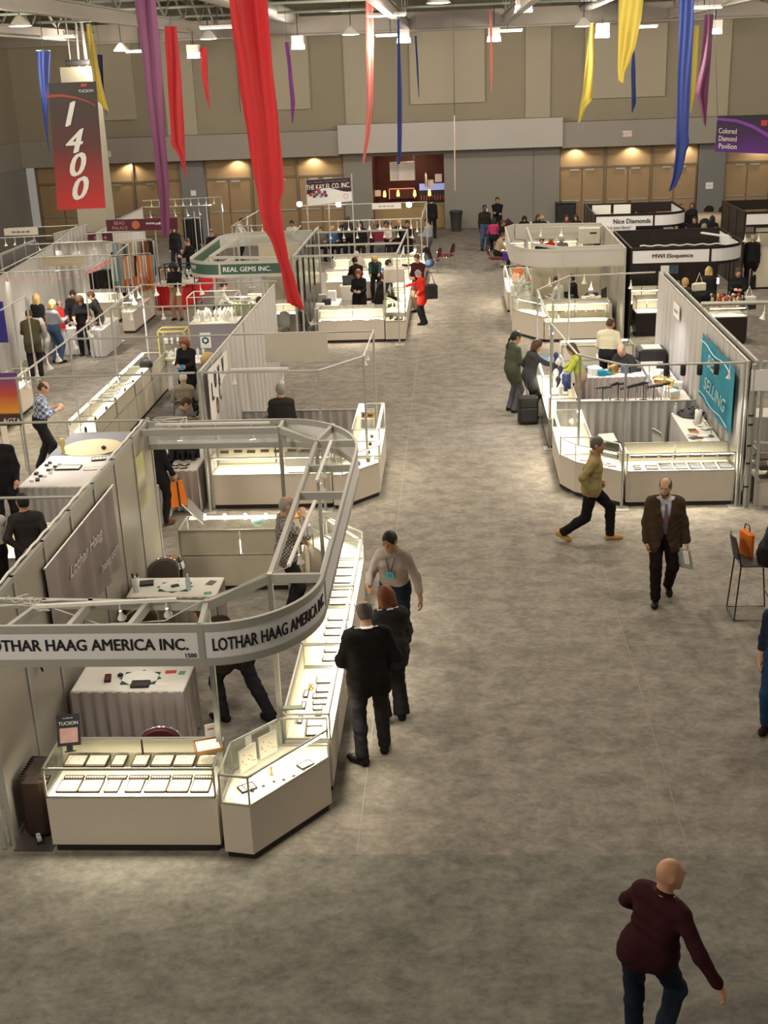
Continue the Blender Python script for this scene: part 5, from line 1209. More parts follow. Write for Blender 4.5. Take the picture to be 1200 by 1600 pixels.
t = thing('brochure_holder', 'white cylindrical brochure holder on the rear table by the wall', 'holder', (-4.2, 14.05, .741)); MB().lathe([(.045, 0), (.045, .2), (.04, .2), (.04, .02)], n=14, cap=False).build('cylinder', PAPER, t); MB().bar((-.01, 0, .02), (-.03, 0, .25), .02, .02).bar((.02, .01, .02), (.03, .02, .24), .02, .02).build('pen', BLACK, t)
banquet_chair('maroon chair with chrome arch back behind the front left case', (-3.06, 10.62, 0), .12)
banquet_chair('brown padded chair tucked behind the rear table by the wall', (-4.05, 13.42, 0), .5, cloth=mat('brown_upholstery', (.10, .055, .03), .8)); banquet_chair('grey-brown chair beyond the rear table against the wall', (-4.12, 15.02, 0), .4, cloth=mat('grey_brown_upholstery', (.16, .13, .11), .8))
t = thing('waste_bin', 'black bin with white liner holding cardboard, beside the back counter', 'bin', (-4.1, 15.42, 0)); MB().lathe([(.15, 0), (.2, .58), (.205, .6)], n=4).build('body', BLACK, t); b = MB()
for k in range(16): a = 2*PI*k/16; a2 = 2*PI*(k+1)/16; r_ = .2+.02*math.sin(k*2.1); b.add([(r_*math.cos(a), r_*math.sin(a), .6), (r_*math.cos(a2), r_*math.sin(a2), .6), (r_*1.1*math.cos(a2), r_*1.1*math.sin(a2), .5), (r_*1.1*math.cos(a), r_*1.1*math.sin(a), .5)], [(0, 1, 2, 3)])
b.build('liner', PAPER, t); bb = MB(); board(bb, (0, 0, .62), (1, .2, .2), (0, 1, .1), .26, .2, .01); board(bb, (.05, -.03, .66), (1, -.3, .4), (0, 1, .3), .18, .1, .01); bb.build('cardboard', CARD, t)
prop(MB().lathe([(.06, 0), (.09, .03), (.095, .10), (.088, .10), (.08, .035), (.05, .01)], (0, 0, 0), 18, cap=False).build('glass_bowl', mat('aqua_glass', (.45, .80, .72), .15)), 'pale aqua glass bowl on the back counter', 'bowl').location = (-2.88, 15.9, .945)
t = thing('open_case_lid', 'tilted dark glass panel leaning at the left end of the back counter', 'panel', (-3.8, 16.05, .94)); bb = MB(); board(bb, (0, 0, .16), (.55, -.3, -.5), (-.1, .9, .2), .34, .3, .008); bb.build('pane', mat('smoked_glass', (.16, .15, .14), .15), t); MB().tube([(-.16, -.12, .31), (.14, -.22, .04)], .01).build('edge', ALU, t)
prop(MB().lathe([(.02, 0), (.12, .02), (.14, .06), (.13, .06)], (0, 0, 0), 16).build('orange_dish', mat('orange_ceramic', (.8, .38, .06), .5)), 'shallow orange dish behind the man at the back counter', 'dish').location = (-2.38, 16.15, .945)
# wall banner and poster
yb0, yb1 = 11.38, 14.02; t = thing('wall_banner', 'long mauve fabric banner with faint white lettering on the grey hard wall', 'banner', (WX+.02, yb0, 0))
b = MB(); v = []; n = 26
for i in range(n+1):
    u = i/n; y = yb0+(yb1-yb0)*u
    for z in (2.19, 1.72, 1.12): v.append((WX+.05+.022*(math.sin(u*26)+.5*math.sin(u*47+z))*(1 if z < 2 else .15), y, z))
b.add(v, [(3*i, 3*i+1, 3*i+4, 3*i+3) for i in range(n)]+[(3*i+1, 3*i+2, 3*i+5, 3*i+4) for i in range(n)], True)
gm = mat('mauve_banner_print', (.27, .22, .215), .7, var=.38, scale=1.6); b.build('cloth', gm, t, world=True); MB().tube([(WX+.055, yb0-.03, 2.2), (WX+.055, yb1+.03, 2.2)], .014).build('rod', ALU, t, world=True)
PW = mat('faint_white_print', (.62, .58, .56), .7)
flat_text('Lothar Haag', (WX+.075, 13.15, 1.83), (0, -1, 0), (0, 0, 1), .17, t, PW, width=1.3, shear=.3) if False else flat_text('Lothar Haag', (WX+.075, 12.7, 1.83), (0, 1, 0), (0, 0, 1), .17, t, PW, width=1.3, shear=.3)
flat_text('haag.com', (WX+.075, 13.55, 1.42), (0, 1, 0), (0, 0, 1), .13, t, PW, width=.75)
t = thing('wall_poster', 'yellow-green abstract poster on the last panel of the grey hard wall', 'poster', (WX+.02, 15.5, 1.4)); MB().box(0, .006, -.2, .2, 0, .75).build('sheet', gradient_mat('poster_print', [(0, (.35, .33, .12)), (.35, (.30, .26, .20)), (.55, (.75, .70, .45)), (.75, (.62, .62, .25)), (1, (.70, .66, .28))]), t)
t = thing('hanging_bag', 'small dark bag hanging low on the grey hard wall', 'bag', (WX+.05, 10.9, 1.25)); MB().tube([(0, 0, .25), (0, .05, .2), (0, .02, .02)], .008).tube([(0, -.03, .1), (.01, .0, .0)], .012).build('strap', BLACK, t)

# ------------------------------------------------------------------ people around the front booth
SUITB = clothmat('black_suit', (.012, .0105, .010), bump=.25, bscale=25); TWEED = clothmat('brown_wool_jacket', (.060, .042, .024), bump=.4, bscale=50, var=.25, scale=90)
SHIRTP = clothmat('taupe_shirt', (.36, .30, .27), bump=.25, bscale=20); JEANS = clothmat('dark_jeans', (.013, .018, .032), bump=.3, bscale=40); CHECK = clothmat('check_sweater_base', (.24, .21, .19))
def pattern_mat(name, c1, c2, sx, sz, kind='check'):
    m = bpy.data.materials.new(name); m.use_nodes = True; nt = m.node_tree; P = nt.nodes['Principled BSDF']; P.inputs['Roughness'].default_value = .85
    tc = nt.nodes.new('ShaderNodeTexCoord'); mp = nt.nodes.new('ShaderNodeMapping'); mp.inputs['Scale'].default_value = (sx, sx, sz); nt.links.new(tc.outputs['Object'], mp.inputs[0])
    if kind == 'check': ck = nt.nodes.new('ShaderNodeTexChecker'); ck.inputs['Scale'].default_value = 1; nt.links.new(mp.outputs[0], ck.inputs[0]); ck.inputs[1].default_value = (*c1, 1); ck.inputs[2].default_value = (*c2, 1); nt.links.new(ck.outputs[0], P.inputs['Base Color'])
    else:
        wv = nt.nodes.new('ShaderNodeTexWave'); wv.inputs['Scale'].default_value = 1; wv.bands_direction = 'X' if kind == 'x' else 'Z' if kind == 'z' else 'DIAGONAL'; nt.links.new(mp.outputs[0], wv.inputs[0])
        r = nt.nodes.new('ShaderNodeValToRGB'); r.color_ramp.elements[0].color = (*c1, 1); r.color_ramp.elements[1].color = (*c2, 1); r.color_ramp.elements[0].position = .4; r.color_ramp.elements[1].position = .6; nt.links.new(wv.outputs['Fac'], r.inputs[0]); nt.links.new(r.outputs[0], P.inputs['Base Color'])
    MATS[name] = m; return m
CHECKS = pattern_mat('cream_black_check_knit', (.36, .32, .28), (.05, .045, .05), 38, 38); TIE = pattern_mat('striped_tie', (.05, .06, .16), (.28, .17, .20), 22, 22, 'd'); PLAID = pattern_mat('blue_white_plaid', (.50, .52, .58), (.10, .13, .20), 16, 16)
BADGEB = mat('turquoise_badge', (.06, .50, .62), .5); BADGER = mat('red_badge', (.75, .06, .09), .5); LANB = mat('dark_lanyard', (.02, .02, .06), .7)
detailed_person('bald man in black suit seen from behind at the aisle showcase', (-.99, 11.30, 0), -12, 1.80, dict(lh=(-.20, .30, 1.08), rh=(.22, .26, 1.10), head=(-4, 24), lean=4, lf=(-.13, -.17, .09), rf=(.14, .03, .09), lt=(-.7, .7, 0), rt=(.2, 1, 0)), shirt=PAPER, jacket=SUITB, hair=('ring', 'darkgrey'), bulk=1.10, hem=.22, eyes=False)
detailed_person('woman with auburn bob and dark grey jacket beside the suited man', (-.80, 12.02, 0), -20, 1.66, dict(lh=(-.12, .28, 1.05), rh=(.10, .30, 1.05), head=(-10, 20), lean=3), shirt=PAPER, jacket=clothmat('charcoal_jacket', (.035, .034, .034), bump=.2), hair=('bob', 'auburn'), fem=True, hem=.24, flare=.02, eyes=False)
detailed_person('dark-haired man in taupe shirt with turquoise badge walking toward the case', (-.82, 13.62, 0), 192, 1.76, dict(lf=(-.06, -.34, .20), rf=(.10, .14, .09), lt=(-.1, 1, -.6), lh=(-.36, .16, .90), rh=(.22, .40, 1.12), lep=(-.7, -.8, -.4), rep=(.5, -.9, -.5), lean=4, head=(10, 22), twist=4), shirt=SHIRTP, trousers=JEANS, hair=('short', 'black'), badge=BADGEB, lanyard=LANB, shoes=clothmat('brown_shoe', (.03, .02, .014), rough=.35), skin=SKIN2)
detailed_person('balding bearded man in brown jacket and striped tie walking toward the camera', (2.74, 15.35, 0), 183, 1.76, dict(lf=(-.11, -.12, .14), rf=(.10, .26, .09), lt=(-.1, 1, -.5), lh=(-.31, .10, .80), rh=(.23, .10, .86), head=(18, 8), lean=2), shirt=clothmat('pale_blue_shirt', (.50, .52, .60)), trousers=clothmat('near_black_trousers', (.014, .009, .010)), jacket=TWEED, open_jacket=True, tie=TIE, hair=('ring', 'darkgrey'), beard='darkgrey', bulk=1.16, badge=BADGER, hem=.22, shoes=clothmat('black_polished_shoe', (.012, .009, .008), rough=.2))
t = thing('folder', 'pale grey folder with a white booklet in the hand of the brown-jacketed man', 'folder', pY(1068, 872, 15.18), 0); bb = MB(); board(bb, (0, 0, 0), (.35, -.25, 0), (-.22, .0, 1), .24, .30, .012); bb.build('cover', mat('pale_grey_folder', (.42, .43, .40), .5), t); bb = MB(); board(bb, (.03, -.06, .03), (.4, -.2, 0), (-.2, 0, 1), .07, .18, .03); bb.build('booklet', PAPER, t)
t = thing('skullcap', 'small grey skullcap on the head of the brown-jacketed man', 'cap', pY(1037, 762, 15.33)+Vector((0, .04, -.015)), 0); MB().lathe([(.062, -.022), (.055, -.004), (.035, .010), (.001, .016)], n=16, cap=False).build('crown', mat('grey_knit', (.25, .24, .22), .9), t)
detailed_person('man in tan shirt and tan shoes striding right past the corner case', (2.00, 17.48, 0), 97, 1.76, dict(lf=(-.07, .30, .09), rf=(.08, -.42, .15), rt=(.0, 1, -.55), lh=(-.16, .10, .92), rh=(.22, -.05, .88), lean=5, head=(10, 4), hip=(0, 0, -.07)), shirt=clothmat('tan_shirt', (.33, .265, .12), bump=.2), trousers=clothmat('black_jeans', (.012, .011, .013)), tucked=False, hair=('short', 'darkgrey'), shoes=clothmat('tan_shoe', (.50, .30, .10)), bulk=1.06, skin=SKIN2)
detailed_person('bald man in dark maroon sweater striding away at the lower right', (1.30, 7.12, 0), 14, 1.74, dict(lf=(-.08, .10, .09), rf=(.15, -.26, .50), rt=(.1, .35, -1), rkp=(.1, 1, .2), lh=(.02, .30, 1.02), rh=(.50, -.20, .92), lep=(-1, .1, .1), rep=(.4, -.8, -.5), lean=8, side=7, head=(32, -2), twist=30), shirt=clothmat('maroon_sweater', (.040, .010, .014), bump=.3, bscale=90), trousers=clothmat('navy_jeans', (.012, .020, .032)), tucked=False, hair=None, bulk=1.02, skin=mat('skin_warm', (.56, .29, .17), .5))
J_ = detailed_person('man bending far over the front table in a dark brown jacket', (-2.60, 12.02, 0), -55, 1.76, dict(lean=72, lh=(-.10, .62, .86), rh=(.16, .66, .88), head=(0, -5), lf=(-.08, .12, .09), rf=(.20, -.36, .09), hip=(0, -.05, -.02), twist=10), shirt=PAPER, jacket=clothmat('dark_brown_jacket', (.035, .024, .018), bump=.2), hair=('short', 'brown'), hem=.16, eyes=False)
detailed_person('thoughtful balding man in checked sweater behind the aisle cases, hand at his chin', (-2.32, 14.75, 0), 78, 1.78, dict(rh=(.06, .24, 1.46), rhdir=(-.3, .1, 1), lh=(.06, .22, 1.13), lep=(-.6, -.5, -.6), rep=(.8, .2, -.8), head=(0, 18), twist=-6), shirt=CHECKS, tucked=False, hair=('ring', 'grey'), bulk=1.08, badge=BADGEB, lanyard=LANB, trousers=clothmat('black_trousers', (.018, .017, .02)))
# right edge: bar stools, orange bag, seated visitor
bar_stool('tall dark bar stool at the right edge holding a seated visitor', (3.80, 14.75, 0), -PI/2)
bar_stool('second tall dark stool, mostly beyond the right edge of the view', (4.02, 13.35, 0), -PI/2+.1)
t = thing('tote_bag', 'orange tote bag on the tall bar stool', 'bag', (3.74, 14.9, .80), .3); MB().bbox(-.04, .05, -.14, .14, 0, .34, .03).build('body', ORANGE, t); MB().tube([(0, -.07, .33), (0, -.05, .42), (0, .05, .42), (0, .07, .33)], .008).build('strap', BLACK, t)
POSES['perch'] = dict(sit=.79, lh=(-.2, .34, 1.05), rh=(.16, .40, 1.05), lf=(-.12, .24, .34), rf=(.12, .26, .34), lean=14, head=(0, 15))
detailed_person('person in dark clothes perched on the bar stool with the orange bag', (3.97, 14.72, 0), 100, 1.74, 'perch', shirt=clothmat('charcoal_top', (.03, .032, .04)), hair=('short', 'black'), vox=.012, eyes=False)
detailed_person('person in blue jeans at the right edge, only a lower leg in view', (3.42, 11.75, 0), 200, 1.75, 'stand', shirt=clothmat('navy_top', (.02, .025, .05)), trousers=clothmat('blue_jeans', (.020, .055, .13)), hair=('short', 'brown'), vox=.014, shoes=clothmat('maroon_shoe', (.04, .012, .016)), eyes=False)
# ------------------------------------------------------------------ second booth on the left (x -4.25..-1.38, y 19..22)
def XY(x, y, z): p = pz(x, y, z); return (p.x, p.y)
def drape_wall(label, a, b_, z0=0, z1=2.4, m=None, seed=1, rod=True, amp=.05, wave=.24, name='drape_wall'):
    t = thing(name, label, 'curtain', (a[0], a[1], 0)); MB().drape(a, b_, z0+.02, z1, amp, wave, seed, 1.3, 6).build('cloth', m or WDRAPE, t, world=True)
    if rod: MB().tube([(*a, z1+.01), (*b_, z1+.01)], .018, 8).build('rod', ALUP, t, world=True)
    n = 2 if math.hypot(b_[0]-a[0], b_[1]-a[1]) < 4 else 3
    for k in range(n): u = k/(n-1); x, y = a[0]+(b_[0]-a[0])*u, a[1]+(b_[1]-a[1])*u; MB().tube([(x, y, 0), (x, y, z1+.03)], .019, 8).build('upright', ALUP, t, world=True)
    return t
pipe_frame('round pipe frame with angled corner over the second left booth', [((-4.25, 19.05), (-2.27, 19.0)), ((-2.27, 19.0), (-1.6, 19.96)), ((-1.6, 19.96), (-1.56, 22.05)), ((-4.2, 22.05), (-1.56, 22.05))], [(-4.25, 19.03), (-2.27, 19.0), (-1.6, 19.96), (-1.56, 22.05)])
drape_wall('long pleated grey curtain wall running back along the second left booth', (-4.25, 19.12), (-4.2, 27.6), seed=4)
drape_wall('low pleated grey curtain across the back of the second left booth', (-4.1, 21.92), (-1.6, 21.9), z1=.95, m=GDRAPE, seed=6, amp=.035, wave=.16)
t = thing('blank_sign', 'large blank cream sign board hanging from the back rail of the second left booth', 'sign', (-3.0, 22.03, 1.88)); MB().box(-.60, .58, -.012, .012, 0, .53).build('board', mat('cream_board', (.58, .55, .47), .7), t)
t = thing('hanging_banner', 'white banner with dark leaf-like glyphs on the curtain of the second left booth', 'banner', (-4.17, 19.3, 1.2))
pts = [(0, 1.18), (1.75, 1.14), (1.75, .80), (1.2, .74), (.75, .58), (.45, .30), (.2, .12), (0, .05)]; n = len(pts)
MB().add([(.02, y, z) for y, z in pts]+[(.03, y, z) for y, z in pts], [tuple(range(n)), tuple(range(2*n-1, n-1, -1))]+[(i, i+n, (i+1) % n+n, (i+1) % n) for i in range(n)]).build('cloth', mat('white_banner_cloth', (.70, .68, .64), .7), t)
for i, (y, z, c_) in enumerate(((.25, .78, 'L'), (.52, .92, '0'), (.85, .92, 'X'), (1.25, .98, 'V'), (.55, .45, '0'), (.85, .62, 'C'))): flat_text(c_, (.04, y, z), (0, 1, 0), (0, 0, 1), .3, t, INK if i != 4 else mat('brown_glyph', (.12, .07, .04), .6), width=.16, world=False)
showcase('long low white showcase at the front of the second left booth', -4.2, -2.16, 19.16, 19.80, h=.92, deck=.60, power=11)
cc = [(-2.13, 19.06), (-1.97, 19.04), (-1.38, 19.72), (-1.38, 19.98), (-1.86, 20.0), (-2.13, 19.66)]
glass_case([(x+1.75, y-19.5) for x, y in cc], 'angled white corner case of the second left booth', (-1.75, 19.5, 0), h=.92, deck=.60, tubes=[((-.2, -.38), (.30, .2))], power=8)
showcase('white side showcase of the second left booth facing the aisle', -1.86, -1.385, 20.02, 21.75, h=1.12, deck=.62, front='+x', power=8)
for k in range(8): x = -4.0+k*.23; prop(MB().box(-.07, .07, -.03, .03, 0, .035).build('bracelet_display', TRAYB), '%s of eight dark bracelet stands on the second booth case glass' % ordn(k, 8), 'display', 'bracelet stands on the second left case').location = (x, 19.42+.03*(k % 2), .922)
tray((-2.72, 19.32, .602), .36, .17, 0, 'black tray with white rows in the second left case', slots=4); tray((-2.36, 19.32, .602), .30, .17, 0, 'plain black tray in the second left case, beside the corner', pad=TRAYB)
prop(MB().box(-.4, .4, -.012, .012, 0, .26).build('dark_back_panel', mat('grey_photo_print', (.16, .15, .14), .4, var=.3, scale=8)), 'dark picture panel standing in the right half of the second left case', 'panel').location = (-2.60, 19.62, .602)
for k in range(7): prop(MB().lathe([(.03, 0), (.032, .05), (.02, .07)], (0, 0, 0), 8).build('ring_display', TRAYB if k % 2 else PAPER), '%s of seven small displays along the corner case of the second booth' % ordn(k, 7), 'display', 'small displays in the second booth corner').location = (-1.95+.075*k, 19.32+.09*k, .602)
for k in range(6): prop(MB().lathe([(.03, 0), (.03, .04), (.02, .06)], (0, 0, 0), 8).build('watch_display', PAPER if k % 2 else TRAYB), '%s of six little displays inside the side case of the second booth' % ORD[k], 'display', 'little displays in the second booth side case').location = (-1.6, 20.2+.24*k, .622)
t = thing('tent_sign', 'tan tent card with black lettering on the side case of the second booth', 'sign', (-1.62, 20.7, 1.125), -.15); MB().bar((-.13, 0, .06), (.13, 0, .06), .01, .11).build('card', mat('tan_card', (.55, .36, .16), .6), t); blurred_print(t, (0, -.008, .06), (1, 0, 0), (0, 0, 1), .2, .06, 5, None, 2)
spot_row((-4.0, 19.05, 2.42), (-3.3, 19.03, 2.42), 1, 'white bell lamp on the front pipe of the second left booth, left one', (0, .15, -1), 'lamps over the second left booth'); spot_row((-3.2, 19.04, 2.42), (-2.5, 19.02, 2.42), 1, 'white bell lamp on the front pipe of the second left booth, right one', (0, .15, -1), 'lamps over the second left booth', power=20)
spot_row((-1.6, 20.2, 2.42), (-1.58, 21.0, 2.42), 2, '# bell lamp of two at the aisle pipe of the second left booth', (0, .1, -1), 'lamps over the second left booth', size=.8, arm=.18)
prop(MB().box(-.5, .45, -.02, .02, 0, .04).build('lamp_track', LAMPW), 'white lamp track on the front pipe of the second left booth', 'lamp track').location = (-3.2, 19.02, 2.44)
DARKSUIT = clothmat('dark_grey_suit', (.035, .033, .032)); BRWNT = clothmat('brown_grey_top', (.16, .14, .12)); BLKT = clothmat('black_top', (.016, .015, .017)); WHT = clothmat('white_shirt', (.62, .60, .56)); GRYS = clothmat('grey_suit', (.20, .20, .19)); GRYT = clothmat('grey_tee', (.30, .31, .34)); OLV = clothmat('olive_jacket', (.085, .075, .045)); PNKT = clothmat('pink_top', (.45, .05, .14)); REDT = clothmat('red_coat', (.62, .03, .02)); BLUET = clothmat('blue_shirt', (.06, .11, .25)); MARN = clothmat('maroon_top', (.14, .02, .035)); JEAN2 = clothmat('mid_jeans', (.05, .09, .17)); KHAKI = clothmat('khaki_trousers', (.30, .20, .13)); GREYTR = clothmat('grey_trousers', (.11, .11, .13)); TEALT = clothmat('dark_teal_top', (.03, .06, .06)); CRM = clothmat('cream_shirt', (.66, .60, .42)); TANT = clothmat('tan_top', (.42, .33, .22)); ORGT = clothmat('orange_top', (.6, .16, .06)); GRNJ = clothmat('grey_green_jacket', (.085, .095, .065)); YGR = clothmat('yellow_green_print', (.40, .45, .06), var=.5, scale=30)
person('man in dark jacket standing behind the low back curtain, turned away', (-3.2, 20.95, 0), -10, 1.75, 'stand', DARKSUIT, hair=('short', 'grey'), vox=.016, coat=True)
person('brown-haired man in grey-brown top seated left inside the second left booth', (-3.62, 21.25, 0), 110, 1.74, 'sit_write', BRWNT, hair=('short', 'brown'), vox=.016); shell_chair('grey chair under the brown-haired man in the second left booth', (-3.72, 21.29, 0), -RAD(110))
person('person in red and dark clothes seated behind the long case of the second booth', (-2.75, 20.45, 0), 180, 1.70, 'sit_write', REDT, hair=('short', 'black'), vox=.016); shell_chair('chair of the red-clad seated person in the second booth', (-2.75, 20.55, 0), PI)
person('person in teal top seated at the left behind the long case of the second booth', (-3.75, 20.35, 0), 185, 1.68, 'sit', TEALT, hair=('short', 'brown'), vox=.016); shell_chair('chair of the teal-clad seated person in the second booth', (-3.75, 20.45, 0), PI)

# ------------------------------------------------------------------ booths behind the grey wall, left of the header booth (x -7.4..-4.4)
pipe_frame('white pipe frame over the table with the round straw mat', [((-4.45, 16.25), (-8.5, 16.25)), ((-7.25, 18.95), (-4.3, 19.05)), ((-7.25, 18.95), (-7.3, 22.0)), ((-7.25, 18.95), (-9.5, 18.9))], [(-7.25, 18.95), (-4.42, 16.3)])
pipe_frame('middle pipe frame beside the long back-to-front showcases', [((-7.3, 22.0), (-4.22, 22.0)), ((-7.3, 22.0), (-7.35, 25.1))], [(-7.3, 22.0)]); pipe_frame('rear pipe frame beside the long back-to-front showcases', [((-7.35, 25.1), (-4.22, 25.1)), ((-7.35, 25.1), (-7.4, 28.0)), ((-7.4, 28.0), (-4.2, 28.0))], [(-7.35, 25.1), (-7.4, 28.0)])
skirted_table('white-clothed table with grey skirt, front left behind the grey hard wall', -7.25, -4.9, 18.3, 20.0, .75, GDRAPE, seed=13, legs=False)
skirted_table('grey-topped table carrying the round straw mat', -7.3, -6.1, 20.05, 21.5, .74, GDRAPE, top=mat('grey_table_top', (.24, .24, .25), .6), seed=14, legs=False, sides='fr')
t = thing('straw_mat', 'big round beige straw mat on the grey-topped table', 'mat', (-6.62, 20.45, .745)); MB().lathe([(.01, .015), (.52, .015), (.54, .008), (.52, 0)], n=32).build('mat', mat('beige_straw', (.72, .60, .36), .85, var=.2, scale=40), t)
prop(MB().lathe([(.04, 0), (.025, .03), (.03, .12), (.06, .18), (.03, .26)], (0, 0, 0), 12).build('brass_lamp', BRASS), 'small brass figure at the left edge of the straw mat', 'ornament').location = (-7.05, 20.15, .76)
prop(MB().lathe([(.01, 0), (.045, .02), (.045, .05), (.01, .07)], (0, 0, 0), 12).build('dark_ball', MAROON), 'dark red round box on the straw mat', 'box').location = (-6.35, 20.28, .765)
tray((-6.68, 19.25, .751), .42, .22, .02, 'black-framed tray on the white-clothed table', h=.03, gems=8); tray((-6.2, 19.75, .751), .42, .2, .25, 'black tray of rings at the corner of the white-clothed table', slots=7, h=.03, gems=10); tray((-6.22, 19.2, .751), .34, .16, .1, 'flat pale tray with reddish beads on the white-clothed table', rim=CARD, h=.012, gems=14)
rn = random.Random(21)
for k, (x, y) in enumerate(spread(14, -7.15, -6.9, 18.5, 19.8, rn)): prop(MB().box(-.03, .03, -.02, .02, 0, .035).build('earring_stand', TRAYB if k % 3 else PAPER), 'tiny earring stand, %s from the camera at the left edge of the white-clothed table' % ORD[k], 'display', 'earring stands on the white-clothed table').location = (x, y, .752)
for k, (x, y) in enumerate(spread(16, -5.95, -5.05, 20.2, 21.9, rn)):
    o = flat_item('paper', 'loose paper, %s from the camera in the heap behind the grey wall' % ORD[k], 'paper', (x, y, .745+.003*k), rn.uniform(.12, .3), rn.uniform(.1, .22), rn.uniform(0, 3), PAPER if k % 3 else CARD, .004, 'papers heaped behind the grey wall')
skirted_table('side table under the heap of papers behind the grey hard wall', -6.05, -4.95, 20.05, 22.1, .74, GDRAPE, seed=15, legs=False, sides='fr')
for i in range(4):
    y0 = 21.62+i*1.48; showcase('cream-doored showcase in the long left row, %s from the camera' % ORD[i], -7.42, -6.86, y0, y0+1.45, h=.92, deck=.60, front='-x', power=7, body=CREAM, group='long row of cream-backed showcases')
    for k in range(4): prop(MB().lathe([(.05, 0), (.05, .02), (.025, .05), (.03, .12), (.01, .16)], (0, 0, 0), 10).build('bust_display', PAPER if k % 2 else TRAYB), 'small bust display, %s in the %s case of the cream-backed row' % (ORD[k], ORD[i]), 'display', 'busts in the cream-backed row').location = (-7.14+.1*(k % 2), y0+.2+k*.34, .602)
for k, (x, y) in enumerate(spread(10, -7.3, -7.0, 22.5, 24.4, rn)): o = tray((x, y, .922), .16, .1, rn.uniform(0, 1), 'white packet, %s from the camera on top of the cream-backed showcases' % ORD[k], 'packets on the cream-backed showcases', rim=PAPER, name='packet', cat='packet')
t = thing('handbag', 'black handbag on top of the cream-backed showcases', 'bag', (-6.95, 26.0, .92)); MB().bbox(-.14, .14, -.09, .09, 0, .14, .04).build('body', BLACK, t); MB().tube([(-.08, 0, .13), (-.05, 0, .2), (.05, 0, .2), (.08, 0, .13)], .01).build('handle', BLACK, t)
person('bald man in blue plaid shirt leaning beside the long cases, hands together', (-7.92, 21.55, 0), 70, 1.76, dict(lean=8, lh=(-.05, .36, 1.18), rh=(.06, .38, 1.16), head=(5, 30), lf=(-.1, -.1, .09), rf=(.14, .12, .09)), PLAID, hair=('ring', 'brown'), vox=.014, bulk=1.12, sleeves=.55)
skirted_table('small table with grey skirt behind the woman with the blue card', -6.45, -5.5, 26.3, 27.1, .92, GDRAPE, seed=17, legs=False)
t = thing('acrylic_rack', 'clear rack of white necklace busts on the small skirted table', 'rack', (-6.3, 26.6, .92)); 
for k in range(6): MB().lathe([(.03, 0), (.02, .1), (.035, .2), (.012, .26)], (-.12+.13*k, .12-.02*k, 0), 8).build('bust', PAPER, t)
MB().box(-.22, .65, .2, .21, 0, .3).build('panel', GLASS, t)
person('auburn-haired woman in black cardigan holding a blue card in the left booth', (-5.92, 25.55, 0), 188, 1.70, 'hands_front', BLKT, hair=('curly', 'auburn'), fem=True, vox=.015, coat=True)
t = thing('badge_card', 'blue card in the hands of the auburn-haired woman', 'card', (-5.96, 25.10, 1.10)); bb = MB(); board(bb, (0, 0, 0), (1, 0, 0), (0, .5, 1), .13, .12, .006); bb.build('card', MATS['blue_plastic'], t)
t = thing('head_bust', 'golden display head on a stand beside the auburn-haired woman', 'bust', (-5.35, 25.1, 1.05)); MB().lathe([(.05, 0), (.08, .06), (.16, .14), (.17, .24), (.11, .34), (.02, .38)], (0, 0, 0), 14).build('head', mat('golden_hair', (.55, .36, .16), .6, var=.3, scale=30), t); MB().tube([(0, 0, -1.05), (0, 0, .05)], .03).lathe([(.16, -1.05), (.14, -1.02)], (0, 0, 0), 12).build('stand', ALUP, t)
person('white-haired seated person seen from behind in the left booth', (-5.62, 23.72, 0), -5, 1.66, 'sit', clothmat('beige_print', (.34, .30, .22), var=.4, scale=30), hair=('short', 'white'), vox=.016, fem=True); shell_chair('grey shell chair of the white-haired seated person', (-5.6, 23.62, 0), .05)
person('man in grey suit seated and looking down beside the curtain wall', (-5.38, 21.75, 0), 75, 1.76, 'sit_write', GRYS, hair=('short', 'brown'), vox=.015); shell_chair('grey shell chair of the man in the grey suit', (-5.5, 21.72, 0), -RAD(75))
skirted_table('white table with taupe skirt left of the second booth', -5.15, -4.42, 19.05, 20.7, .75, TANDR, seed=19, legs=False)
t = thing('necklace_stand', 'dark rack of necklaces on the table left of the second booth', 'rack', (-4.80, 19.6, .75)); b = MB()
for k in range(5): b.lathe([(.05, 0), (.03, .08), (.07, .18), (.02, .26)], (-.15+.09*k, .05*(k % 2), 0), 8)
b.build('bust', BLACK, t); MB().box(-.25, .3, .12, .15, 0, .3).build('back_panel', BLACK, t)
for k in range(6): tray((-4.98+.11*(k % 3)*1.4, 19.16+.16*(k//3), .751), .12, .1, .2*k, 'small tray in the jumble beside the dark necklace rack', 'trays beside the dark necklace rack', gems=4)
person('man in long black coat with shoulder bag standing left of the second booth', (-4.98, 18.45, 0), 35, 1.80, dict(lh=(-.2, .2, 1.0), rh=(.24, .18, .86), head=(10, 18), lean=3), BLKT, hair=('short', 'black'), vox=.014, coat=True, shoe=clothmat('brown_leather_shoe', (.16, .07, .03)))
t = thing('shoulder_bag', 'black laptop bag at the hip of the man in the long coat', 'bag', (-5.22, 18.50, .88), .5); MB().bbox(-.2, .2, -.05, .05, 0, .3, .03).build('body', BLACKF, t); MB().tube([(-.18, 0, .28), (.12, .02, .62)], .012).build('strap', BLACKF, t)
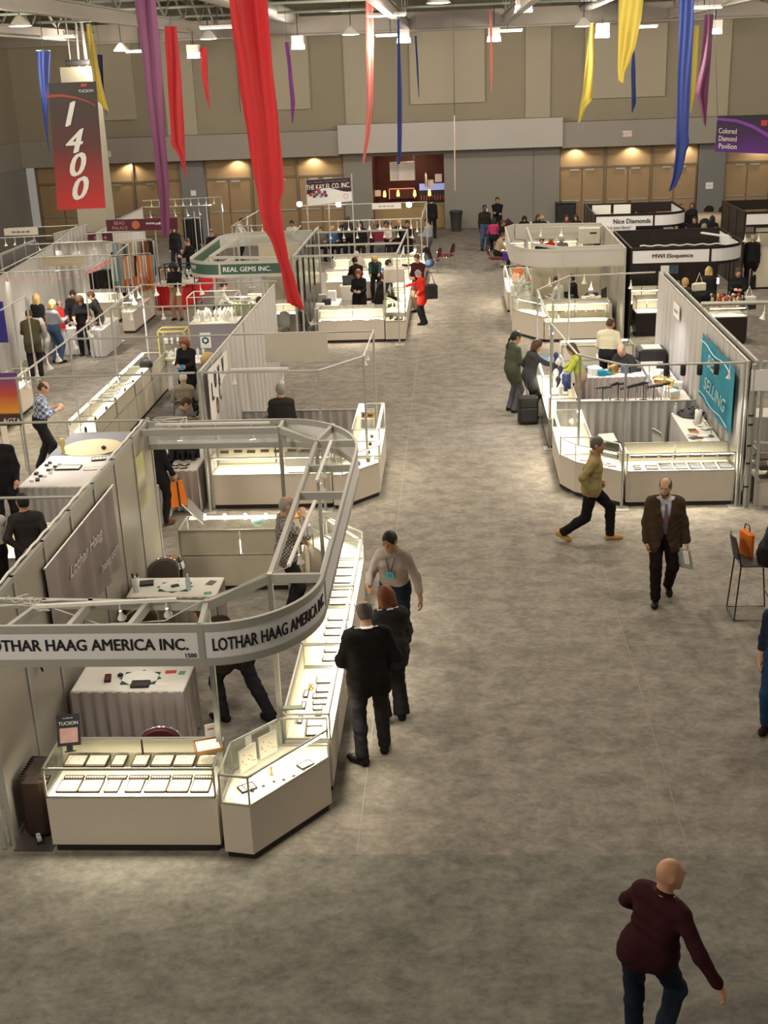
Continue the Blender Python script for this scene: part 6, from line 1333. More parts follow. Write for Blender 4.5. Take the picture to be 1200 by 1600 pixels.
t = thing('shopping_bag', 'bright orange bag with a black stripe carried by the man in the long coat', 'bag', (-4.66, 18.52, .30), .4); b = MB(); b.add([(-.13, -.06, 0), (.16, -.06, .02), (.16, .06, .02), (-.13, .06, 0), (-.10, -.02, .42), (.10, -.02, .44), (.10, .02, .44), (-.10, .02, .42)], [(0,3,2,1),(4,5,6,7),(0,1,5,4),(1,2,6,5),(2,3,7,6),(3,0,4,7)]); b.build('body', ORANGE, t); MB().bar((.02, -.062, .01), (.01, -.022, .43), .03, .01).build('stripe', BLACK, t); MB().tube([(-.05, 0, .42), (0, 0, .56), (.05, 0, .43)], .008).build('handle', BLACK, t)
# visitors at the lower left, behind the grey wall
person('dark-haired man in charcoal suit with hands behind him at the left, behind the grey wall', (-5.95, 15.15, 0), -20, 1.74, dict(lh=(-.10, -.16, .98), rh=(.08, -.17, .96), lep=(-1, -.5, 0), rep=(1, -.5, 0), head=(-20, 8)), clothmat('charcoal_suit', (.040, .036, .036)), hair=('short', 'black'), vox=.013, coat=True)
person('fair-haired man in white shirt at the left edge behind the grey wall', (-6.42, 15.0, 0), -30, 1.74, 'hands_front', WHT, hair=('short', 'blond'), vox=.014)
t = thing('back_sign', 'white card hanging on the back of the man in the white shirt', 'card', (-6.38, 14.70, 1.02), .3); MB().box(-.13, .13, -.01, .01, 0, .2).build('card', PAPER, t); flat_text('K', (.08, -.014, .04), (1, 0, 0), (0, 0, 1), .03, t, INK, world=False)
person('big man in long black coat at the left edge beyond the table', (-7.35, 17.95, 0), 150, 1.88, dict(lh=(-.2, .2, 1.0), rh=(.2, .2, 1.0)), BLKT, hair=('short', 'black'), vox=.016, coat=True, bulk=1.15)
pipe_frame('white rail of the booth nearest the left edge, in front of the charcoal-suited man', [((-8, 13.0), (-4.45, 13.0)), ((-8, 9.6), (-4.45, 9.6))], [(-7.5, 13.0)])
showcase('white case in the booth nearest the left edge', -6.95, -5.6, 15.55, 16.15, h=.92, power=8); 
person('person with violet and brown head scarf bent behind the top of the grey wall', (-5.25, 16.05, 0), 30, 1.64, 'counter', clothmat('violet_scarf', (.14, .08, .26), var=.6, scale=14), hair=('bob', 'brown'), fem=True, vox=.016)

# ------------------------------------------------------------------ left rear area
def booth_rails(label, pix, posts, z=2.44): 
    return pipe_frame(label, [(XY(*a, z), XY(*b_, z)) for a, b_ in pix], [XY(*p, z) for p in posts], z)
booth_rails('pipe frame over the jewellery table with the seated women', [((0, 425), (130, 420)), ((130, 420), (172, 397)), ((40, 402), (172, 397))], [(130, 420), (172, 397)])
booth_rails('long pipe frame before the grey curtain at the far left', [((45, 381), (163, 376)), ((0, 371), (82, 367)), ((0, 422), (84, 380)), ((180, 447), (221, 447))], [(84, 380), (163, 376)])
booth_rails('far pipe frame under the numbered banner', [((12, 356), (121, 351)), ((84, 380), (121, 351)), ((134, 365), (180, 361))], [(121, 351), (134, 365)])
booth_rails('pipe frame at the near end of the far left booths', [((1, 483), (40, 462)), ((0, 483), (-40, 505))], [(40, 462), (19, 474)])
booth_rails('pipe frame in front of the hanging clothes', [((160, 363), (242, 358)), ((163, 376), (200, 380)), ((182, 395), (200, 380))], [(242, 358), (200, 380)])
booth_rails('far pipe frame with many lamps above the dark clothes', [((222, 313), (345, 307)), ((225, 323), (330, 320)), ((170, 348), (222, 324)), ((345, 307), (349, 330))], [(345, 307), (222, 322), (303, 330), (322, 318)])
booth_rails('far pipe frame with an orange screen beyond the green-banded header', [((362, 352), (410, 325)), ((362, 352), (440, 351)), ((386, 337), (386, 352))], [(362, 352), (386, 337)])
drape_wall('tall grey curtain at the far left behind the seated women', XY(-20, 445, 2.4), XY(82, 385, 2.4), seed=31)
drape_wall('pale grey curtain wall behind the tan sign, far left', XY(84, 380, 2.4), XY(160, 377, 2.4), seed=32, m=GDRAPE); drape_wall('grey curtain wall under the numbered banner', XY(84, 366, 2.4), XY(136, 352, 2.4), seed=33, m=GDRAPE)
t = partition('dark grey hard wall at the far left edge', XY(40, 384, 2.44)[0]-.2, [34+i for i in range(4)], mat('dark_grey_wall_panel', (.13, .13, .125), .5)); 
drape_wall('white curtain wall receding under the far sloped rail', XY(150, 365, 2.4), XY(222, 325, 2.4), seed=35, m=WHT)
def small_sign(label, px_, w, h, Y, m, txt=None, tm=None, name='sign_board', th=.06, tw=None):
    c = pY(*px_, Y); t = thing(name, label, 'sign', c); MB().box(-w/2, w/2, -.012, .012, -h/2, h/2).build('board', m, t)
    if txt == '~': blurred_print(t, (0, -.014, 0), (1, 0, 0), (0, 0, 1), w*.55, h*.3, 2, tm)
    elif txt: flat_text(txt, (0, -.018, 0), (1, 0, 0), (0, 0, 1), th, t, tm or INK, width=tw, world=False)
    return t
small_sign('cream name sign on the far left front rail', (33, 362), 1.1, .22, 38.2, mat('cream_board', 0, 0), '~')
small_sign('tan blank sign board hanging in front of the pale curtain', (99, 407), 1.2, .28, 33.6, mat('tan_board', (.50, .42, .28), .7))
t = thing('text_banner', 'white banner with dark lettering on the tall curtain at the far left', 'banner', (XY(22, 425, 2.2)[0]+.12, XY(22, 425, 2.2)[1], 1.35)); MB().box(0, .015, -1.5, 1.2, 0, .9).build('cloth', MATS['white_banner_cloth'], t); blurred_print(t, (.018, .0, .66), (0, 1, 0), (0, 0, 1), 2.1, .16, 7, mat('teal_print', (.05, .20, .22), .6), 5); blurred_print(t, (.018, .3, .36), (0, 1, 0), (0, 0, 1), 1.5, .12, 8, mat('grey_violet_print', (.20, .15, .22), .6), 4)
t = thing('aisle_poster', 'orange and purple poster sign at the left edge beside the aisle', 'sign', pY(8, 615, 21.5)); b = MB(); b.box(-.28, .28, -.02, .02, -.62, .4); b.build('board', gradient_mat('sunset_poster', [(0, (.05, .02, .015)), (.22, (.06, .02, .015)), (.25, (.85, .38, .05)), (.6, (.6, .08, .04)), (1, (.10, .05, .25))]), t); flat_text('AGTA', (.06, -.024, -.52), (1, 0, 0), (0, 0, 1), .09, t, INKW, world=False); MB().tube([(-.2, 0, -.62), (-.2, 0, -t.location.z)], .015).tube([(.2, 0, -.62), (.2, 0, -t.location.z)], .015).build('leg', ALUP, t)
t = thing('blue_panel', 'narrow blue panel sign at the far left edge', 'sign', pY(1, 505, 27)); MB().box(-.25, .12, -.02, .02, -.45, .5).build('board', mat('deep_blue_panel', (.03, .03, .22), .5), t); MB().tube([(.1, 0, -.4), (.1, 0, -t.location.z)], .015).build('leg', ALUP, t)
# tables and cases of the women's booth
def table_px(label, a, b_, depth, z=.75, skirt=None, seed=1, **k):
    p, q = XY(*a, z), XY(*b_, z); return skirted_table(label, min(p[0], q[0]), max(p[0], q[0]), min(p[1], q[1]), min(p[1], q[1])+depth, z, skirt or GDRAPE, seed=seed, legs=False, **k)
table_px('grey-skirted table heaped with jewellery before the curly-haired woman', (96, 512), (142, 512), 1.5, seed=41); table_px('grey-skirted table at the far left with white displays', (12, 512), (38, 512), 1.3, seed=42)
skirted_table('curved end of the grey-skirted table under the sloping pipe', XY(142, 512, .75)[0]+.02, XY(186, 495, .75)[0], XY(142, 512, .75)[1]-.3, XY(142, 512, .75)[1]+1.4, .75, GDRAPE, seed=43, legs=False)
for i, (a, b_, lb) in enumerate((((188, 472), (222, 460), 'brightly lit white case at the corner of the left aisle'), ((118, 458), (180, 458), 'long white counter case behind the woman in black'))):
    p, q = XY(*a, .92), XY(*b_, .92); showcase(lb, p[0], q[0], p[1], p[1]+(2.6 if i == 0 else .6), h=.92, power=14 if i == 0 else 10)
showcase('white case at the left edge of the far aisle, seen past the pipes', *[XY(-10, 590, .92)[0], XY(66, 560, .92)[0]], 23.2, 26.2, h=.92, front='+x', power=8); showcase('low white case at the very left edge beside the aisle', -9.9, -9.1, 20.0, 22.9, h=.92, front='+x', power=8)
for k, (x, y) in enumerate(spread(26, -10.5, -9.95, 31.7, 32.9, rn)): tray((x, y, .752), rn.uniform(.1, .22), rn.uniform(.08, .15), rn.uniform(0, 3), 'jewellery tray, %s from the camera on the heaped grey-skirted table' % ORD[k], 'jewellery on the heaped table', pad=PAPER if k % 2 else TRAYB, rim=TRAYB if k % 3 else PAPER, h=.04)
for k in range(5): prop(MB().lathe([(.07, 0), (.02, .03), (.015, .16), (.05, .22), (.085, .24)], (0, 0, 0), 12).build('cake_stand', PAPER), '%s of five white display stands on the far left table' % ordn(k, 5), 'display', 'white display stands at the far left').location = (-12.1+.09*k, 31.95+.2*(k % 3), .752)
PP = lambda lb, x, y, z, f, h, pose, top, **k: person(lb, (*XY(x, y, z), 0), f, h, pose, top, **k)
PP('woman with long ponytail in black top, seated with her back to the aisle', 56, 462, 1.62, 20, 1.68, 'stand', BLKT, hair=('long', 'blond'), fem=True, sleeves=.3, bottom=WHT)
PP('blonde person with red jacket over the arm beside the jewellery table', 78, 469, 1.66, 30, 1.68, 'hands_front', GRYT, hair=('bob', 'blond'), fem=True, bottom=JEAN2)
PP('man in olive jacket at the far left table, turned away', 44, 485, 1.68, -20, 1.72, 'counter', OLV, hair=('short', 'brown'), coat=True, bulk=1.1)
PP('balding man in blue shirt behind the blonde person', 90, 463, 1.40, 150, 1.66, 'sit', BLUET, hair=('ring', 'brown')); PP('dark-haired man behind the curly-haired woman', 114, 451, 1.66, 170, 1.72, 'counter', BLKT, hair=('short', 'black'), skin=SKIN2)
PP('curly dark-haired woman in black tank top bending over the jewellery table', 124, 461, 1.62, 165, 1.68, 'counter', BLKT, hair=('curly', 'brown'), fem=True, sleeves=.08)
PP('short-haired woman in black patterned top and tan boots at the jewellery table', 151, 453, 1.68, 250, 1.70, 'point', clothmat('black_patterned_top', (.03, .03, .025), var=.8, scale=30), hair=('short', 'brown'), fem=True, bottom=GREYTR, shoe=clothmat('tan_boot', (.35, .20, .09)))
t = thing('red_jacket', 'red jacket hanging from the arm of the blonde person', 'jacket', (*XY(92, 500, 1.0), .75), .3); b = MB(); b.drape((-.16, 0), (.16, .05), 0, .55, .04, .14, 3, 1.4); b.build('cloth', clothmat('red_jacket_cloth', (.60, .03, .03)), t); t = thing('shoulder_bag', 'brown shoulder bag on the back of the blonde person', 'bag', (*XY(79, 500, 1.05), .90), .2); MB().bbox(-.15, .15, -.06, .06, 0, .3, .04).build('body', clothmat('brown_leather_bag', (.20, .13, .07)), t)
spot_row((*XY(4, 427, 2.44), 2.44), (*XY(126, 422, 2.44), 2.44), 9, 'small pinkish bell lamp, # of nine over the far left tables', (0, .2, -1), 'lamps over the far left tables', size=1.1, shell=mat('pinkish_lamp_shell', (.62, .38, .32), .4)); lamp('SPOT', 'spot_lamp_light', (-10.3, 30.6, 2.4), 150, (1, .93, .82), .1, (-10, 32.2, 0), 130, .8)
spot_row((*XY(132, 418, 2.44), 2.44), (*XY(170, 399, 2.44), 2.44), 12, 'red-lit bell lamp, # of twelve on the sloping rail over the dark garments', (.3, .1, -1), 'red lamps on the sloping rail', size=.9, shell=mat('red_lamp_shell', (.6, .16, .12), .4), jit=0)
for i, (a, b_, n_, w_) in enumerate((((0, 372), (60, 368), 4, 'the far left name sign rail'), ((45, 379), (160, 377), 4, 'the rail before the pale curtain'), ((180, 447), (221, 447), 3, 'the bright corner case rail'), ((230, 314), (340, 308), 9, 'the far rail above the dark clothes'), ((225, 330), (320, 325), 5, 'the second far rail above the dark clothes'), ((225, 443), (330, 441), 3, 'the grey frame past the left aisle'), ((178, 482), (330, 478), 3, 'the middle frame past the left aisle'), ((30, 588), (95, 535), 4, 'the sloping pipe above the plaid-shirted man'), ((102, 530), (215, 450), 6, 'the sloping pipe beyond the plaid-shirted man'), ((366, 351), (436, 350), 4, 'the rail left of the dark-walled booth'))):
    spot_row((*XY(*a, 2.44), 2.44), (*XY(*b_, 2.44), 2.44), n_, 'bell lamp, # under '+w_, (.1, .1, -1), 'lamps on '+w_, cool=i in (2, 3, 4, 7), size=1.5 if i in (2, 7, 8, 5) else 1.15, arm=.14, power=22 if i in (2, 7, 8) and n_ < 5 else 0, jit=.3)
lamp('SPOT', 'spot_lamp_light', (-7.2, 26.6, 2.4), 110, (.95, .94, 1), .1, (-7.4, 27.8, 0), 130, .8); lamp('SPOT', 'spot_lamp_light', (-9.2, 46, 2.6), 220, (.93, .92, 1), .1, (-9.0, 44, 0), 140, .8)
# garments on racks
def garment_rack(label, a, b_, z0, z1, cols, n, seed):
    t = thing('clothes_rack', label, 'clothes rack', (a[0], a[1], 0)); MB().tube([(*a, z1+.05), (*b_, z1+.05)], .015).tube([(*a, 0), (*a, z1+.05)], .018).tube([(*b_, 0), (*b_, z1+.05)], .018).build('rail', ALUP, t, world=True)
    r = random.Random(seed); g0 = None
    for i in range(n):
        u = (i+.5)/n; x, y = a[0]+(b_[0]-a[0])*u, a[1]+(b_[1]-a[1])*u; L = r.uniform(.5, .95)*(z1-z0); c_ = cols[r.randrange(len(cols))]; w = .14
        cn = c_.name.split('_')[-1]; g = thing('garment', '%s garment, %s along the %s' % (cn, ORD[i % 20], label.split(' under')[0].split(' behind')[0].split(' at')[0]), 'garment', (x, y, z1-L), r.uniform(-.25, .25), 'garments on the '+label)
        b = MB(); b.drape((-w, 0), (w, .01), 0, L, .03, .12, i+seed, 1.5, 3); b.build('cloth', c_, g)
    return t
cl = [clothmat('garment_'+n, c_) for n, c_ in (('tan', (.35, .24, .15)), ('teal', (.10, .22, .22)), ('white', (.6, .58, .55)), ('brown', (.12, .06, .03)), ('black', (.02, .02, .02)), ('blue', (.25, .42, .55)), ('orange', (.55, .17, .05)), ('grey', (.25, .24, .22)))]
garment_rack('front rack of mixed clothes under the dark red sign', XY(172, 402, 1.9), XY(235, 398, 1.9), .7, 1.9, cl, 16, 3); garment_rack('rear rack of mixed clothes behind the grey-shirted man', XY(180, 380, 2.2), XY(236, 376, 2.2), 1.0, 2.2, cl, 16, 5)
blk = [clothmat('garment_black', 0), clothmat('garment_brown', 0)]; garment_rack('rack of dark fur garments under the red lamps', XY(144, 430, 1.5), XY(176, 415, 1.6), .8, 1.55, blk, 9, 7); garment_rack('rack of black coats at the far lit booth', XY(288, 343, 1.9), XY(312, 342, 1.9), .6, 1.9, [clothmat('garment_black', 0)], 5, 8)
small_sign('dark maroon sign with white lettering above the hanging clothes', (222, 351), 2.3, .36, 38.5, mat('dark_maroon_vinyl', (.085, .012, .03), .5)); t = bpy.data.objects[[o.name for o in bpy.data.objects if o.name.startswith('sign_board')][-1]]; LP = mat('dull_pink_print', (.42, .25, .25), .6); flat_text('BEAD', (-.72, -.018, .07), (1, 0, 0), (0, 0, 1), .10, t, LP, world=False); flat_text('PALACE', (-.72, -.018, -.08), (1, 0, 0), (0, 0, 1), .10, t, LP, world=False); MB().lathe([(.13, 0), (.13, .005)], (-.2, -.014, 0), 16, (0, -1, 0)).build('orange_disc', mat('dull_orange_print', (.40, .13, .05), .6), t); flat_text('www.', (.28, -.018, .03), (1, 0, 0), (0, 0, 1), .06, t, INKW, world=False); blurred_print(t, (.68, -.014, .03), (1, 0, 0), (0, 0, 1), .5, .08, 4, INKW, 2); small_sign('small maroon side sign left of the hanging clothes', (157, 371), .8, .35, 39, MATS['dark_maroon_vinyl'], '~', mat('dull_pink_print', 0))
PP('man in grey shirt and dark trousers seen from behind near the hanging clothes', 211, 388, 1.76, 0, 1.78, 'hands_front', GRYT, hair=('short', 'brown'))
PP('woman in tan top beside the dark garments', 178, 395, 1.6, 200, 1.66, 'hands_front', TANT, hair=('short', 'brown'), fem=True, bottom=ORGT); PP('grey-shirted person left of the red-skirted table', 194, 402, 1.4, 200, 1.66, 'sit', GRYT, hair=('short', 'grey'))
PP('curly black-haired person in black jacket and khaki trousers by the red table', 271, 410, 1.74, 190, 1.76, 'hands_front', BLKT, hair=('afro', 'black'), bottom=KHAKI, skin=SKIN2)
PP('boyish man in black looking at a phone beyond the green-banded header', 295, 378, 1.55, 230, 1.70, 'hands_front', BLKT, hair=('short', 'brown')); PP('man with dark green cap near the far lamps', 331, 366, 1.5, 180, 1.7, 'hands_front', BLKT, hair=('short', 'darkgrey'))
PP('person in white top bending at the far booth past the green-banded header', 369, 340, 1.68, 100, 1.72, 'counter', WHT, hair=('short', 'black')); PP('tall man in dark suit at the far lit booth', 303, 341, 1.8, 190, 1.84, 'stand', DARKSUIT, hair=('short', 'brown'), bulk=1.2, coat=True); PP('person in black near the far left lamps', 272, 357, 1.6, 180, 1.7, 'stand', BLKT, hair=('long', 'black'), fem=True)
# red-skirted table, glass cabinet
p = XY(240, 447, .78); q = XY(270, 447, .78); skirted_table('table with bright red skirt left of the green-banded header', p[0], q[0]+.35, p[1], p[1]+1.0, .78, REDC, seed=51, legs=False); p2 = XY(300, 430, .78); skirted_table('long red-skirted table behind the curly-haired person', q[0]+.4, p2[0]+.1, p[1]+1.0, p[1]+5, .78, REDC, seed=52, legs=False)
def vitrine(label, loc, w, d, z0, z1, fr, base=None, shelves=1, rz=0, group=None, content=None, name='glass_cabinet'):
    t = thing(name, label, 'display case', loc, rz, group); P = [(-w/2, -d/2), (w/2, -d/2), (w/2, d/2), (-w/2, d/2)]; b = MB(); edge_frame(b, P, z0, z1, .03); b.build('frame', fr, t)
    g = MB()
    for i in range(4): p, q = P[i], P[(i+1) % 4]; g.add([(*p, z0+.02), (*q, z0+.02), (*q, z1-.02), (*p, z1-.02)], [(0, 1, 2, 3)])
    g.build('glass', GLASS, t)
    if base: MB().box(-w/2, w/2, -d/2, d/2, 0, z0).build('base', base, t)
    else:
        for x, y in P: MB().box(x-.015, x+.015, y-.015, y+.015, 0, z0).build('leg', fr, t)
    for k in range(shelves):
        z = z0+(z1-z0)*(k+.0)/max(1, shelves)+.02; MB().box(-w/2+.02, w/2-.02, -d/2+.02, d/2-.02, z, z+.015).build('shelf', DECK if k == 0 else GLASS, t)
        c_ = MB(); rr = random.Random(k+int(abs(loc[0])*10))
        for j in range(8): c_.lathe([(.04, 0), (.02, .05), (.05, .1), (.01, .14)], (rr.uniform(-w*.38, w*.38), rr.uniform(-d*.3, d*.3), z+.015), 7)
        c_.build('jewelry_stand', content or PAPER, t)
    return t
c_ = XY(268, 452, .78); vitrine('black-framed glass cabinet on the red-skirted table', (p[0]+.75, p[1]+.5, 0), 1.1, .8, .785, 1.35, BLACK, None, 2)
c_ = XY(270, 522, 1.45); vitrine('yellow brass-framed glass cabinet standing in the left aisle', (*XY(272, 530, 1.2), 0), .62, .5, .75, 1.45, BRASS, None, 2); c_ = XY(303, 430, .92)
rn = random.Random(77)
for k in range(24): o = prop(MB().lathe([(.06, 0), (.02, .06), (.07, .16), (.02, .22)], (0, 0, 0), 7).build('bust_display', PAPER if k % 3 else CARD), 'white bust or display in the crowd on the long red-skirted table', 'display', 'displays on the long red-skirted table'); o.location = (rn.uniform(q[0]+.5, p2[0]), rn.uniform(p[1]+1.2, p[1]+4.8), .785)
t = thing('white_case_stand', 'grey-clad display stand with a white hexagon badge under the green-banded header', 'display case', (*XY(337, 500, .92), 0)); MB().box(-.62, .62, -.45, .45, 0, .9).build('body', mat('grey_violet_laminate', (.24, .22, .24), .6), t); b = MB(); edge_frame(b, [(-.62, -.45), (.62, -.45), (.62, .45), (-.62, .45)], .9, 1.62, .02); b.build('frame', WPL, t); MB().box(-.6, .6, -.43, .43, .9, .92).build('deck', DECK, t)
b = MB(); b.add([(-.62, -.45, .92), (.62, -.45, .92), (.62, -.45, 1.6), (-.62, -.45, 1.6)], [(0, 1, 2, 3)]); b.build('glass', GLASS, t); MB().box(-.36, -.08, -.465, -.455, .28, .68).build('badge_sheet', PAPER, t); MB().lathe([(.10, 0), (.10, .005), (.055, .005)], (-.22, -.475, .48), 6, (0, -1, 0)).build('hexagon_mark', mat('dark_teal_mark', (.01, .09, .10), .5), t); MB().lathe([(.05, 0), (.05, .004)], (-.22, -.482, .48), 6, (0, -1, 0)).build('hexagon_core', PAPER, t)
b = MB(); rr = random.Random(4)
for j in range(14): b.lathe([(.05, 0), (.03, .08), (.07, .2), (.02, .3)], (rr.uniform(-.5, .5), rr.uniform(-.3, .3), .92), 8)
b.build('jewelry_stand', PAPER, t); lamp('POINT', 'case_light', (t.location.x, t.location.y-.2, 1.5), 14, (1, .9, .72), .1)

# ------------------------------------------------------------------ booth with the green band (x -7.1..-4.35, y 31.2..37.3)
gp = [(-7.10, 36.4), (-7.10, 32.3)]+arc(-6.15, 32.3, .95, 1.05, 180, 270, 12)[1:]+[(-4.38, 31.25)]
g = fascia('curved header with a dark green band reading REAL GEMS INC.', gp, 2.02, 2.44, TEALD, mat('pale_grey_trim', (.46, .46, .42), .5), [(-6.15, 31.25, 0)], rail_h=.08)
path_text('REAL GEMS INC.', gp, path_len(gp)[-1]-1.05, 2.23, .12, g, INKW, width=1.25, bold=.015); path_text('1417', gp, path_len(gp)[-1]-2.65, 2.26, .10, g, INKW)
g2 = fascia('plain pale rear header of the green-banded booth', [(-4.4, 37.3), (-6.1, 37.3)]+arc(-6.1, 36.4, 1.0, .9, 90, 180, 8)[1:], 2.02, 2.44, mat('pale_sign_vinyl', (.50, .50, .47), .5), MATS['pale_grey_trim'], [(-5.2, 37.3, 0)], rail_h=.06)
t = thing('booth_truss', 'inner pale beams behind the green band', 'booth frame', (-6.4, 32.4, 0))
for a, b_ in (((-6.5, 32.3), (-4.4, 31.8)), ((-6.6, 32.4), (-6.5, 36.2)), ((-6.5, 36.2), (-5.3, 36.6)), ((-5.3, 36.6), (-5.3, 37.3)), ((-5.9, 32.1), (-6.0, 31.3))): MB().bar((*a, 2.40), (*b_, 2.40), .08, .07).build('beam', MATS['pale_grey_trim'], t, world=True)
for a in ((-6.55, 32.4), (-6.5, 36.2), (-5.3, 36.6), (-4.95, 31.4), (-5.05, 31.4)): MB().box(a[0]-.03, a[0]+.03, a[1]-.03, a[1]+.03, 0, 2.4).build('post', MATS['pale_grey_trim'], t, world=True)
PP('man in white shirt bending at the case under the green band', 338, 448, 1.55, 60, 1.74, 'counter', WHT, hair=('short', 'brown'))
vitrine('tiered glass case with green and yellow goods under the green band', (*XY(375, 480, 1.0), 0), .95, .6, .35, 1.25, WPL, WHITE, 3, content=mat('green_yellow_goods', (.35, .42, .12), .6, var=.8, scale=9)); lamp('POINT', 'case_light', (*XY(375, 480, 1.0), 1.2), 10, (1, .9, .72), .1)
showcase('white case inside the green-banded booth', -6.2, -4.9, 35.2, 35.8, power=12); showcase('bright case at the right of the green-banded booth', -5.4, -4.5, 33.4, 34.0, power=14)
shell_chair('grey chair inside the green-banded booth', (-4.85, 32.4, 0), 2.6); PP('person in dark top half hidden inside the green-banded booth', 400, 470, 1.2, 100, 1.7, 'sit', DARKSUIT, hair=('short', 'brown'))
partition('tan inner wall of the green-banded booth', 34.5, [-5.6, -5.0, -4.45], mat('tan_inner_wall', (.50, .44, .32), .6), ax='x')
t = thing('fire_strobe', 'small white alarm strobe on the blue-grey pilaster', 'alarm', (-12.0, WY-.08, 1.95)); MB().box(-.12, .12, -.04, .03, -.12, .12).build('housing', LAMPW, t); MB().lathe([(.05, .0), (.05, .03)], (0, -.04, 0), 10, (0, -1, 0)).build('lens', PAPER, t)
# ------------------------------------------------------------------ dark-walled corner booth (x -4.3..-1.4, y 31.9..38) and the busy counters behind
partition('dark glossy hard wall of the middle booth, lined with photo panels', -4.30, [31.9+1.0*i for i in range(7)], DARKW, rail=ALUP)
for k in range(4):
    t = thing('photo_panel', 'dark jewellery photo panel on the glossy wall, %s from the camera' % ORD[k], 'picture', (-4.27, 32.9+1.25*k, .9)); MB().box(0, .02, -.35, .35, 0, 1.3).build('panel', mat('dark_jewel_photo', (.07, .075, .065), .25, var=1.4, scale=5), t)
    MB().lathe([(.09, 0), (.09, .006)], (.021, .05, .9-.2*k), 10, (1, 0, 0)).build('bright_jewel', [mat('green_gem_print', (.05, .40, .12), .3), PAPER, mat('green_gem_print', 0, 0), PAPER][k], t)
pipe_frame('pipe frame of the middle dark-walled booth', [((-4.3, 31.9), (-1.56, 31.9)), ((-1.56, 31.9), (-1.45, 36.8)), ((-4.2, 33.9), (-1.5, 33.9)), ((-4.2, 36.8), (-1.45, 36.8))], [(-1.56, 31.9), (-1.45, 36.8), (-4.1, 31.75)], square=True)
pipe_frame('second pipe frame behind the middle dark-walled booth', [((-5.0, 39.5), (-1.1, 39.6)), ((-4.9, 38.6), (-4.9, 36.5))], [(-1.12, 39.6), (-4.3, 38.2)]); pipe_frame('tall far pipe frame carrying the bright flood lamps', [((-5.6, 44.6), (-1.05, 44.6)), ((-1.05, 44.6), (-1.1, 39.6))], [(-1.05, 44.6), (-4.6, 44.6)])
showcase('white front case of the middle dark-walled booth', -3.78, -1.98, 32.3, 32.85, h=.92, deck=.58, power=16)
for k, (x, w, d) in enumerate(((-3.55, .3, .26), (-3.1, .38, .26), (-2.7, .34, .24), (-2.25, .34, .24))): tray((x, 32.52, .585), w, d, 0, 'large white pad, %s in the front case of the middle booth' % ordn(k, 4), 'pads in the middle front case', slots=2 if k == 0 else 0)
t = thing('tower_case', 'tall white glass tower case at the corner of the middle booth', 'display case', (-1.68, 32.55, 0)); w, d = .27, .27; P = [(-w, -d), (w, -d), (w, d), (-w, d)]
MB().prism(shrink(P, .03), 0, .07).build('kick_board', KICK, t); MB().prism(P, .07, .55).build('body', WHITE, t); MB().prism(P, 1.62, 1.95).build('top_box', WHITE, t); b = MB(); edge_frame(b, P, .55, 1.62, .02); b.build('frame', ALU, t)
for z in (.56, .9, 1.25): MB().box(-w+.02, w-.02, -d+.02, d-.02, z, z+.012).build('shelf', DECK if z < .6 else GLASS, t)
g = MB()
for i in range(4): p, q = P[i], P[(i+1) % 4]; g.add([(*p, .56), (*q, .56), (*q, 1.6), (*p, 1.6)], [(0, 1, 2, 3)])
g.build('glass', GLASS, t); b = MB(); rr = random.Random(8)
for z in (.57, .91, 1.26):
    for j in range(5): b.lathe([(.03, 0), (.03, .02), (.01, .04), (.035, .08)], (rr.uniform(-.18, .18), rr.uniform(-.15, .1), z), 8)
b.build('watch_stand', TRAYB, t); MB().box(-.02, .19, -.2, -.02, .575, .60).build('leather_folder', BLACK, t); lamp('POINT', 'case_light', (-1.68, 32.45, 1.58), 12, (1, .92, .8), .08)
for i in range(3): showcase('white aisle case of the middle booth, %s from the camera' % ORD[i], -1.98, -1.42, 33.2+1.85*i, 35.0+1.85*i, h=1.0, front='+x', power=11, group='aisle cases of the middle booth')
for i in range(3): showcase('bright white counter case across the rear of the middle booth, %s' % ordn(i, 3), -4.2+.98*i, -3.26+.98*i, 38.6, 39.2, h=.95, power=22, group='rear counter cases of the middle booth')
for i in range(3): showcase('bright white case in the second row behind the middle booth, %s' % ordn(i, 3), -4.2+1.0*i, -3.24+1.0*i, 41.2, 42.0, h=.95, power=24, group='second row of rear cases')
showcase('bright white case facing the aisle beyond the middle booth', -1.9, -1.1, 41.0, 44.2, h=.95, front='+x', power=20)
skirted_table('office table with equipment along the dark glossy wall', -4.0, -3.35, 33.4, 34.9, .75, GDRAPE, seed=61, legs=False)
t = thing('laptop', 'dark laptop open on the pale cabinet in the middle booth', 'laptop', (-3.25, 36.1, .95), .1); MB().box(-.17, .17, -.12, .12, 0, .02).build('base', BLACK, t); bb = MB(); board(bb, (0, .13, .13), (1, 0, 0), (0, .25, 1), .34, .24, .012); bb.build('screen', BLACK, t)
t = thing('filing_cabinet', 'low cream cabinet under the laptop', 'cabinet', (-3.2, 36.1, 0)); MB().bbox(-.3, .3, -.22, .22, 0, .94, .01).build('body', CREAM, t); MB().box(-.26, .26, -.235, -.222, .5, .9).box(-.26, .26, -.235, -.222, .06, .46).build('drawer', WHITE, t)
for k, (x, y) in enumerate(((-3.85, 33.6), (-3.7, 34.0), (-3.85, 34.4), (-3.6, 34.6))): prop(MB().bbox(-.12, .12, -.1, .1, 0, .1+.06*k, .01).build('office_box', [PAPER, BLACK, GREYPL, PAPER][k]), '%s item of office gear on the table by the glossy wall' % ORD[k], 'equipment').location = (x, y, .752)
shell_chair('grey shell chair left of the front case of the middle booth', (-4.02, 32.75, 0), -.9); shell_chair('grey shell chair behind the office table', (-3.1, 34.9, 0), 2.4)
small_sign('white name sign on the tall far rail, right part', (604, 322), 1.05, .2, 44.4, SIGNW, '~', mat('dark_red_print', (.45, .12, .12), .6))
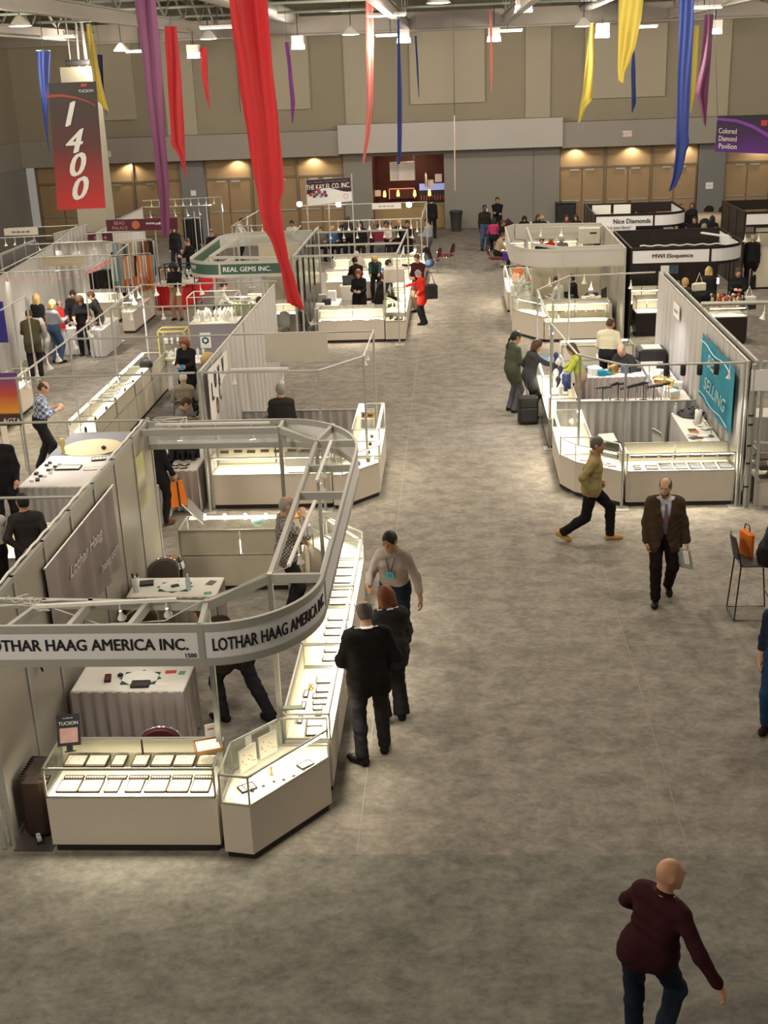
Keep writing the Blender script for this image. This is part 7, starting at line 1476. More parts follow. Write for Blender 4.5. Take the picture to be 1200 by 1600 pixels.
KY = 44.2; c4 = [pY(*p, KY) for p in ((480, 322), (551, 314), (547, 277), (477, 282))]; t = thing('company_sign', 'raised sign reading THE KAY EL CO. INC. with coloured gems', 'sign', ((c4[0]+c4[1])/2)); n_ = Vector((0, .03, 0))
v = c4+[p+n_ for p in c4]; MB().add(v, [(0,1,2,3),(7,6,5,4),(0,4,5,1),(1,5,6,2),(2,6,7,3),(3,7,4,0)]).build('board', SIGNW, t, world=True)
k4 = [c4[3]+(c4[0]-c4[3])*.47, c4[2]+(c4[1]-c4[2])*.47, c4[2], c4[3]]; o_ = Vector((0, -.012, 0)); n2 = 12; up_ = [k4[3].lerp(k4[2], i/n2)+o_ for i in range(n2+1)]; lo_ = [k4[0].lerp(k4[1], i/n2)+o_+Vector((0, 0, .10*math.sin(i/n2*6-1.0))) for i in range(n2+1)]
MB().add(up_+lo_, [(i+n2+1, i+n2+2, i+1, i) for i in range(n2)]).build('dark_band', mat('dark_plum_print', (.035, .008, .014), .5), t, world=True)
ux = (c4[2]-c4[3]).normalized(); flat_text('THE KAY EL CO. INC.', (c4[2]+c4[3])/2-Vector((0, .035, .25)), ux, (0, 0, 1), .17, t, INKW, width=1.58, bold=.02)
bp = blurred_print(None, (c4[2]+c4[3])/2-Vector((0, .02, .08)), ux, (0, 0, 1), 1.5, .05, 6, mat('grey_violet_print', 0), 7); bp.parent = t; bp.location = -t.location
for k, (u, w_, cN) in enumerate(((.10, .45, (.45, .03, .05)), (.17, .30, (.25, .05, .12)), (.24, .45, (.08, .18, .08)), (.30, .30, (.5, .04, .2)), (.36, .50, (.4, .03, .03)), (.42, .33, (.05, .08, .35)), (.18, .58, (.2, .05, .05)), (.33, .60, (.3, .35, .45)), (.44, .58, (.1, .04, .12)), (.28, .16, (.4, .05, .1)))):
    c_ = c4[3].lerp(c4[2], u)+(c4[0]-c4[3])*(.32+w_*.9*.6)-Vector((0, .03, 0)); MB().lathe([(.055, 0), (.06, .008), (.03, .02)], tuple(c_), 8, (0, -1, 0)).build('gem_print', mat('gem_print_%d' % k, cN, .3), t, world=True)
MB().lathe([(.09, 0), (.09, .004), (.075, .004)], tuple(c4[3].lerp(c4[2], .88)+(c4[0]-c4[3])*.72-Vector((0, .02, 0))), 14, (0, -1, 0), False).build('ring_mark', mat('pale_red_print', (.5, .3, .3), .6), t, world=True)
for p in (c4[0], c4[1]): MB().tube([(p.x, p.y, 0), (p.x, p.y, p.z+.95)], .022, 6).build('post', ALUP, t, world=True)
for i, (px_, w_) in enumerate((((468, 319), 'left of the raised gem company sign'), ((529, 319), 'under the raised gem company sign'), ((639, 320), 'right of the white name sign'))):
    c_ = pY(*px_, 44.5); t = thing('flood_lamp', 'dazzling flood lamp '+w_, 'lamp', c_); MB().box(-.09, .09, .0, .08, -.08, .08).build('housing', LAMPW, t); MB().lathe([(.01, 0), (.085, .01), (.085, .03)], (0, 0, 0), 12, (0, -1, 0)).build('bulb', emat('flood_lamp_glow', (1, .96, .9), 160), t); lamp('SPOT', 'flood_lamp_light', c_+Vector((0, -.1, 0)), 160, (1, .93, .82), .08, c_+Vector((0, -2, -1.6)), 130, .6)
for i, (a, b_, n_) in enumerate((((505, 357), (632, 354), 6), ((520, 345), (650, 341), 8), ((640, 360), (655, 342), 2))): spot_row((*XY(*a, 2.44), 2.44), (*XY(*b_, 2.44), 2.44), n_, 'bell lamp, # on the %s rail of the middle booth' % ('front', 'rear', 'aisle-side')[i], (0, .1, -1), 'lamps on the %s rail of the middle booth' % ('front', 'rear', 'aisle-side')[i], size=1.2, arm=.2, jit=0)
lamp('SPOT', 'spot_lamp_light', (-2.8, 35.0, 2.4), 100, (1, .95, .88), .1, (-2.6, 34.6, 0), 140, .8)
PP('red-haired woman in black with a blue badge inside the middle booth', 560, 421, 1.66, 185, 1.70, 'hands_front', BLKT, hair=('long', 'red'), fem=True, coat=True); PP('man in black polo looking down beside the tower case', 589, 425, 1.74, 80, 1.76, 'counter', BLKT, hair=('short', 'brown'))
PP('dark-haired woman in black seen from behind in the middle booth', 557, 402, 1.66, -20, 1.70, 'counter', BLKT, hair=('short', 'black'), fem=True); PP('curly blond person in dark teal bending over the counter', 586, 400, 1.45, 180, 1.66, 'bend', TEALT, hair=('curly', 'blond'), fem=True); PP('man in blue shirt behind the tower case', 604, 406, 1.68, 60, 1.72, 'hands_front', BLUET, hair=('short', 'black'))
PP('old bald man in pale shirt behind the rear counters', 557, 376, 1.58, 180, 1.70, 'sit_write', clothmat('pale_shirt', (.48, .44, .40)), hair=('ring', 'white'), bulk=1.15); PP('maroon-clad person in grey trousers bending at the far counters', 592, 349, 1.70, -10, 1.72, 'counter', MARN, hair=('short', 'black'), bottom=GREYTR)
t = thing('name_badge', 'blue badge on the red-haired woman', 'badge', (*XY(559, 432, 1.2), 1.2)); t.location.y -= .12; MB().box(-.05, .05, -.01, 0, -.04, .05).build('card', BADGEB, t)
for i, (x, y, z, f, top, hr, lb) in enumerate(((500, 358, 1.2, 170, BRWNT, ('short', 'brown'), 'seated person in brown left of the bright rear counters'), (518, 356, 1.25, 10, BLUET, ('short', 'blond'), 'seated person in blue with fair hair at the far counters'), (533, 352, 1.3, 180, BLKT, ('short', 'black'), 'dark-clad person under the gem company sign'), (563, 349, 1.6, 190, BLKT, ('bob', 'black'), 'person in black top with white collar at the far counters'), (603, 348, 1.6, 180, WHT, ('short', 'black'), 'white-clad person beside the maroon-clad one'), (612, 347, 1.6, 200, BRWNT, ('short', 'brown'), 'brown-clad person right of the maroon-clad one'), (623, 345, 1.62, 180, BLKT, ('ring', 'grey'), 'grey-haired man in dark suit with pink tie at the far counters'), (636, 347, 1.6, 170, BLKT, ('short', 'black'), 'woman in black at the right end of the far counters'), (543, 345, 1.5, 0, DARKSUIT, ('short', 'brown'), 'person in dark suit turned away at the far counters'), (584, 342, 1.65, 180, BRWNT, ('short', 'brown'), 'person standing behind the maroon-clad one'), (456, 347, 1.6, 180, WHT, ('short', 'black'), 'person in white behind the big red streamer'), (430, 352, 1.55, 170, GRYT, ('short', 'brown'), 'person in grey left of the big red streamer foot'))):
    PP(lb, x, y, z, f, 1.70, 'sit' if z < 1.4 else ('stand', 'hands_front', 'counter')[i % 3], top, hair=hr, skin=SKIN2 if i % 3 == 1 else None)
for i, (x, y, z, f, lb) in enumerate(((518, 365, .85, 0, 'maroon chair back of the fair-haired seated person'), (640, 362, .85, 100, 'maroon chair at the right end of the far counters'), (500, 366, .85, 90, 'maroon chair left of the bright rear counters'))): banquet_chair(lb, (*XY(x, y, z), 0), -RAD(f))
# visitors in the aisle by the tower case
PP('man in maroon blazer and white shirt standing at the aisle cases', 653, 396, 1.76, 210, 1.78, 'hands_front', clothmat('maroon_blazer', (.06, .014, .02)), hair=('short', 'brown'), coat=True, bottom=KHAKI); PP('grey-haired woman in bright red coat reaching for the aisle case', 661, 421, 1.58, -75, 1.60, 'point', REDT, hair=('short', 'grey'), fem=True, coat=True, bulk=1.1)
t = thing('shoulder_bag', 'large black bag at the side of the woman in the red coat', 'bag', (*XY(674, 460, .9), .78), .2); MB().bbox(-.18, .18, -.09, .09, 0, .42, .05).build('body', BLACKF, t); MB().tube([(-.1, 0, .4), (0, -.02, .75), (.1, 0, .4)], .014).build('strap', BLACKF, t)
PP('man in black jacket and blue jeans seated at the aisle-side counter', 671, 379, 1.25, -70, 1.76, 'sit_write', BLKT, hair=('short', 'brown'), bottom=JEAN2); banquet_chair('maroon chair under the jeans-clad man in the middle aisle', (*XY(676, 400, .6), 0), RAD(70)); banquet_chair('empty maroon chair beside the jeans-clad man in the middle aisle', (XY(697, 382, .85)[0], XY(697, 382, .85)[1], 0), RAD(65)); PP('man in pale blue shirt and grey vest standing far down the aisle', 669, 341, 1.72, -60, 1.74, 'hands_front', clothmat('pale_blue_grey_top', (.34, .36, .40)), hair=('short', 'black'), bottom=GREYTR); PP('dark figure standing at the café counter', 674, 309, 1.72, 0, 1.76, 'stand', BLKT, hair=('short', 'black')) 

# ------------------------------------------------------------------ right: curtain booth (x 1.7..4.6, y 18.9..28)
pipe_frame('front pipe frame of the right curtain booth with its cut corner', [((4.55, 18.9), (2.66, 18.88)), ((2.66, 18.88), (1.98, 19.72)), ((1.98, 19.72), (1.74, 22.3))], [(4.52, 18.88), (2.66, 18.88), (2.02, 19.72), (1.74, 22.3)])
pipe_frame('rear pipe frame of the right curtain booth, crowded with lamps', [((1.74, 22.3), (1.72, 25.9)), ((1.72, 25.9), (2.55, 27.6)), ((2.55, 27.6), (4.5, 27.8))], [(1.72, 25.9), (1.95, 24.6), (2.55, 27.6)])
drape_wall('tall pale curtain wall on the right side of the curtain booth', (4.60, 27.8), (4.60, 18.95), seed=71); partition('grey hard wall backing the pale curtain, right side', 4.72, [18.92, 20.4, 21.9, 23.4, 24.9, 26.4, 27.8], mat('olive_grey_panel', (.20, .185, .155), .5))
drape_wall('low pleated curtain dividing the right curtain booth', (1.86, 22.15), (4.40, 22.05), z1=.95, m=GDRAPE, seed=73, amp=.04, wave=.17)
showcase('large white showcase at the front of the right curtain booth', 2.74, 4.50, 18.98, 19.58, h=.92, deck=.60, power=15, shelf=(.02, .26, .74, -.86, .86))
cc = [(1.76, 20.05), (2.70, 18.97), (2.70, 19.58), (2.42, 19.62), (2.18, 20.05)]; cc = [(1.74, 19.98), (1.95, 19.55), (2.68, 18.97), (2.70, 19.55), (2.28, 19.98)]
glass_case([(x-2.2, y-19.5) for x, y in cc], 'angled white corner case of the right curtain booth', (2.2, 19.5, 0), h=.92, deck=.60, tubes=[((-.30, .15), (.38, -.42))], power=11)
showcase('empty lit side case of the right curtain booth facing the aisle', 1.74, 2.26, 20.0, 21.75, h=.92, deck=.58, front='-x', power=13)
for i in range(2): showcase('mirror-topped aisle case with hanging jewellery, %s' % ('nearer of two', 'farther of two')[i], 1.70, 2.24, 22.25+1.75*i, 23.95+1.75*i, h=1.0, deck=.60, front='-x', power=5, body=mat('mirror_grey_panel', (.30, .30, .28), .25, .6), group='mirror-topped aisle cases')
showcase('white counter with bright top at the rear of the right curtain booth', 2.35, 3.95, 27.0, 27.6, h=.95, front='+y', body=WHITE, power=20)
for r_ in range(7):
    x0 = 2.90+r_*.24
    for c_ in range(4):
        if r_ < 2 and c_ == 3: continue
        tray((x0+.04, 19.10+.085*c_, .602), .20 if r_ else .12, .045, 0, 'slim ring strip, column %s, %s from front, right front case' % (ORD[r_], ORD[c_]), 'ring strips in the right front case', h=.025)
    tray((x0+.06, 19.38, .742), .19, .10, 0, 'thin black-edged tray, %s on the upper shelf of the right front case' % ordn(r_, 7), 'upper shelf trays of the right front case')
for k in range(7): x = 2.12+.07*k; tray((x, 19.62-.055*k+.1*(k % 2), .602), .14, .05, -.3, 'dark bracelet tray, %s in the right corner case' % ordn(k, 7), 'bracelet trays in the right corner case', rim=MAROON)
t = thing('printer', 'black and white printer on the floor table behind the corner case', 'printer', (2.62, 20.4, .55), .2); MB().bbox(-.17, .17, -.15, .15, 0, .18, .02).build('body', BLACK, t); bb = MB(); board(bb, (-.02, .02, .21), (1, 0, 0), (0, 1, .35), .28, .24, .02); bb.build('lid', PAPER, t); prop(MB().box(-.22, .22, -.2, .2, .45, .5).box(-.2, -.17, -.18, .18, 0, .45).box(.17, .2, -.18, .18, 0, .45).build('low_stand', GREYPL), 'low stand under the printer', 'stand').location = (2.62, 20.4, .05)
shell_chair('white plastic chair beside the side table in the right curtain booth', (3.72, 20.75, 0), -1.2, m=WPL)
skirted_table('long white side table against the pale curtain', 3.96, 4.50, 19.95, 22.0, .75, GDRAPE, seed=75, legs=False, sides='l')
t = thing('paper_towel', 'roll of paper towels standing on the white side table', 'paper towel', (4.30, 21.15, .75)); MB().lathe([(.02, .0), (.065, .0), (.065, .28), (.02, .28)], n=18).build('roll', PAPER, t); MB().lathe([(.02, .02), (.02, .3)], n=8).build('core', CARD, t); bottle('blue-capped water bottle at the far end of the white side table', (4.02, 21.85, .75))
prop(MB().lathe([(.033, 0), (.033, .12), (.028, .125)], (0, 0, 0), 12).build('drink_can', BLACK), 'dark drinks can beside the water bottle on the side table', 'can').location = (4.1, 21.75, .75)
t = thing('crumpled_cloth', 'heap of crumpled dark grey netting at the end of the side table', 'cloth', (4.28, 21.75, .75)); v, f = [], []; rr = random.Random(2)
for j in range(10):
    for i in range(14): a = 2*PI*i/14; r_ = (1-j/10)**.6; v.append((.24*r_*math.cos(a)*(1+.2*math.sin(5*a+j)), .22*r_*math.sin(a)*(1+.2*math.cos(4*a-j)), .015*j+.03*math.sin(3*a+j*1.3)+.02))
for j in range(9):
    for i in range(14): f.append((j*14+i, j*14+(i+1) % 14, (j+1)*14+(i+1) % 14, (j+1)*14+i))
MB().add(v, f, True).build('heap', mat('dark_grey_net', (.07, .07, .07), .8, var=.5, scale=30), t)
rr = random.Random(31)
for k in range(11): flat_item('document', 'loose document, %s from the camera on the white side table' % ORD[k], 'paper', (rr.uniform(4.05, 4.42), 20.1+.11*k, .752+.003*k), rr.uniform(.14, .24), rr.uniform(.1, .18), rr.uniform(0, 3), [PAPER, mat('yellow_paper', (.75, .62, .30), .7), BLACK, PAPER][k % 4], .004, 'papers on the white side table')
flat_item('orange_box_cutter', 'orange cutter on the white side table', 'tool', (4.12, 20.55, .79), .16, .03, .1, ORANGE, .015)
t = thing('desk_lamp', 'clear bent display lamp at the near end of the side table', 'lamp', (4.38, 20.4, .75)); MB().tube([(0, 0, 0), (0, 0, .22), (-.05, 0, .3), (-.14, 0, .28)], .012).build('arm', CHROME, t); MB().lathe([(.02, 0), (.05, .05)], (-.14, 0, .28), 10, (0, 0, -1), False).build('shade', LAMPW, t); MB().lathe([(.07, 0), (.05, .02)], n=12).build('base', CHROME, t)
t = thing('plastic_bag', 'clear crinkled plastic bag on the floor end of the side table', 'bag', (4.3, 19.9, .4)); MB().lathe([(.02, 0), (.14, .05), (.17, .2), (.12, .34), (.04, .42)], (0, 0, 0), 9).build('film', GLASS, t)
# turquoise banner
t = thing('wall_banner', 'turquoise cloth banner with pale script lettering on the curtain wall', 'banner', (4.52, 19.3, 1.05)); v = []; n = 20
for i in range(n+1):
    u = i/n; y = 22.25-u*2.85
    for z in (0, .62, 1.18): v.append((4.50+.018*math.sin(u*17+z), y, 1.02+z))
MB().add(v, [(3*i+3, 3*i+4, 3*i+1, 3*i) for i in range(n)]+[(3*i+4, 3*i+5, 3*i+2, 3*i+1) for i in range(n)], True).build('cloth', TEAL, t, world=True)
TP = mat('pale_aqua_print', (.38, .58, .62), .7); flat_text('BEST', (4.465, 20.95, 1.87), (0, -1, 0), (0, 0, 1), .24, t, TP, width=1.0, shear=.3); flat_text('SELLING', (4.465, 20.75, 1.42), (0, -1, 0), (0, 0, 1), .24, t, TP, width=1.8, shear=.3)
for z in (2.08, 1.14): MB().tube([(4.465, 22.1-.27*k, z+.03*math.sin(k*1.1)) for k in range(10)], .012, 5).build('wavy_line', TP, t, world=True)
t = thing('conduit', 'grey pipe with black straps running up the front post of the curtain wall', 'pipe', (4.66, 18.86, 0)); MB().tube([(0, 0, .0), (0, 0, 2.4)], .035, 10).build('pipe', ALUP, t)
for z in (.35, .75, 1.05, 1.4, 1.55): MB().lathe([(.043, 0), (.043, .03)], (0, 0, z), 10).build('strap', BLACK, t)
cable([(4.62, 18.84, 2.3), (4.60, 18.82, 1.6), (4.62, 18.82, .9), (4.59, 18.82, .3)], 'grey cord hanging beside the strapped pipe', .008, ALUP)
# lamps of that booth
def canister(label, loc, group): 
    t = thing('canister_lamp', label, 'lamp', loc, 0, group); MB().lathe([(.02, 0), (.045, -.02), (.045, -.17), (.03, -.18)], n=12).build('can', BLACK, t); MB().lathe([(.03, -.181), (.03, -.19)], n=10).build('lens', PAPER, t); MB().bar((0, 0, .0), (.05, 0, .03), .01, .02).build('clip', BLACK, t)
for k, x in enumerate((3.46, 3.86, 4.02-.0, 4.17)): canister('black canister lamp, %s of four on the front pipe of the curtain booth' % ordn(k, 4), (3.30+.26*k, 18.9, 2.41), 'black canister lamps')
spot_row((4.28, 18.9, 2.42), (4.30, 18.9, 2.42), 1, 'white bell lamp beside the black canisters', (0, .1, -1), 'white lamps of the curtain booth', power=30, arm=.16); spot_row((3.02, 18.9, 2.42), (3.04, 18.9, 2.42), 1, 'white bell lamp on the front pipe left of the black canisters', (0, .1, -1), 'white lamps of the curtain booth', power=30, arm=.16, size=1.2)
for k, (px_, z, aim) in enumerate((((842, 452), 2.3, (0, -.3, -1)), ((845, 468), 2.1, (.3, -.2, -1)), ((848, 482), 1.9, (.4, 0, -1)), ((858, 508), 2.35, (.3, 0, -1)), ((859, 434), 2.5, (0, 0, -1)), ((913, 430), 2.5, (0, .1, -1)), ((924, 440), 2.3, (0, .2, -1)), ((986, 438), 2.3, (0, .1, -1)))):
    c_ = pz(*px_, z); make_spot('dazzling white clamp lamp, %s in the cluster at the rear left of the curtain booth' % ORD[k], c_, aim, 'clamp lamp cluster', True, 1.3, .06)
lamp('SPOT', 'spot_lamp_light', (1.72, 25.5, 2.35), 120, (.92, .93, 1), .08, (.9, 23.0, 0), 110, .9)
for c_ in ((1.8, 22.6, 2.3), (1.85, 25.2, 2.3), (2.9, 27.3, 2.3), (3.6, 24.5, 2.35)): lamp('SPOT', 'spot_lamp_light', c_, 58, (.97, .95, 1), .06, (c_[0]+.4, c_[1]+.2, 0), 130, .8)
make_spot('glaring lamp clamped low on the aisle post of the curtain booth', pz(856, 610, 1.25), (0, -.8, -.6), 'clamp lamp cluster', True, 1.0, .03)
# sales tables behind the low curtain
skirted_table('taupe-skirted sales table in the middle of the right curtain booth', 2.62, 3.92, 24.85, 25.55, .75, TANDR, seed=78, legs=False); skirted_table('side table along the pale curtain covered with goods', 3.98, 4.5, 22.3, 25.9, .75, GDRAPE, seed=79, legs=False, sides='lf'); skirted_table('display table behind the low curtain', 2.35, 3.96, 22.3, 22.9, .80, GDRAPE, seed=80, legs=False)
rr = random.Random(55)
def jewel_tree(label, loc, s=1.0, k=0):
    t = thing('jewelry_stand', label, 'stand', loc, rr.uniform(-.6, .6), 'black T-bar jewelry stands'); MB().lathe([(.06*s, 0), (.06*s, .012), (.01, .016), (.01, .26*s)], n=10).build('stem', BLACK, t); MB().tube([(-.13*s, 0, .24*s), (.13*s, 0, .29*s)], .022*s, 8).build('crossbar', BLACK, t)
    b = MB()
    for q in range(6): b.tube([(-.11*s+q*.044*s, -.022, .26*s), (-.11*s+q*.044*s, -.03, .12*s), (-.10*s+q*.044*s, -.024, .07*s)], .009, 5)
    b.build('necklace', mat('silver_chain', (.6, .55, .5), .3, .8), t); return t
for k in range(8): jewel_tree('black T-bar jewelry stand, %s along the display table behind the low curtain' % ordn(k, 8), (2.75+.16*k, 22.5+.12*(k % 3), .80), 1.25)
prop(MB().lathe([(.03, 0), (.1, .02), (.14, .05)], (0, 0, 0), 10).build('turquoise_heap', mat('turquoise_beads', (.03, .45, .55), .5)), 'turquoise heap of beads at the left of the display table', 'beads').location = (2.62, 22.45, .80)
goods = [PAPER, BLACK, mat('hot_pink_goods', (.85, .12, .35), .6), TEAL, GOLD, CLOTH, mat('denim_goods', (.08, .12, .22), .8), CARD]
for k in range(22):
    if k < 9: x, y = 2.75+.13*k, rr.uniform(24.95, 25.4)
    else: x, y = rr.uniform(4.05, 4.42), 22.5+.25*(k-9)
    b = MB(); w_, d_, h_ = rr.uniform(.06, .14), rr.uniform(.05, .12), rr.uniform(.03, .2); b.bbox(-w_, w_, -d_, d_, 0, h_, .015); o = prop(b.build('goods_box', goods[rr.randrange(8)]), '%s %s among the goods on the %s table of the right curtain booth' % (ORD[k % 20], 'packet' if h_ < .1 else 'box', 'middle' if k < 9 else 'side'), 'box'); o.location = (x, y, .752); o.rotation_euler[2] = rr.uniform(0, 3)
t = thing('stacked_cases', 'black hard cases stacked high beside the pale curtain', 'case', (4.22, 26.2, 0)); MB().bbox(-.3, .3, -.28, .28, 0, 1.05, .03).build('case', BLACK, t); MB().box(-.26, .22, -.285, -.28, .45, .8).build('white_label', PAPER, t); MB().box(-.2, .2, -.2, .2, 1.05, 1.07).build('open_tray', WPL, t); t = thing('black_bag', 'black duffel bag leaning against the stacked hard cases', 'bag', (3.82, 26.1, 0), .3); MB().bbox(-.2, .2, -.16, .16, 0, .85, .08).build('body', BLACKF, t); MB().tube([(-.1, -.17, .6), (0, -.2, .72), (.1, -.17, .6)], .014).build('handle', BLACKF, t)
t = thing('white_crate', 'white box behind the seated bald man', 'box', (3.68, 26.5, 0)); MB().bbox(-.25, .25, -.2, .2, 0, .7, .02).build('body', PAPER, t); MB().box(-.255, .255, -.21, -.2, .5, .53).build('tape', CARD, t)
for k in range(10): prop(MB().lathe([(.045, 0), (.03, .07), (.06, .16), (.02, .22)], (0, 0, 0), 8).build('bracelet_tower', [PAPER, mat('navy_tower', (.02, .03, .10), .5), TRAYB, PAPER][k % 4]), '%s display tower along the mirror-topped aisle cases' % ORD[k], 'display', 'display towers on the aisle cases').location = (1.95+.12*(k % 2), 22.5+.3*k, 1.0)
t = thing('small_tree_display', 'navy cylindrical jewelry tower on the aisle case by the post', 'display', (2.1, 23.0, 1.0)); MB().lathe([(.09, 0), (.09, .28), (.06, .3)], n=12).build('tower', mat('navy_tower', 0), t); MB().lathe([(.10, 0), (.10, .01)], n=12).build('base', BLACK, t)
b = MB()
for k in range(7): prop(MB().box(-.2, .2, -.03, .03, 0, .03).build('tray_rail', mat('striped_rail', (.12, .2, .3), .4, var=.8, scale=12)), '%s striped tray rail at the far end of the aisle cases' % ORD[k], 'tray', 'striped tray rails').location = (1.98, 25.0+.12*k, 1.0)
person('man with dark ponytail in grey-green jacket pulling a suitcase in the right aisle', (1.14, 25.0, 0), 62, 1.76, dict(lh=(-.2, .26, 1.0), rh=(.14, .30, 1.0), lean=4, head=(8, 20)), GRNJ, bottom=GREYTR, hair=('tail', 'black'), vox=.015, bulk=1.08, coat=True, skin=SKIN2)
person('brown-haired woman in charcoal blazer leaning on the aisle case', (1.46, 24.45, 0), 75, 1.70, 'point', clothmat('charcoal_blazer', (.05, .05, .052)), hair=('bob', 'brown'), fem=True, vox=.015, coat=True, bulk=1.08)
t = thing('rolling_suitcase', 'black rolling suitcase with raised handle in the right aisle', 'suitcase', (1.42, 24.05, 0), .1); MB().bbox(-.2, .2, -.13, .13, .04, .58, .03).build('body', BLACKF, t); MB().bbox(-.17, .17, -.17, -.12, .08, .36, .02).build('front_pocket', BLACKF, t); MB().bbox(-.17, .17, -.15, -.12, .38, .54, .02).build('upper_pocket', BLACKF, t); MB().tube([(-.1, .12, .55), (-.12, .2, 1.0), (-.02, .2, 1.0), (0, .12, .55)], .009).build('pull_handle', BLACK, t)
for sx in (-1, 1): MB().lathe([(.035, -.02), (.035, .02)], (sx*.14, .1, .035), 10, (1, 0, 0)).build('wheel', BLACK, t)
person('dark-haired woman in yellow-green print dress serving at the aisle case', (2.52, 24.3, 0), -80, 1.66, 'counter', YGR, bottom=clothmat('tan_skirt', (.36, .26, .16)), hair=('long', 'brown'), fem=True, vox=.015, sleeves=.35)
person('man in cream shirt and black trousers standing with his back to us', (3.28, 26.1, 0), 15, 1.76, dict(rh=(.22, .16, .98), lh=(-.2, .3, 1.0), head=(30, 20)), CRM, hair=('ring', 'brown'), vox=.015, bulk=1.12, skin=SKIN2)
person('bald man in dark suit and blue shirt seated at the sales table', (3.62, 25.72, 0), 215, 1.74, 'sit_write', DARKSUIT, hair=('ring', 'grey'), vox=.015, skin=SKIN); shell_chair('chair of the seated bald man at the sales table', (3.66, 25.80, 0), PI-.6)
t = thing('name_card', 'small white name card pinned high on the pale curtain', 'card', (4.53, 25.1, 2.05)); MB().box(-.006, .006, -.32, .32, -.14, .14).build('card', PAPER, t); blurred_print(t, (-.008, 0, 0), (0, -1, 0), (0, 0, 1), .4, .07, 9, GREYPL, 2)
# neighbour at the right edge
pipe_frame('white frame of the booth at the right edge of the view', [((4.78, 18.86), (7.9, 18.9))], [(4.82, 18.88), (7.9, 18.9)], square=True); small_sign('blank pale sign band at the right edge beside the curtain wall', (1284, 592), 2.2, .34, 18.84, SIGNW)
vitrine('three-tier lit case of gold jewellery at the right edge', (5.75, 19.2, 0), 1.8, .55, .42, .92, ALU, WHITE, 3, content=GOLD); lamp('AREA', 'case_glow', (5.6, 19.2, 1.1), 14, (1, .9, .72), .4)
for k, z in enumerate((.44, .60, .78)): prop(MB().box(-.85, .85, -.22, .0, 0, .02).build('jewelry_shelf_pad', mat('dark_brown_pad', (.05, .02, .015), .7, var=.9, scale=60)), '%s dark pad of gold jewellery in the case at the right edge' % ('lowest', 'middle', 'top')[k], 'pad').location = (5.75, 19.17, z)
shell_chair('grey chair inside the booth at the right edge', (5.15, 21.0, 0), -2.4); skirted_table('table with papers inside the booth at the right edge', 5.0, 6.6, 21.6, 22.2, .75, GDRAPE, seed=82, legs=False)
pipe_frame('cream rail with twin lamps behind the right curtain wall', [((4.8, 24.0), (8.5, 24.0))], [(8.4, 24.0)], r=.05); spot_row((5.9, 24.0, 2.4), (6.5, 24.0, 2.4), 2, '# glaring lamp of two under the cream rail', (0, .2, -1), 'twin lamps under the cream rail', size=1.5, arm=.2, power=30)

# ------------------------------------------------------------------ white-banded booth in the right middle (x 1.45..4.35, y 31.6..37)
GV = mat('light_grey_band', (.50, .48, .44), .5, var=.02); wp = [(1.45, 36.6), (1.45, 33.3)]+arc(2.55, 33.3, 1.10, 1.65, 180, 270, 12)[1:]+[(4.33, 31.65)]
g = fascia('blank light grey curved header of the right middle booth', [(1.75, 37.2), (1.46, 36.6)]+wp[1:], 1.98, 2.44, GV, MATS['pale_grey_trim'], [(2.75, 31.65, 0)], rail_h=.06); fascia('rear blank header of the right middle booth', [(4.33, 36.9), (2.6, 37.2), (1.78, 37.2)], 1.98, 2.44, GV, MATS['pale_grey_trim'], rail_h=.06)
partition('pale grey hard wall on the right of the light-banded booth', 4.34, [31.65+1.06*i for i in range(6)], GREYP)
t = thing('booth_truss', 'inner truss with an upright rectangle above the light-banded booth', 'booth frame', (2.0, 33.0, 0))
for a, b_ in (((2.05, 33.1), (2.1, 36.4)), ((2.1, 36.4), (4.3, 36.3)), ((2.05, 33.1), (2.7, 32.2)), ((2.7, 32.2), (4.3, 32.2))): MB().bar((*a, 2.40), (*b_, 2.40), .05, .07).build('beam', MATS['pale_grey_trim'], t, world=True)
for a in ((2.05, 33.1), (2.1, 36.4), (2.7, 32.2), (2.95, 36.4)): MB().box(a[0]-.03, a[0]+.03, a[1]-.03, a[1]+.03, 0, 2.44).build('post', MATS['pale_grey_trim'], t, world=True)
showcase('long two-shelf lit case at the front of the light-banded booth', 2.30, 4.0, 31.75, 32.4, h=1.02, deck=.52, power=20, shelf=(-.2, .2, .75, -.8, .8)); cc = [(1.50, 33.0), (1.62, 32.75), (2.28, 31.75), (2.28, 32.4), (2.0, 33.0)]
glass_case([(x-1.9, y-32.4) for x, y in cc], 'angled corner case of the light-banded booth', (1.9, 32.4, 0), h=1.02, deck=.66, tubes=[((-.25, .3), (.3, -.45))], power=12)
vitrine('tall glass case at the left rear of the light-banded booth', (1.82, 34.6, 0), .5, 2.6, .8, 1.35, WPL, WHITE, 2); showcase('aisle case of the light-banded booth, partly behind the tall glass case', 1.5, 2.05, 36.0, 38.6, h=1.0, front='-x', power=10)
for k in range(6): tray((2.5+.26*k, 32.0, .522), .22, .2, 0, 'tray of jewellery, %s at the bottom of the two-shelf case' % ordn(k, 6), 'bottom trays of the two-shelf case', rim=CARD, gems=5); tray((2.5+.26*k, 32.1, .757), .2, .14, 0, 'tray of jewellery, %s on the upper shelf of the two-shelf case' % ordn(k, 6), 'upper trays of the two-shelf case', rim=MAROON, gems=5)
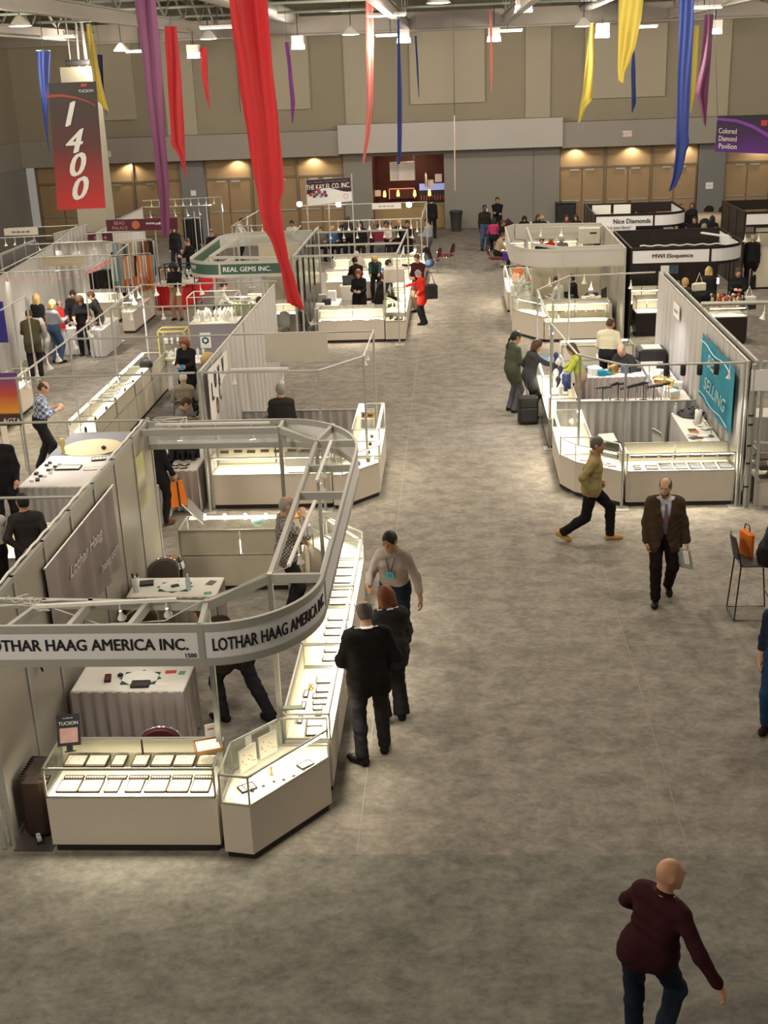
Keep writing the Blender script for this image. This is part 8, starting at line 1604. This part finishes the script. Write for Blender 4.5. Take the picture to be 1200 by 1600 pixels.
spot_row((2.2, 36.3, 2.4), (4.0, 36.3, 2.4), 3, '# halogen lamp of three on the rear beam of the light-banded booth', (0, -.2, -1), 'lamps of the light-banded booth', size=1.3, power=30); spot_row((2.0, 33.2, 2.35), (2.2, 33.2, 2.35), 1, 'lamp at the left inner corner of the light-banded booth', (0, 0, -1), 'lamps of the light-banded booth', size=1.3); spot_row((2.5, 33.8, 2.0), (4.1, 33.8, 2.0), 7, '# lamp of seven in the glowing row inside the light-banded booth', (0, .1, -1), 'glowing lamp row of the light-banded booth', size=1.1, arm=.03)
prop(MB().box(2.4, 4.2, 33.76, 33.84, 2.0, 2.04).build('lamp_bar', ALUP), 'metal bar carrying the glowing lamp row', 'lamp bar'); partition('cream inner back wall of the light-banded booth', 35.6, [2.2, 2.85, 3.5, 4.2], mat('cream_inner_wall', (.56, .50, .36), .6), ax='x', z=1.9)
t = thing('white_box', 'cream box hanging over the rear header of the light-banded booth', 'box', (3.9, 36.2, 1.95)); MB().bbox(-.3, .3, -.15, .15, 0, .45, .01).build('body', mat('cream_board', 0), t); MB().box(.0, .2, -.156, -.15, .28, .33).build('print', INK, t)
person('man in white shirt seated inside the light-banded booth', (2.9, 34.2, 0), -60, 1.72, 'sit', WHT, hair=('short', 'black')); shell_chair('chair of the man in the white shirt', (2.98, 34.16, 0), RAD(60)); person('woman in black seated beside the white-shirted man', (3.35, 34.6, 0), -70, 1.68, 'sit', BLKT, hair=('short', 'black'), fem=True); shell_chair('chair of the woman in black in the light-banded booth', (3.43, 34.55, 0), RAD(70))
skirted_table('white office table inside the light-banded booth', 3.5, 4.2, 32.9, 34.3, .75, GDRAPE, seed=84, legs=False)
t = thing('monitor', 'dark flat monitor at the right of the light-banded booth', 'monitor', (4.0, 33.1, .75), 1.2); MB().bbox(-.24, .24, -.02, .02, .08, .42, .01).build('screen', BLACK, t); MB().lathe([(.1, 0), (.02, .02), (.02, .1)], n=12).build('stand', BLACK, t)
for k in range(6): prop(MB().bbox(-.07, .07, -.05, .05, 0, .06+.03*(k % 3), .008).build('desk_item', [PAPER, BLACK, PAPER, GREYPL][k % 4]), '%s item on the white office table of the light-banded booth' % ORD[k], 'desk item').location = (3.65+.12*(k % 3), 33.1+.2*k, .752)
# ------------------------------------------------------------------ black booths at the right rear
BLKTR = mat('black_metal_trim', (.025, .02, .018), .35, .3)
def black_booth(label, x0, x1, y0, y1, rx, txt, tpos, th, tw, seams, back=True):
    path = [(x0, y1), (x0, y0), (x1-rx, y0)]+arc(x1-rx, y0+rx, rx, rx, -90, 0, 10)[1:]+[(x1, y1)]
    path = [(x0, y0), (x1-rx, y0)]+arc(x1-rx, y0+rx, rx, rx, -90, 0, 10)[1:]+[(x1, y1)]
    f_ = fascia(label, path, 1.98, 2.44, SIGNW, BLKTR, seams, rail_h=.07, seam_m=BLKTR)
    if txt: path_text(txt, path, tpos, 2.21, th, f_, INK, width=tw, bold=.02)
    fascia('black inner rear band of '+label, [(x1, y1), (x0, y1), (x0, y0)], 2.1, 2.42, BLKTR, BLKTR, name='rear_band', seam_m=BLKTR); return f_
black_booth('black-framed header with white panels reading MWI Eloquence', 4.50, 7.42, 31.5, 35.0, .95, 'MWI Eloquence', 1.02, .13, 1.02, [(6.47, 31.5, 0)]); BW = mat('black_booth_wall', (.022, .015, .013), .35, var=.2)
partition('black glossy left wall of the MWI booth', 4.48, [31.5+.875*i for i in range(5)], BW, rail=BLKTR); partition('black glossy rear wall of the MWI booth', 35.0, [4.5, 5.45, 6.4, 7.4], BW, rail=BLKTR, ax='x')
prop(MB().tube([(4.7+.1*k, 31.62, 2.47+.015*math.sin(k*1.7)) for k in range(22)], .02, 5).build('white_cable', WPL), 'white cable lying on top of the MWI header', 'cable'); t = thing('white_bracket', 'white metal bracket on top of the MWI booth at the right', 'bracket', (7.0, 33.4, 2.42)); MB().bar((-.3, .5, .04), (.25, -.5, .04), .08, .04).bar((-.1, .0, .04), (.3, -.1, .04), .05, .03).build('bar', WPL, t)
showcase('black-based case at the left of the MWI booth', 4.75, 5.5, 32.2, 32.85, h=1.0, deck=.62, body=BW, power=16); showcase('second black-based case of the MWI booth, beyond the curtain end', 4.75, 5.6, 33.6, 34.2, h=1.0, body=BW, power=10)
showcase('black-based case heaped with costume jewellery, right side of the MWI booth', 6.4, 7.4, 31.0, 31.9, h=.95, deck=.7, body=BW, power=6); rr = random.Random(91)
for k in range(26): x, y = rr.uniform(6.45, 7.35), rr.uniform(31.05, 31.85); prop(MB().lathe([(.03, 0), (.012, .04), (.012, .14), (.06, .17), (.03, .22)], (0, 0, 0), 7).build('jewelry_stand', [GOLD, CHROME, mat('red_beads', (.5, .03, .03), .4), TRAYB][k % 4]), '%s glittering jewelry stand in the heap on the black-based case' % ('gold', 'silvery', 'red', 'black')[k % 4], 'stand', 'glittering stands on the black-based case').location = (x, y, .952)
t = thing('lit_screen', 'small bright blue-white screen inside the MWI booth', 'screen', pY(1116, 437, 33.6)); MB().box(-.1, .14, -.02, .02, -.12, .06).build('frame', BLACK, t); MB().box(-.09, .13, -.024, -.02, -.11, .05).build('display', emat('screen_glow', (.75, .85, 1), 3), t)
for k, (px_, m_) in enumerate((((1039, 421), PAPER), ((1052, 419), mat('dark_blue_picture', (.05, .09, .14), .4, var=.5)))): t = thing('wall_notice', ('white notice on the black wall of the MWI booth', 'dark blue picture beside the white notice')[k], 'notice', pY(*px_, 34.95)); MB().box(-.12, .12, -.015, .0, -.14, .14).build('sheet', m_, t); MB().box(-.13, .13, -.01, .002, -.15, .15).build('frame', GREYPL, t)
lamp('SPOT', 'spot_lamp_light', (5.6, 33.0, 2.3), 70, (1, .9, .75), .1, (5.8, 33.4, 0), 140, .8); lamp('SPOT', 'spot_lamp_light', (6.9, 32.2, 2.3), 40, (1, .93, .85), .1, (7, 31.6, 0), 140, .8)
PP('man in pink shirt inside the MWI booth', 1053, 424, 1.5, 160, 1.72, 'sit_write', clothmat('pink_shirt', (.60, .35, .34)), hair=('short', 'brown')); PP('fair-haired woman in black with white straps, back to us, near the curtain end', 1071, 437, 1.6, -30, 1.66, 'stand', clothmat('black_and_cream_dress', (.045, .042, .035), var=.5, scale=10), hair=('short', 'blond'), fem=True)
PP('blond person with cream bag over the shoulder in front of the lit screen', 1108, 418, 1.66, 10, 1.70, 'hands_front', BLKT, hair=('bob', 'blond'), fem=True, coat=True, bulk=1.1); PP('short-haired woman in black cardigan with a tote, right of the costume jewellery', 1154, 419, 1.62, 190, 1.66, 'hands_front', BLKT, hair=('short', 'brown'), fem=True, coat=True)
for lb, px_, z, c1 in (('black and cream tote on the arm of the short-haired woman', (1170, 468), .95, CLOTH), ('cream shoulder bag of the blond person', (1092, 447), 1.15, clothmat('cream_leather', (.5, .46, .36)))):
    t = thing('tote_bag', lb, 'bag', (*XY(*px_, z+.1), z-.15), .3); MB().bbox(-.19, .19, -.07, .07, .14, .34, .03).build('upper_body', c1, t); MB().bbox(-.2, .2, -.075, .075, 0, .16, .03).build('lower_body', BLACKF, t); MB().tube([(-.1, 0, .33), (0, 0, .6), (.1, 0, .33)], .012).build('strap', c1, t)
black_booth('black-framed header with white panels reading Nice Diamonds', 4.40, 7.30, 39.0, 42.3, .95, 'Nice Diamonds', 1.12, .14, 1.15, [(6.2, 39.0, 0)]); partition('black front wall of the Nice Diamonds booth', 39.1, [5.3, 5.9, 6.5], BW, rail=BLKTR, ax='x', z=1.98); partition('black left wall of the Nice Diamonds booth', 4.38, [39.0+1.1*i for i in range(4)], BW, rail=BLKTR)
small_sign('white sign with curly script below the Nice Diamonds header', (967, 356), 1.05, .22, 38.95, SIGNW, 'Is it your fancy?', INK, th=.12, tw=.75); t = thing('white_screen', 'white panels standing inside the Nice Diamonds booth', 'panel', (5.2, 41.0, 0)); MB().box(-.7, -.1, 0, .04, 1.5, 2.5).box(.0, .55, 0, .04, 1.4, 2.5).build('panel', PAPER, t); MB().box(-.7, .55, -.02, .06, 0, 1.5).build('base', BLACK, t)
showcase('dark-based case under the Nice Diamonds header', 6.3, 7.2, 39.3, 40.0, h=1.0, body=BW, power=8); PP('person in pale blue shirt under the Nice Diamonds header', 1043, 352, 1.5, -10, 1.72, 'stand', clothmat('pale_blue_shirt2', (.33, .38, .48)), hair=None)
f8 = black_booth('black-framed white header at the far right edge', 8.95, 12.5, 38.5, 42.0, .9, None, 0, 0, 0, [(9.15, 38.6, .6)]); partition('black left wall of the far right booth', 8.93, [38.6+1.1*i for i in range(4)], BW, rail=BLKTR); partition('cream front wall of the far right booth', 38.8, [9.3, 10.2, 11.1, 12.0], CREAM, rail=BLKTR, ax='x', z=1.98)
PP('grey-haired man in black suit at the far right edge, seen from behind', 1177, 366, 1.72, 10, 1.76, 'stand', BLKT, hair=('ring', 'white'), coat=True); PP('brown-haired person in black beside the grey-haired man at the right edge', 1196, 366, 1.66, -5, 1.70, 'stand', BLKT, hair=('short', 'auburn'), coat=True); spot_row((8.4, 37.0, 2.0), (9.6, 37.0, 2.0), 3, '# bright lamp of three near the couple at the right edge', (0, -.1, -1), 'lamps near the right edge couple', size=1.6, arm=.1, jit=0); pipe_frame('low black lamp rail near the couple at the right edge', [((8.2, 37.0, 2.0), (9.9, 37.0, 2.0))][:0] or [((8.2, 37.0), (9.9, 37.0), 2.0)], [(8.2, 37.0, 2.0), (9.9, 37.0, 2.0)], m=BLKTR)
# lounge with round tables beyond, and the crowd along the right aisle
def round_table(label, c_, r=.75, z=.75):
    t = thing('round_table', label, 'table', (*c_, 0), 0); v = []; f = []
    for j in range(4):
        for i in range(40): a = 2*PI*i/40; rr_ = r*(1+.0*j)+(.05*math.sin(9*a+j)*j/3 if j else 0); v.append((rr_*math.cos(a), rr_*math.sin(a), z-(z-.1)*j/3*.98 if j else z))
    for j in range(3):
        for i in range(40): f.append((j*40+i, (j+1)*40+i, (j+1)*40+(i+1) % 40, j*40+(i+1) % 40))
    MB().add(v, f+[tuple(range(40))], True).build('table_cloth', mat('beige_table_cloth', (.62, .52, .36), .8), t); MB().lathe([(.3, 0), (.05, .04), (.05, z-.02)], n=12).build('pedestal', BLACK, t); return t
for i, (px_, lb) in enumerate((((1110, 335), 'beige-clothed round table farthest in the lounge'), ((1125, 358), 'beige-clothed round table nearest in the lounge'), ((1140, 375), 'beige-clothed round table beside the far right booth'))): round_table(lb, XY(*px_, .75), .85)
for i, (x, y, z, f, top, hr, lb) in enumerate(((1064, 317, 1.72, 160, BLKT, ('short', 'brown'), 'man in dark jacket standing at the left of the lounge'), (1082, 315, 1.72, 200, BLKT, ('long', 'brown'), 'woman in dark coat standing in the lounge'), (1056, 330, 1.5, 90, clothmat('lime_top', (.35, .42, .08)), ('short', 'brown'), 'person in lime green top at the lounge'), (1086, 340, 1.25, 200, BLKT, ('short', 'black'), 'seated person in black in the lounge'), (1096, 352, 1.25, 120, GRYT, ('short', 'grey'), 'seated person in grey leaning on the nearer lounge table'), (1118, 357, 1.25, 180, GRYT, ('short', 'darkgrey'), 'seated person in pale grey at the nearer lounge table'), (1134, 350, 1.25, 220, GRYT, ('short', 'brown'), 'seated person in pale top by the far right booth wall'), (1114, 340, 1.25, 0, BLKT, ('bob', 'black'), 'dark-haired person seated between the lounge tables'), (983, 317, 1.6, 180, BLKT, ('short', 'black'), 'man in black beyond the Nice Diamonds booth, tallest of four'), (1004, 321, 1.3, 180, BLKT, ('short', 'black'), 'dark head right of the tallest man beyond the Nice Diamonds booth'), (1017, 320, 1.3, 180, MARN, ('short', 'black'), 'person in maroon beyond the Nice Diamonds booth'), (1045, 324, 1.3, 180, BRWNT, ('short', 'brown'), 'brown-clad person at the right end beyond the Nice Diamonds booth'), (967, 322, 1.3, 180, DARKSUIT, ('short', 'brown'), 'leftmost head beyond the Nice Diamonds booth'))):
    PP(lb, x, y, z, f, 1.70, 'sit' if z < 1.4 else 'stand', top, hair=hr, skin=SKIN2 if i % 4 == 1 else None, fem='woman' in lb)
for k, (px_, f) in enumerate((((1106, 322), 0), (1118, 322) and ((1129, 322), 0), ((1063, 345), 90), ((1080, 350), 60), ((1100, 345), 200))): banquet_chair('dark chair with chrome frame in the lounge, %s from the left' % ORD[[2, 4, 0, 1, 3][k]], (*XY(*px_, .85), 0), -RAD(f), 'lounge chairs', cloth=BLACKF)
t = thing('bin', 'low black bin against the pilaster behind the lounge', 'bin', pz(1120, 326, 0)); MB().lathe([(.4, 0), (.5, .7), (.52, .75)], n=16).build('body', BLACK, t); MB().lathe([(.53, .7), (.53, .76)], n=16, cap=False).build('rim', GREYPL, t)
t = thing('notice', 'small white notice on the blue-grey pilaster at the right', 'notice', (11.35, WY-.07, 1.55)); MB().box(-.16, .16, -.01, .01, -.14, .14).build('sheet', PAPER, t); MB().box(-.1, .1, -.014, -.01, -.02, .0).build('print', GREYPL, t)
PP('police officer in black uniform with hands at belt by the back wall', 777, 309, 1.76, 180, 1.80, 'crossed', clothmat('black_uniform', (.010, .011, .016)), hair=('short', 'black'), skin=SKIN2); PP('tall man in black jacket, white T-shirt and jeans by the back wall', 757, 321, 1.76, 165, 1.80, 'stand', clothmat('black_jacket_far', (.02, .02, .018)), hair=('short', 'black'), bottom=JEAN2, skin=SKIN3, bulk=1.1)
t = thing('tshirt_front', 'white T-shirt front with red print worn by the man in the black jacket', 'shirt', (*XY(758, 333, 1.3), 1.1)); t.location.y -= .13; MB().bbox(-.09, .09, -.02, .02, 0, .4, .01).build('cloth', PAPER, t); MB().box(-.05, .05, -.025, -.02, .26, .3).build('print', mat('red_print', 0), t)
for i, (x, y, z, f, top, hr, lb, pose) in enumerate(((771, 341, 1.3, 10, PNKT, ('bob', 'black'), 'dark-haired woman in pink top seated at the head of the right queue', 'sit'), (782, 346, 1.25, 90, BLKT, ('short', 'brown'), 'seated person in black behind the pink-topped woman', 'sit'), (776, 365, 1.25, 80, TANT, ('short', 'brown'), 'seated person in tan leaning over the aisle-side case', 'sit_write'), (786, 362, 1.2, 80, DARKSUIT, ('short', 'black'), 'seated person in dark clothes with a purple bag', 'sit_write'), (794, 347, 1.2, 0, MARN, ('bob', 'black'), 'dark bobbed head in a chrome-framed chair behind the light-banded booth', 'sit'), (819, 335, 1.3, 180, BLKT, ('long', 'black'), 'woman in black jacket reading papers behind the light-banded booth', 'sit_write'), (840, 335, 1.3, 170, BLKT, ('bob', 'brown'), 'brown-haired person beside the old man behind the light-banded booth', 'sit'), (847, 336, 1.3, 190, BLKT, ('ring', 'white'), 'old bald man in black behind the light-banded booth', 'sit'), (885, 340, 1.2, 180, MARN, ('short', 'brown'), 'person in maroon behind the light-banded booth', 'sit'), (901, 333, 1.35, 200, BLKT, ('long', 'brown'), 'long-haired woman in black left of the Nice Diamonds booth', 'sit'), (860, 372, 1.2, 180, REDT, ('short', 'brown'), 'person in red seated inside the rear opening of the light-banded booth', 'sit'), (877, 372, 1.2, 180, BRWNT, ('short', 'grey'), 'person in grey-brown seated inside the rear opening of the light-banded booth', 'sit'), (846, 376, 1.2, 180, BLKT, ('short', 'brown'), 'dark-clad person at the left of the rear opening of the light-banded booth', 'sit'), (808, 412, 1.2, 60, ORGT, ('short', 'auburn'), 'person in orange under the corner of the light-banded header', 'sit'))):
    PP(lb, x, y, z, f, 1.70, pose, top, hair=hr, skin=SKIN2 if i % 3 == 1 else None, fem='woman' in lb, vox=.022)
for k, (px_, f) in enumerate((((762, 352), 75), ((774, 386), 80), ((794, 345), 0))): banquet_chair(('maroon chair behind the man in the black jacket', 'empty maroon chair with white legs at the near end of the right queue', 'maroon chair of the dark bobbed head')[k], (*XY(*px_, .85), 0), -RAD(f))
t = thing('purple_bag', 'purple bag hanging beside the near seated person of the right queue', 'bag', (*XY(789, 398, .5), .3)); MB().bbox(-.12, .12, -.08, .08, 0, .3, .04).build('body', mat('purple_bag_cloth', (.10, .03, .30), .7), t); MB().tube([(-.06, 0, .29), (0, 0, .4), (.06, 0, .29)], .01).build('strap', BLACK, t)
for i in range(4): showcase('white case of the row behind the light-banded booth, %s' % ordn(i, 4), 1.6+.95*i, 2.5+.95*i, 44.5, 45.1, h=.9, power=9, group='row of cases behind the light-banded booth')
table_px('low table with white papers behind the light-banded booth', (815, 350), (860, 350), 1.0, seed=95); t = thing('equipment_bin', 'dark wheeled bin by the doors right of the back wall corner', 'bin', pz(883, 352, 0)); MB().bbox(-.45, .45, -.3, .3, .1, 1.0, .05).build('body', BLACK, t); MB().bbox(-.47, .47, -.32, .32, 1.0, 1.05, .03).build('lid', BLACK, t)
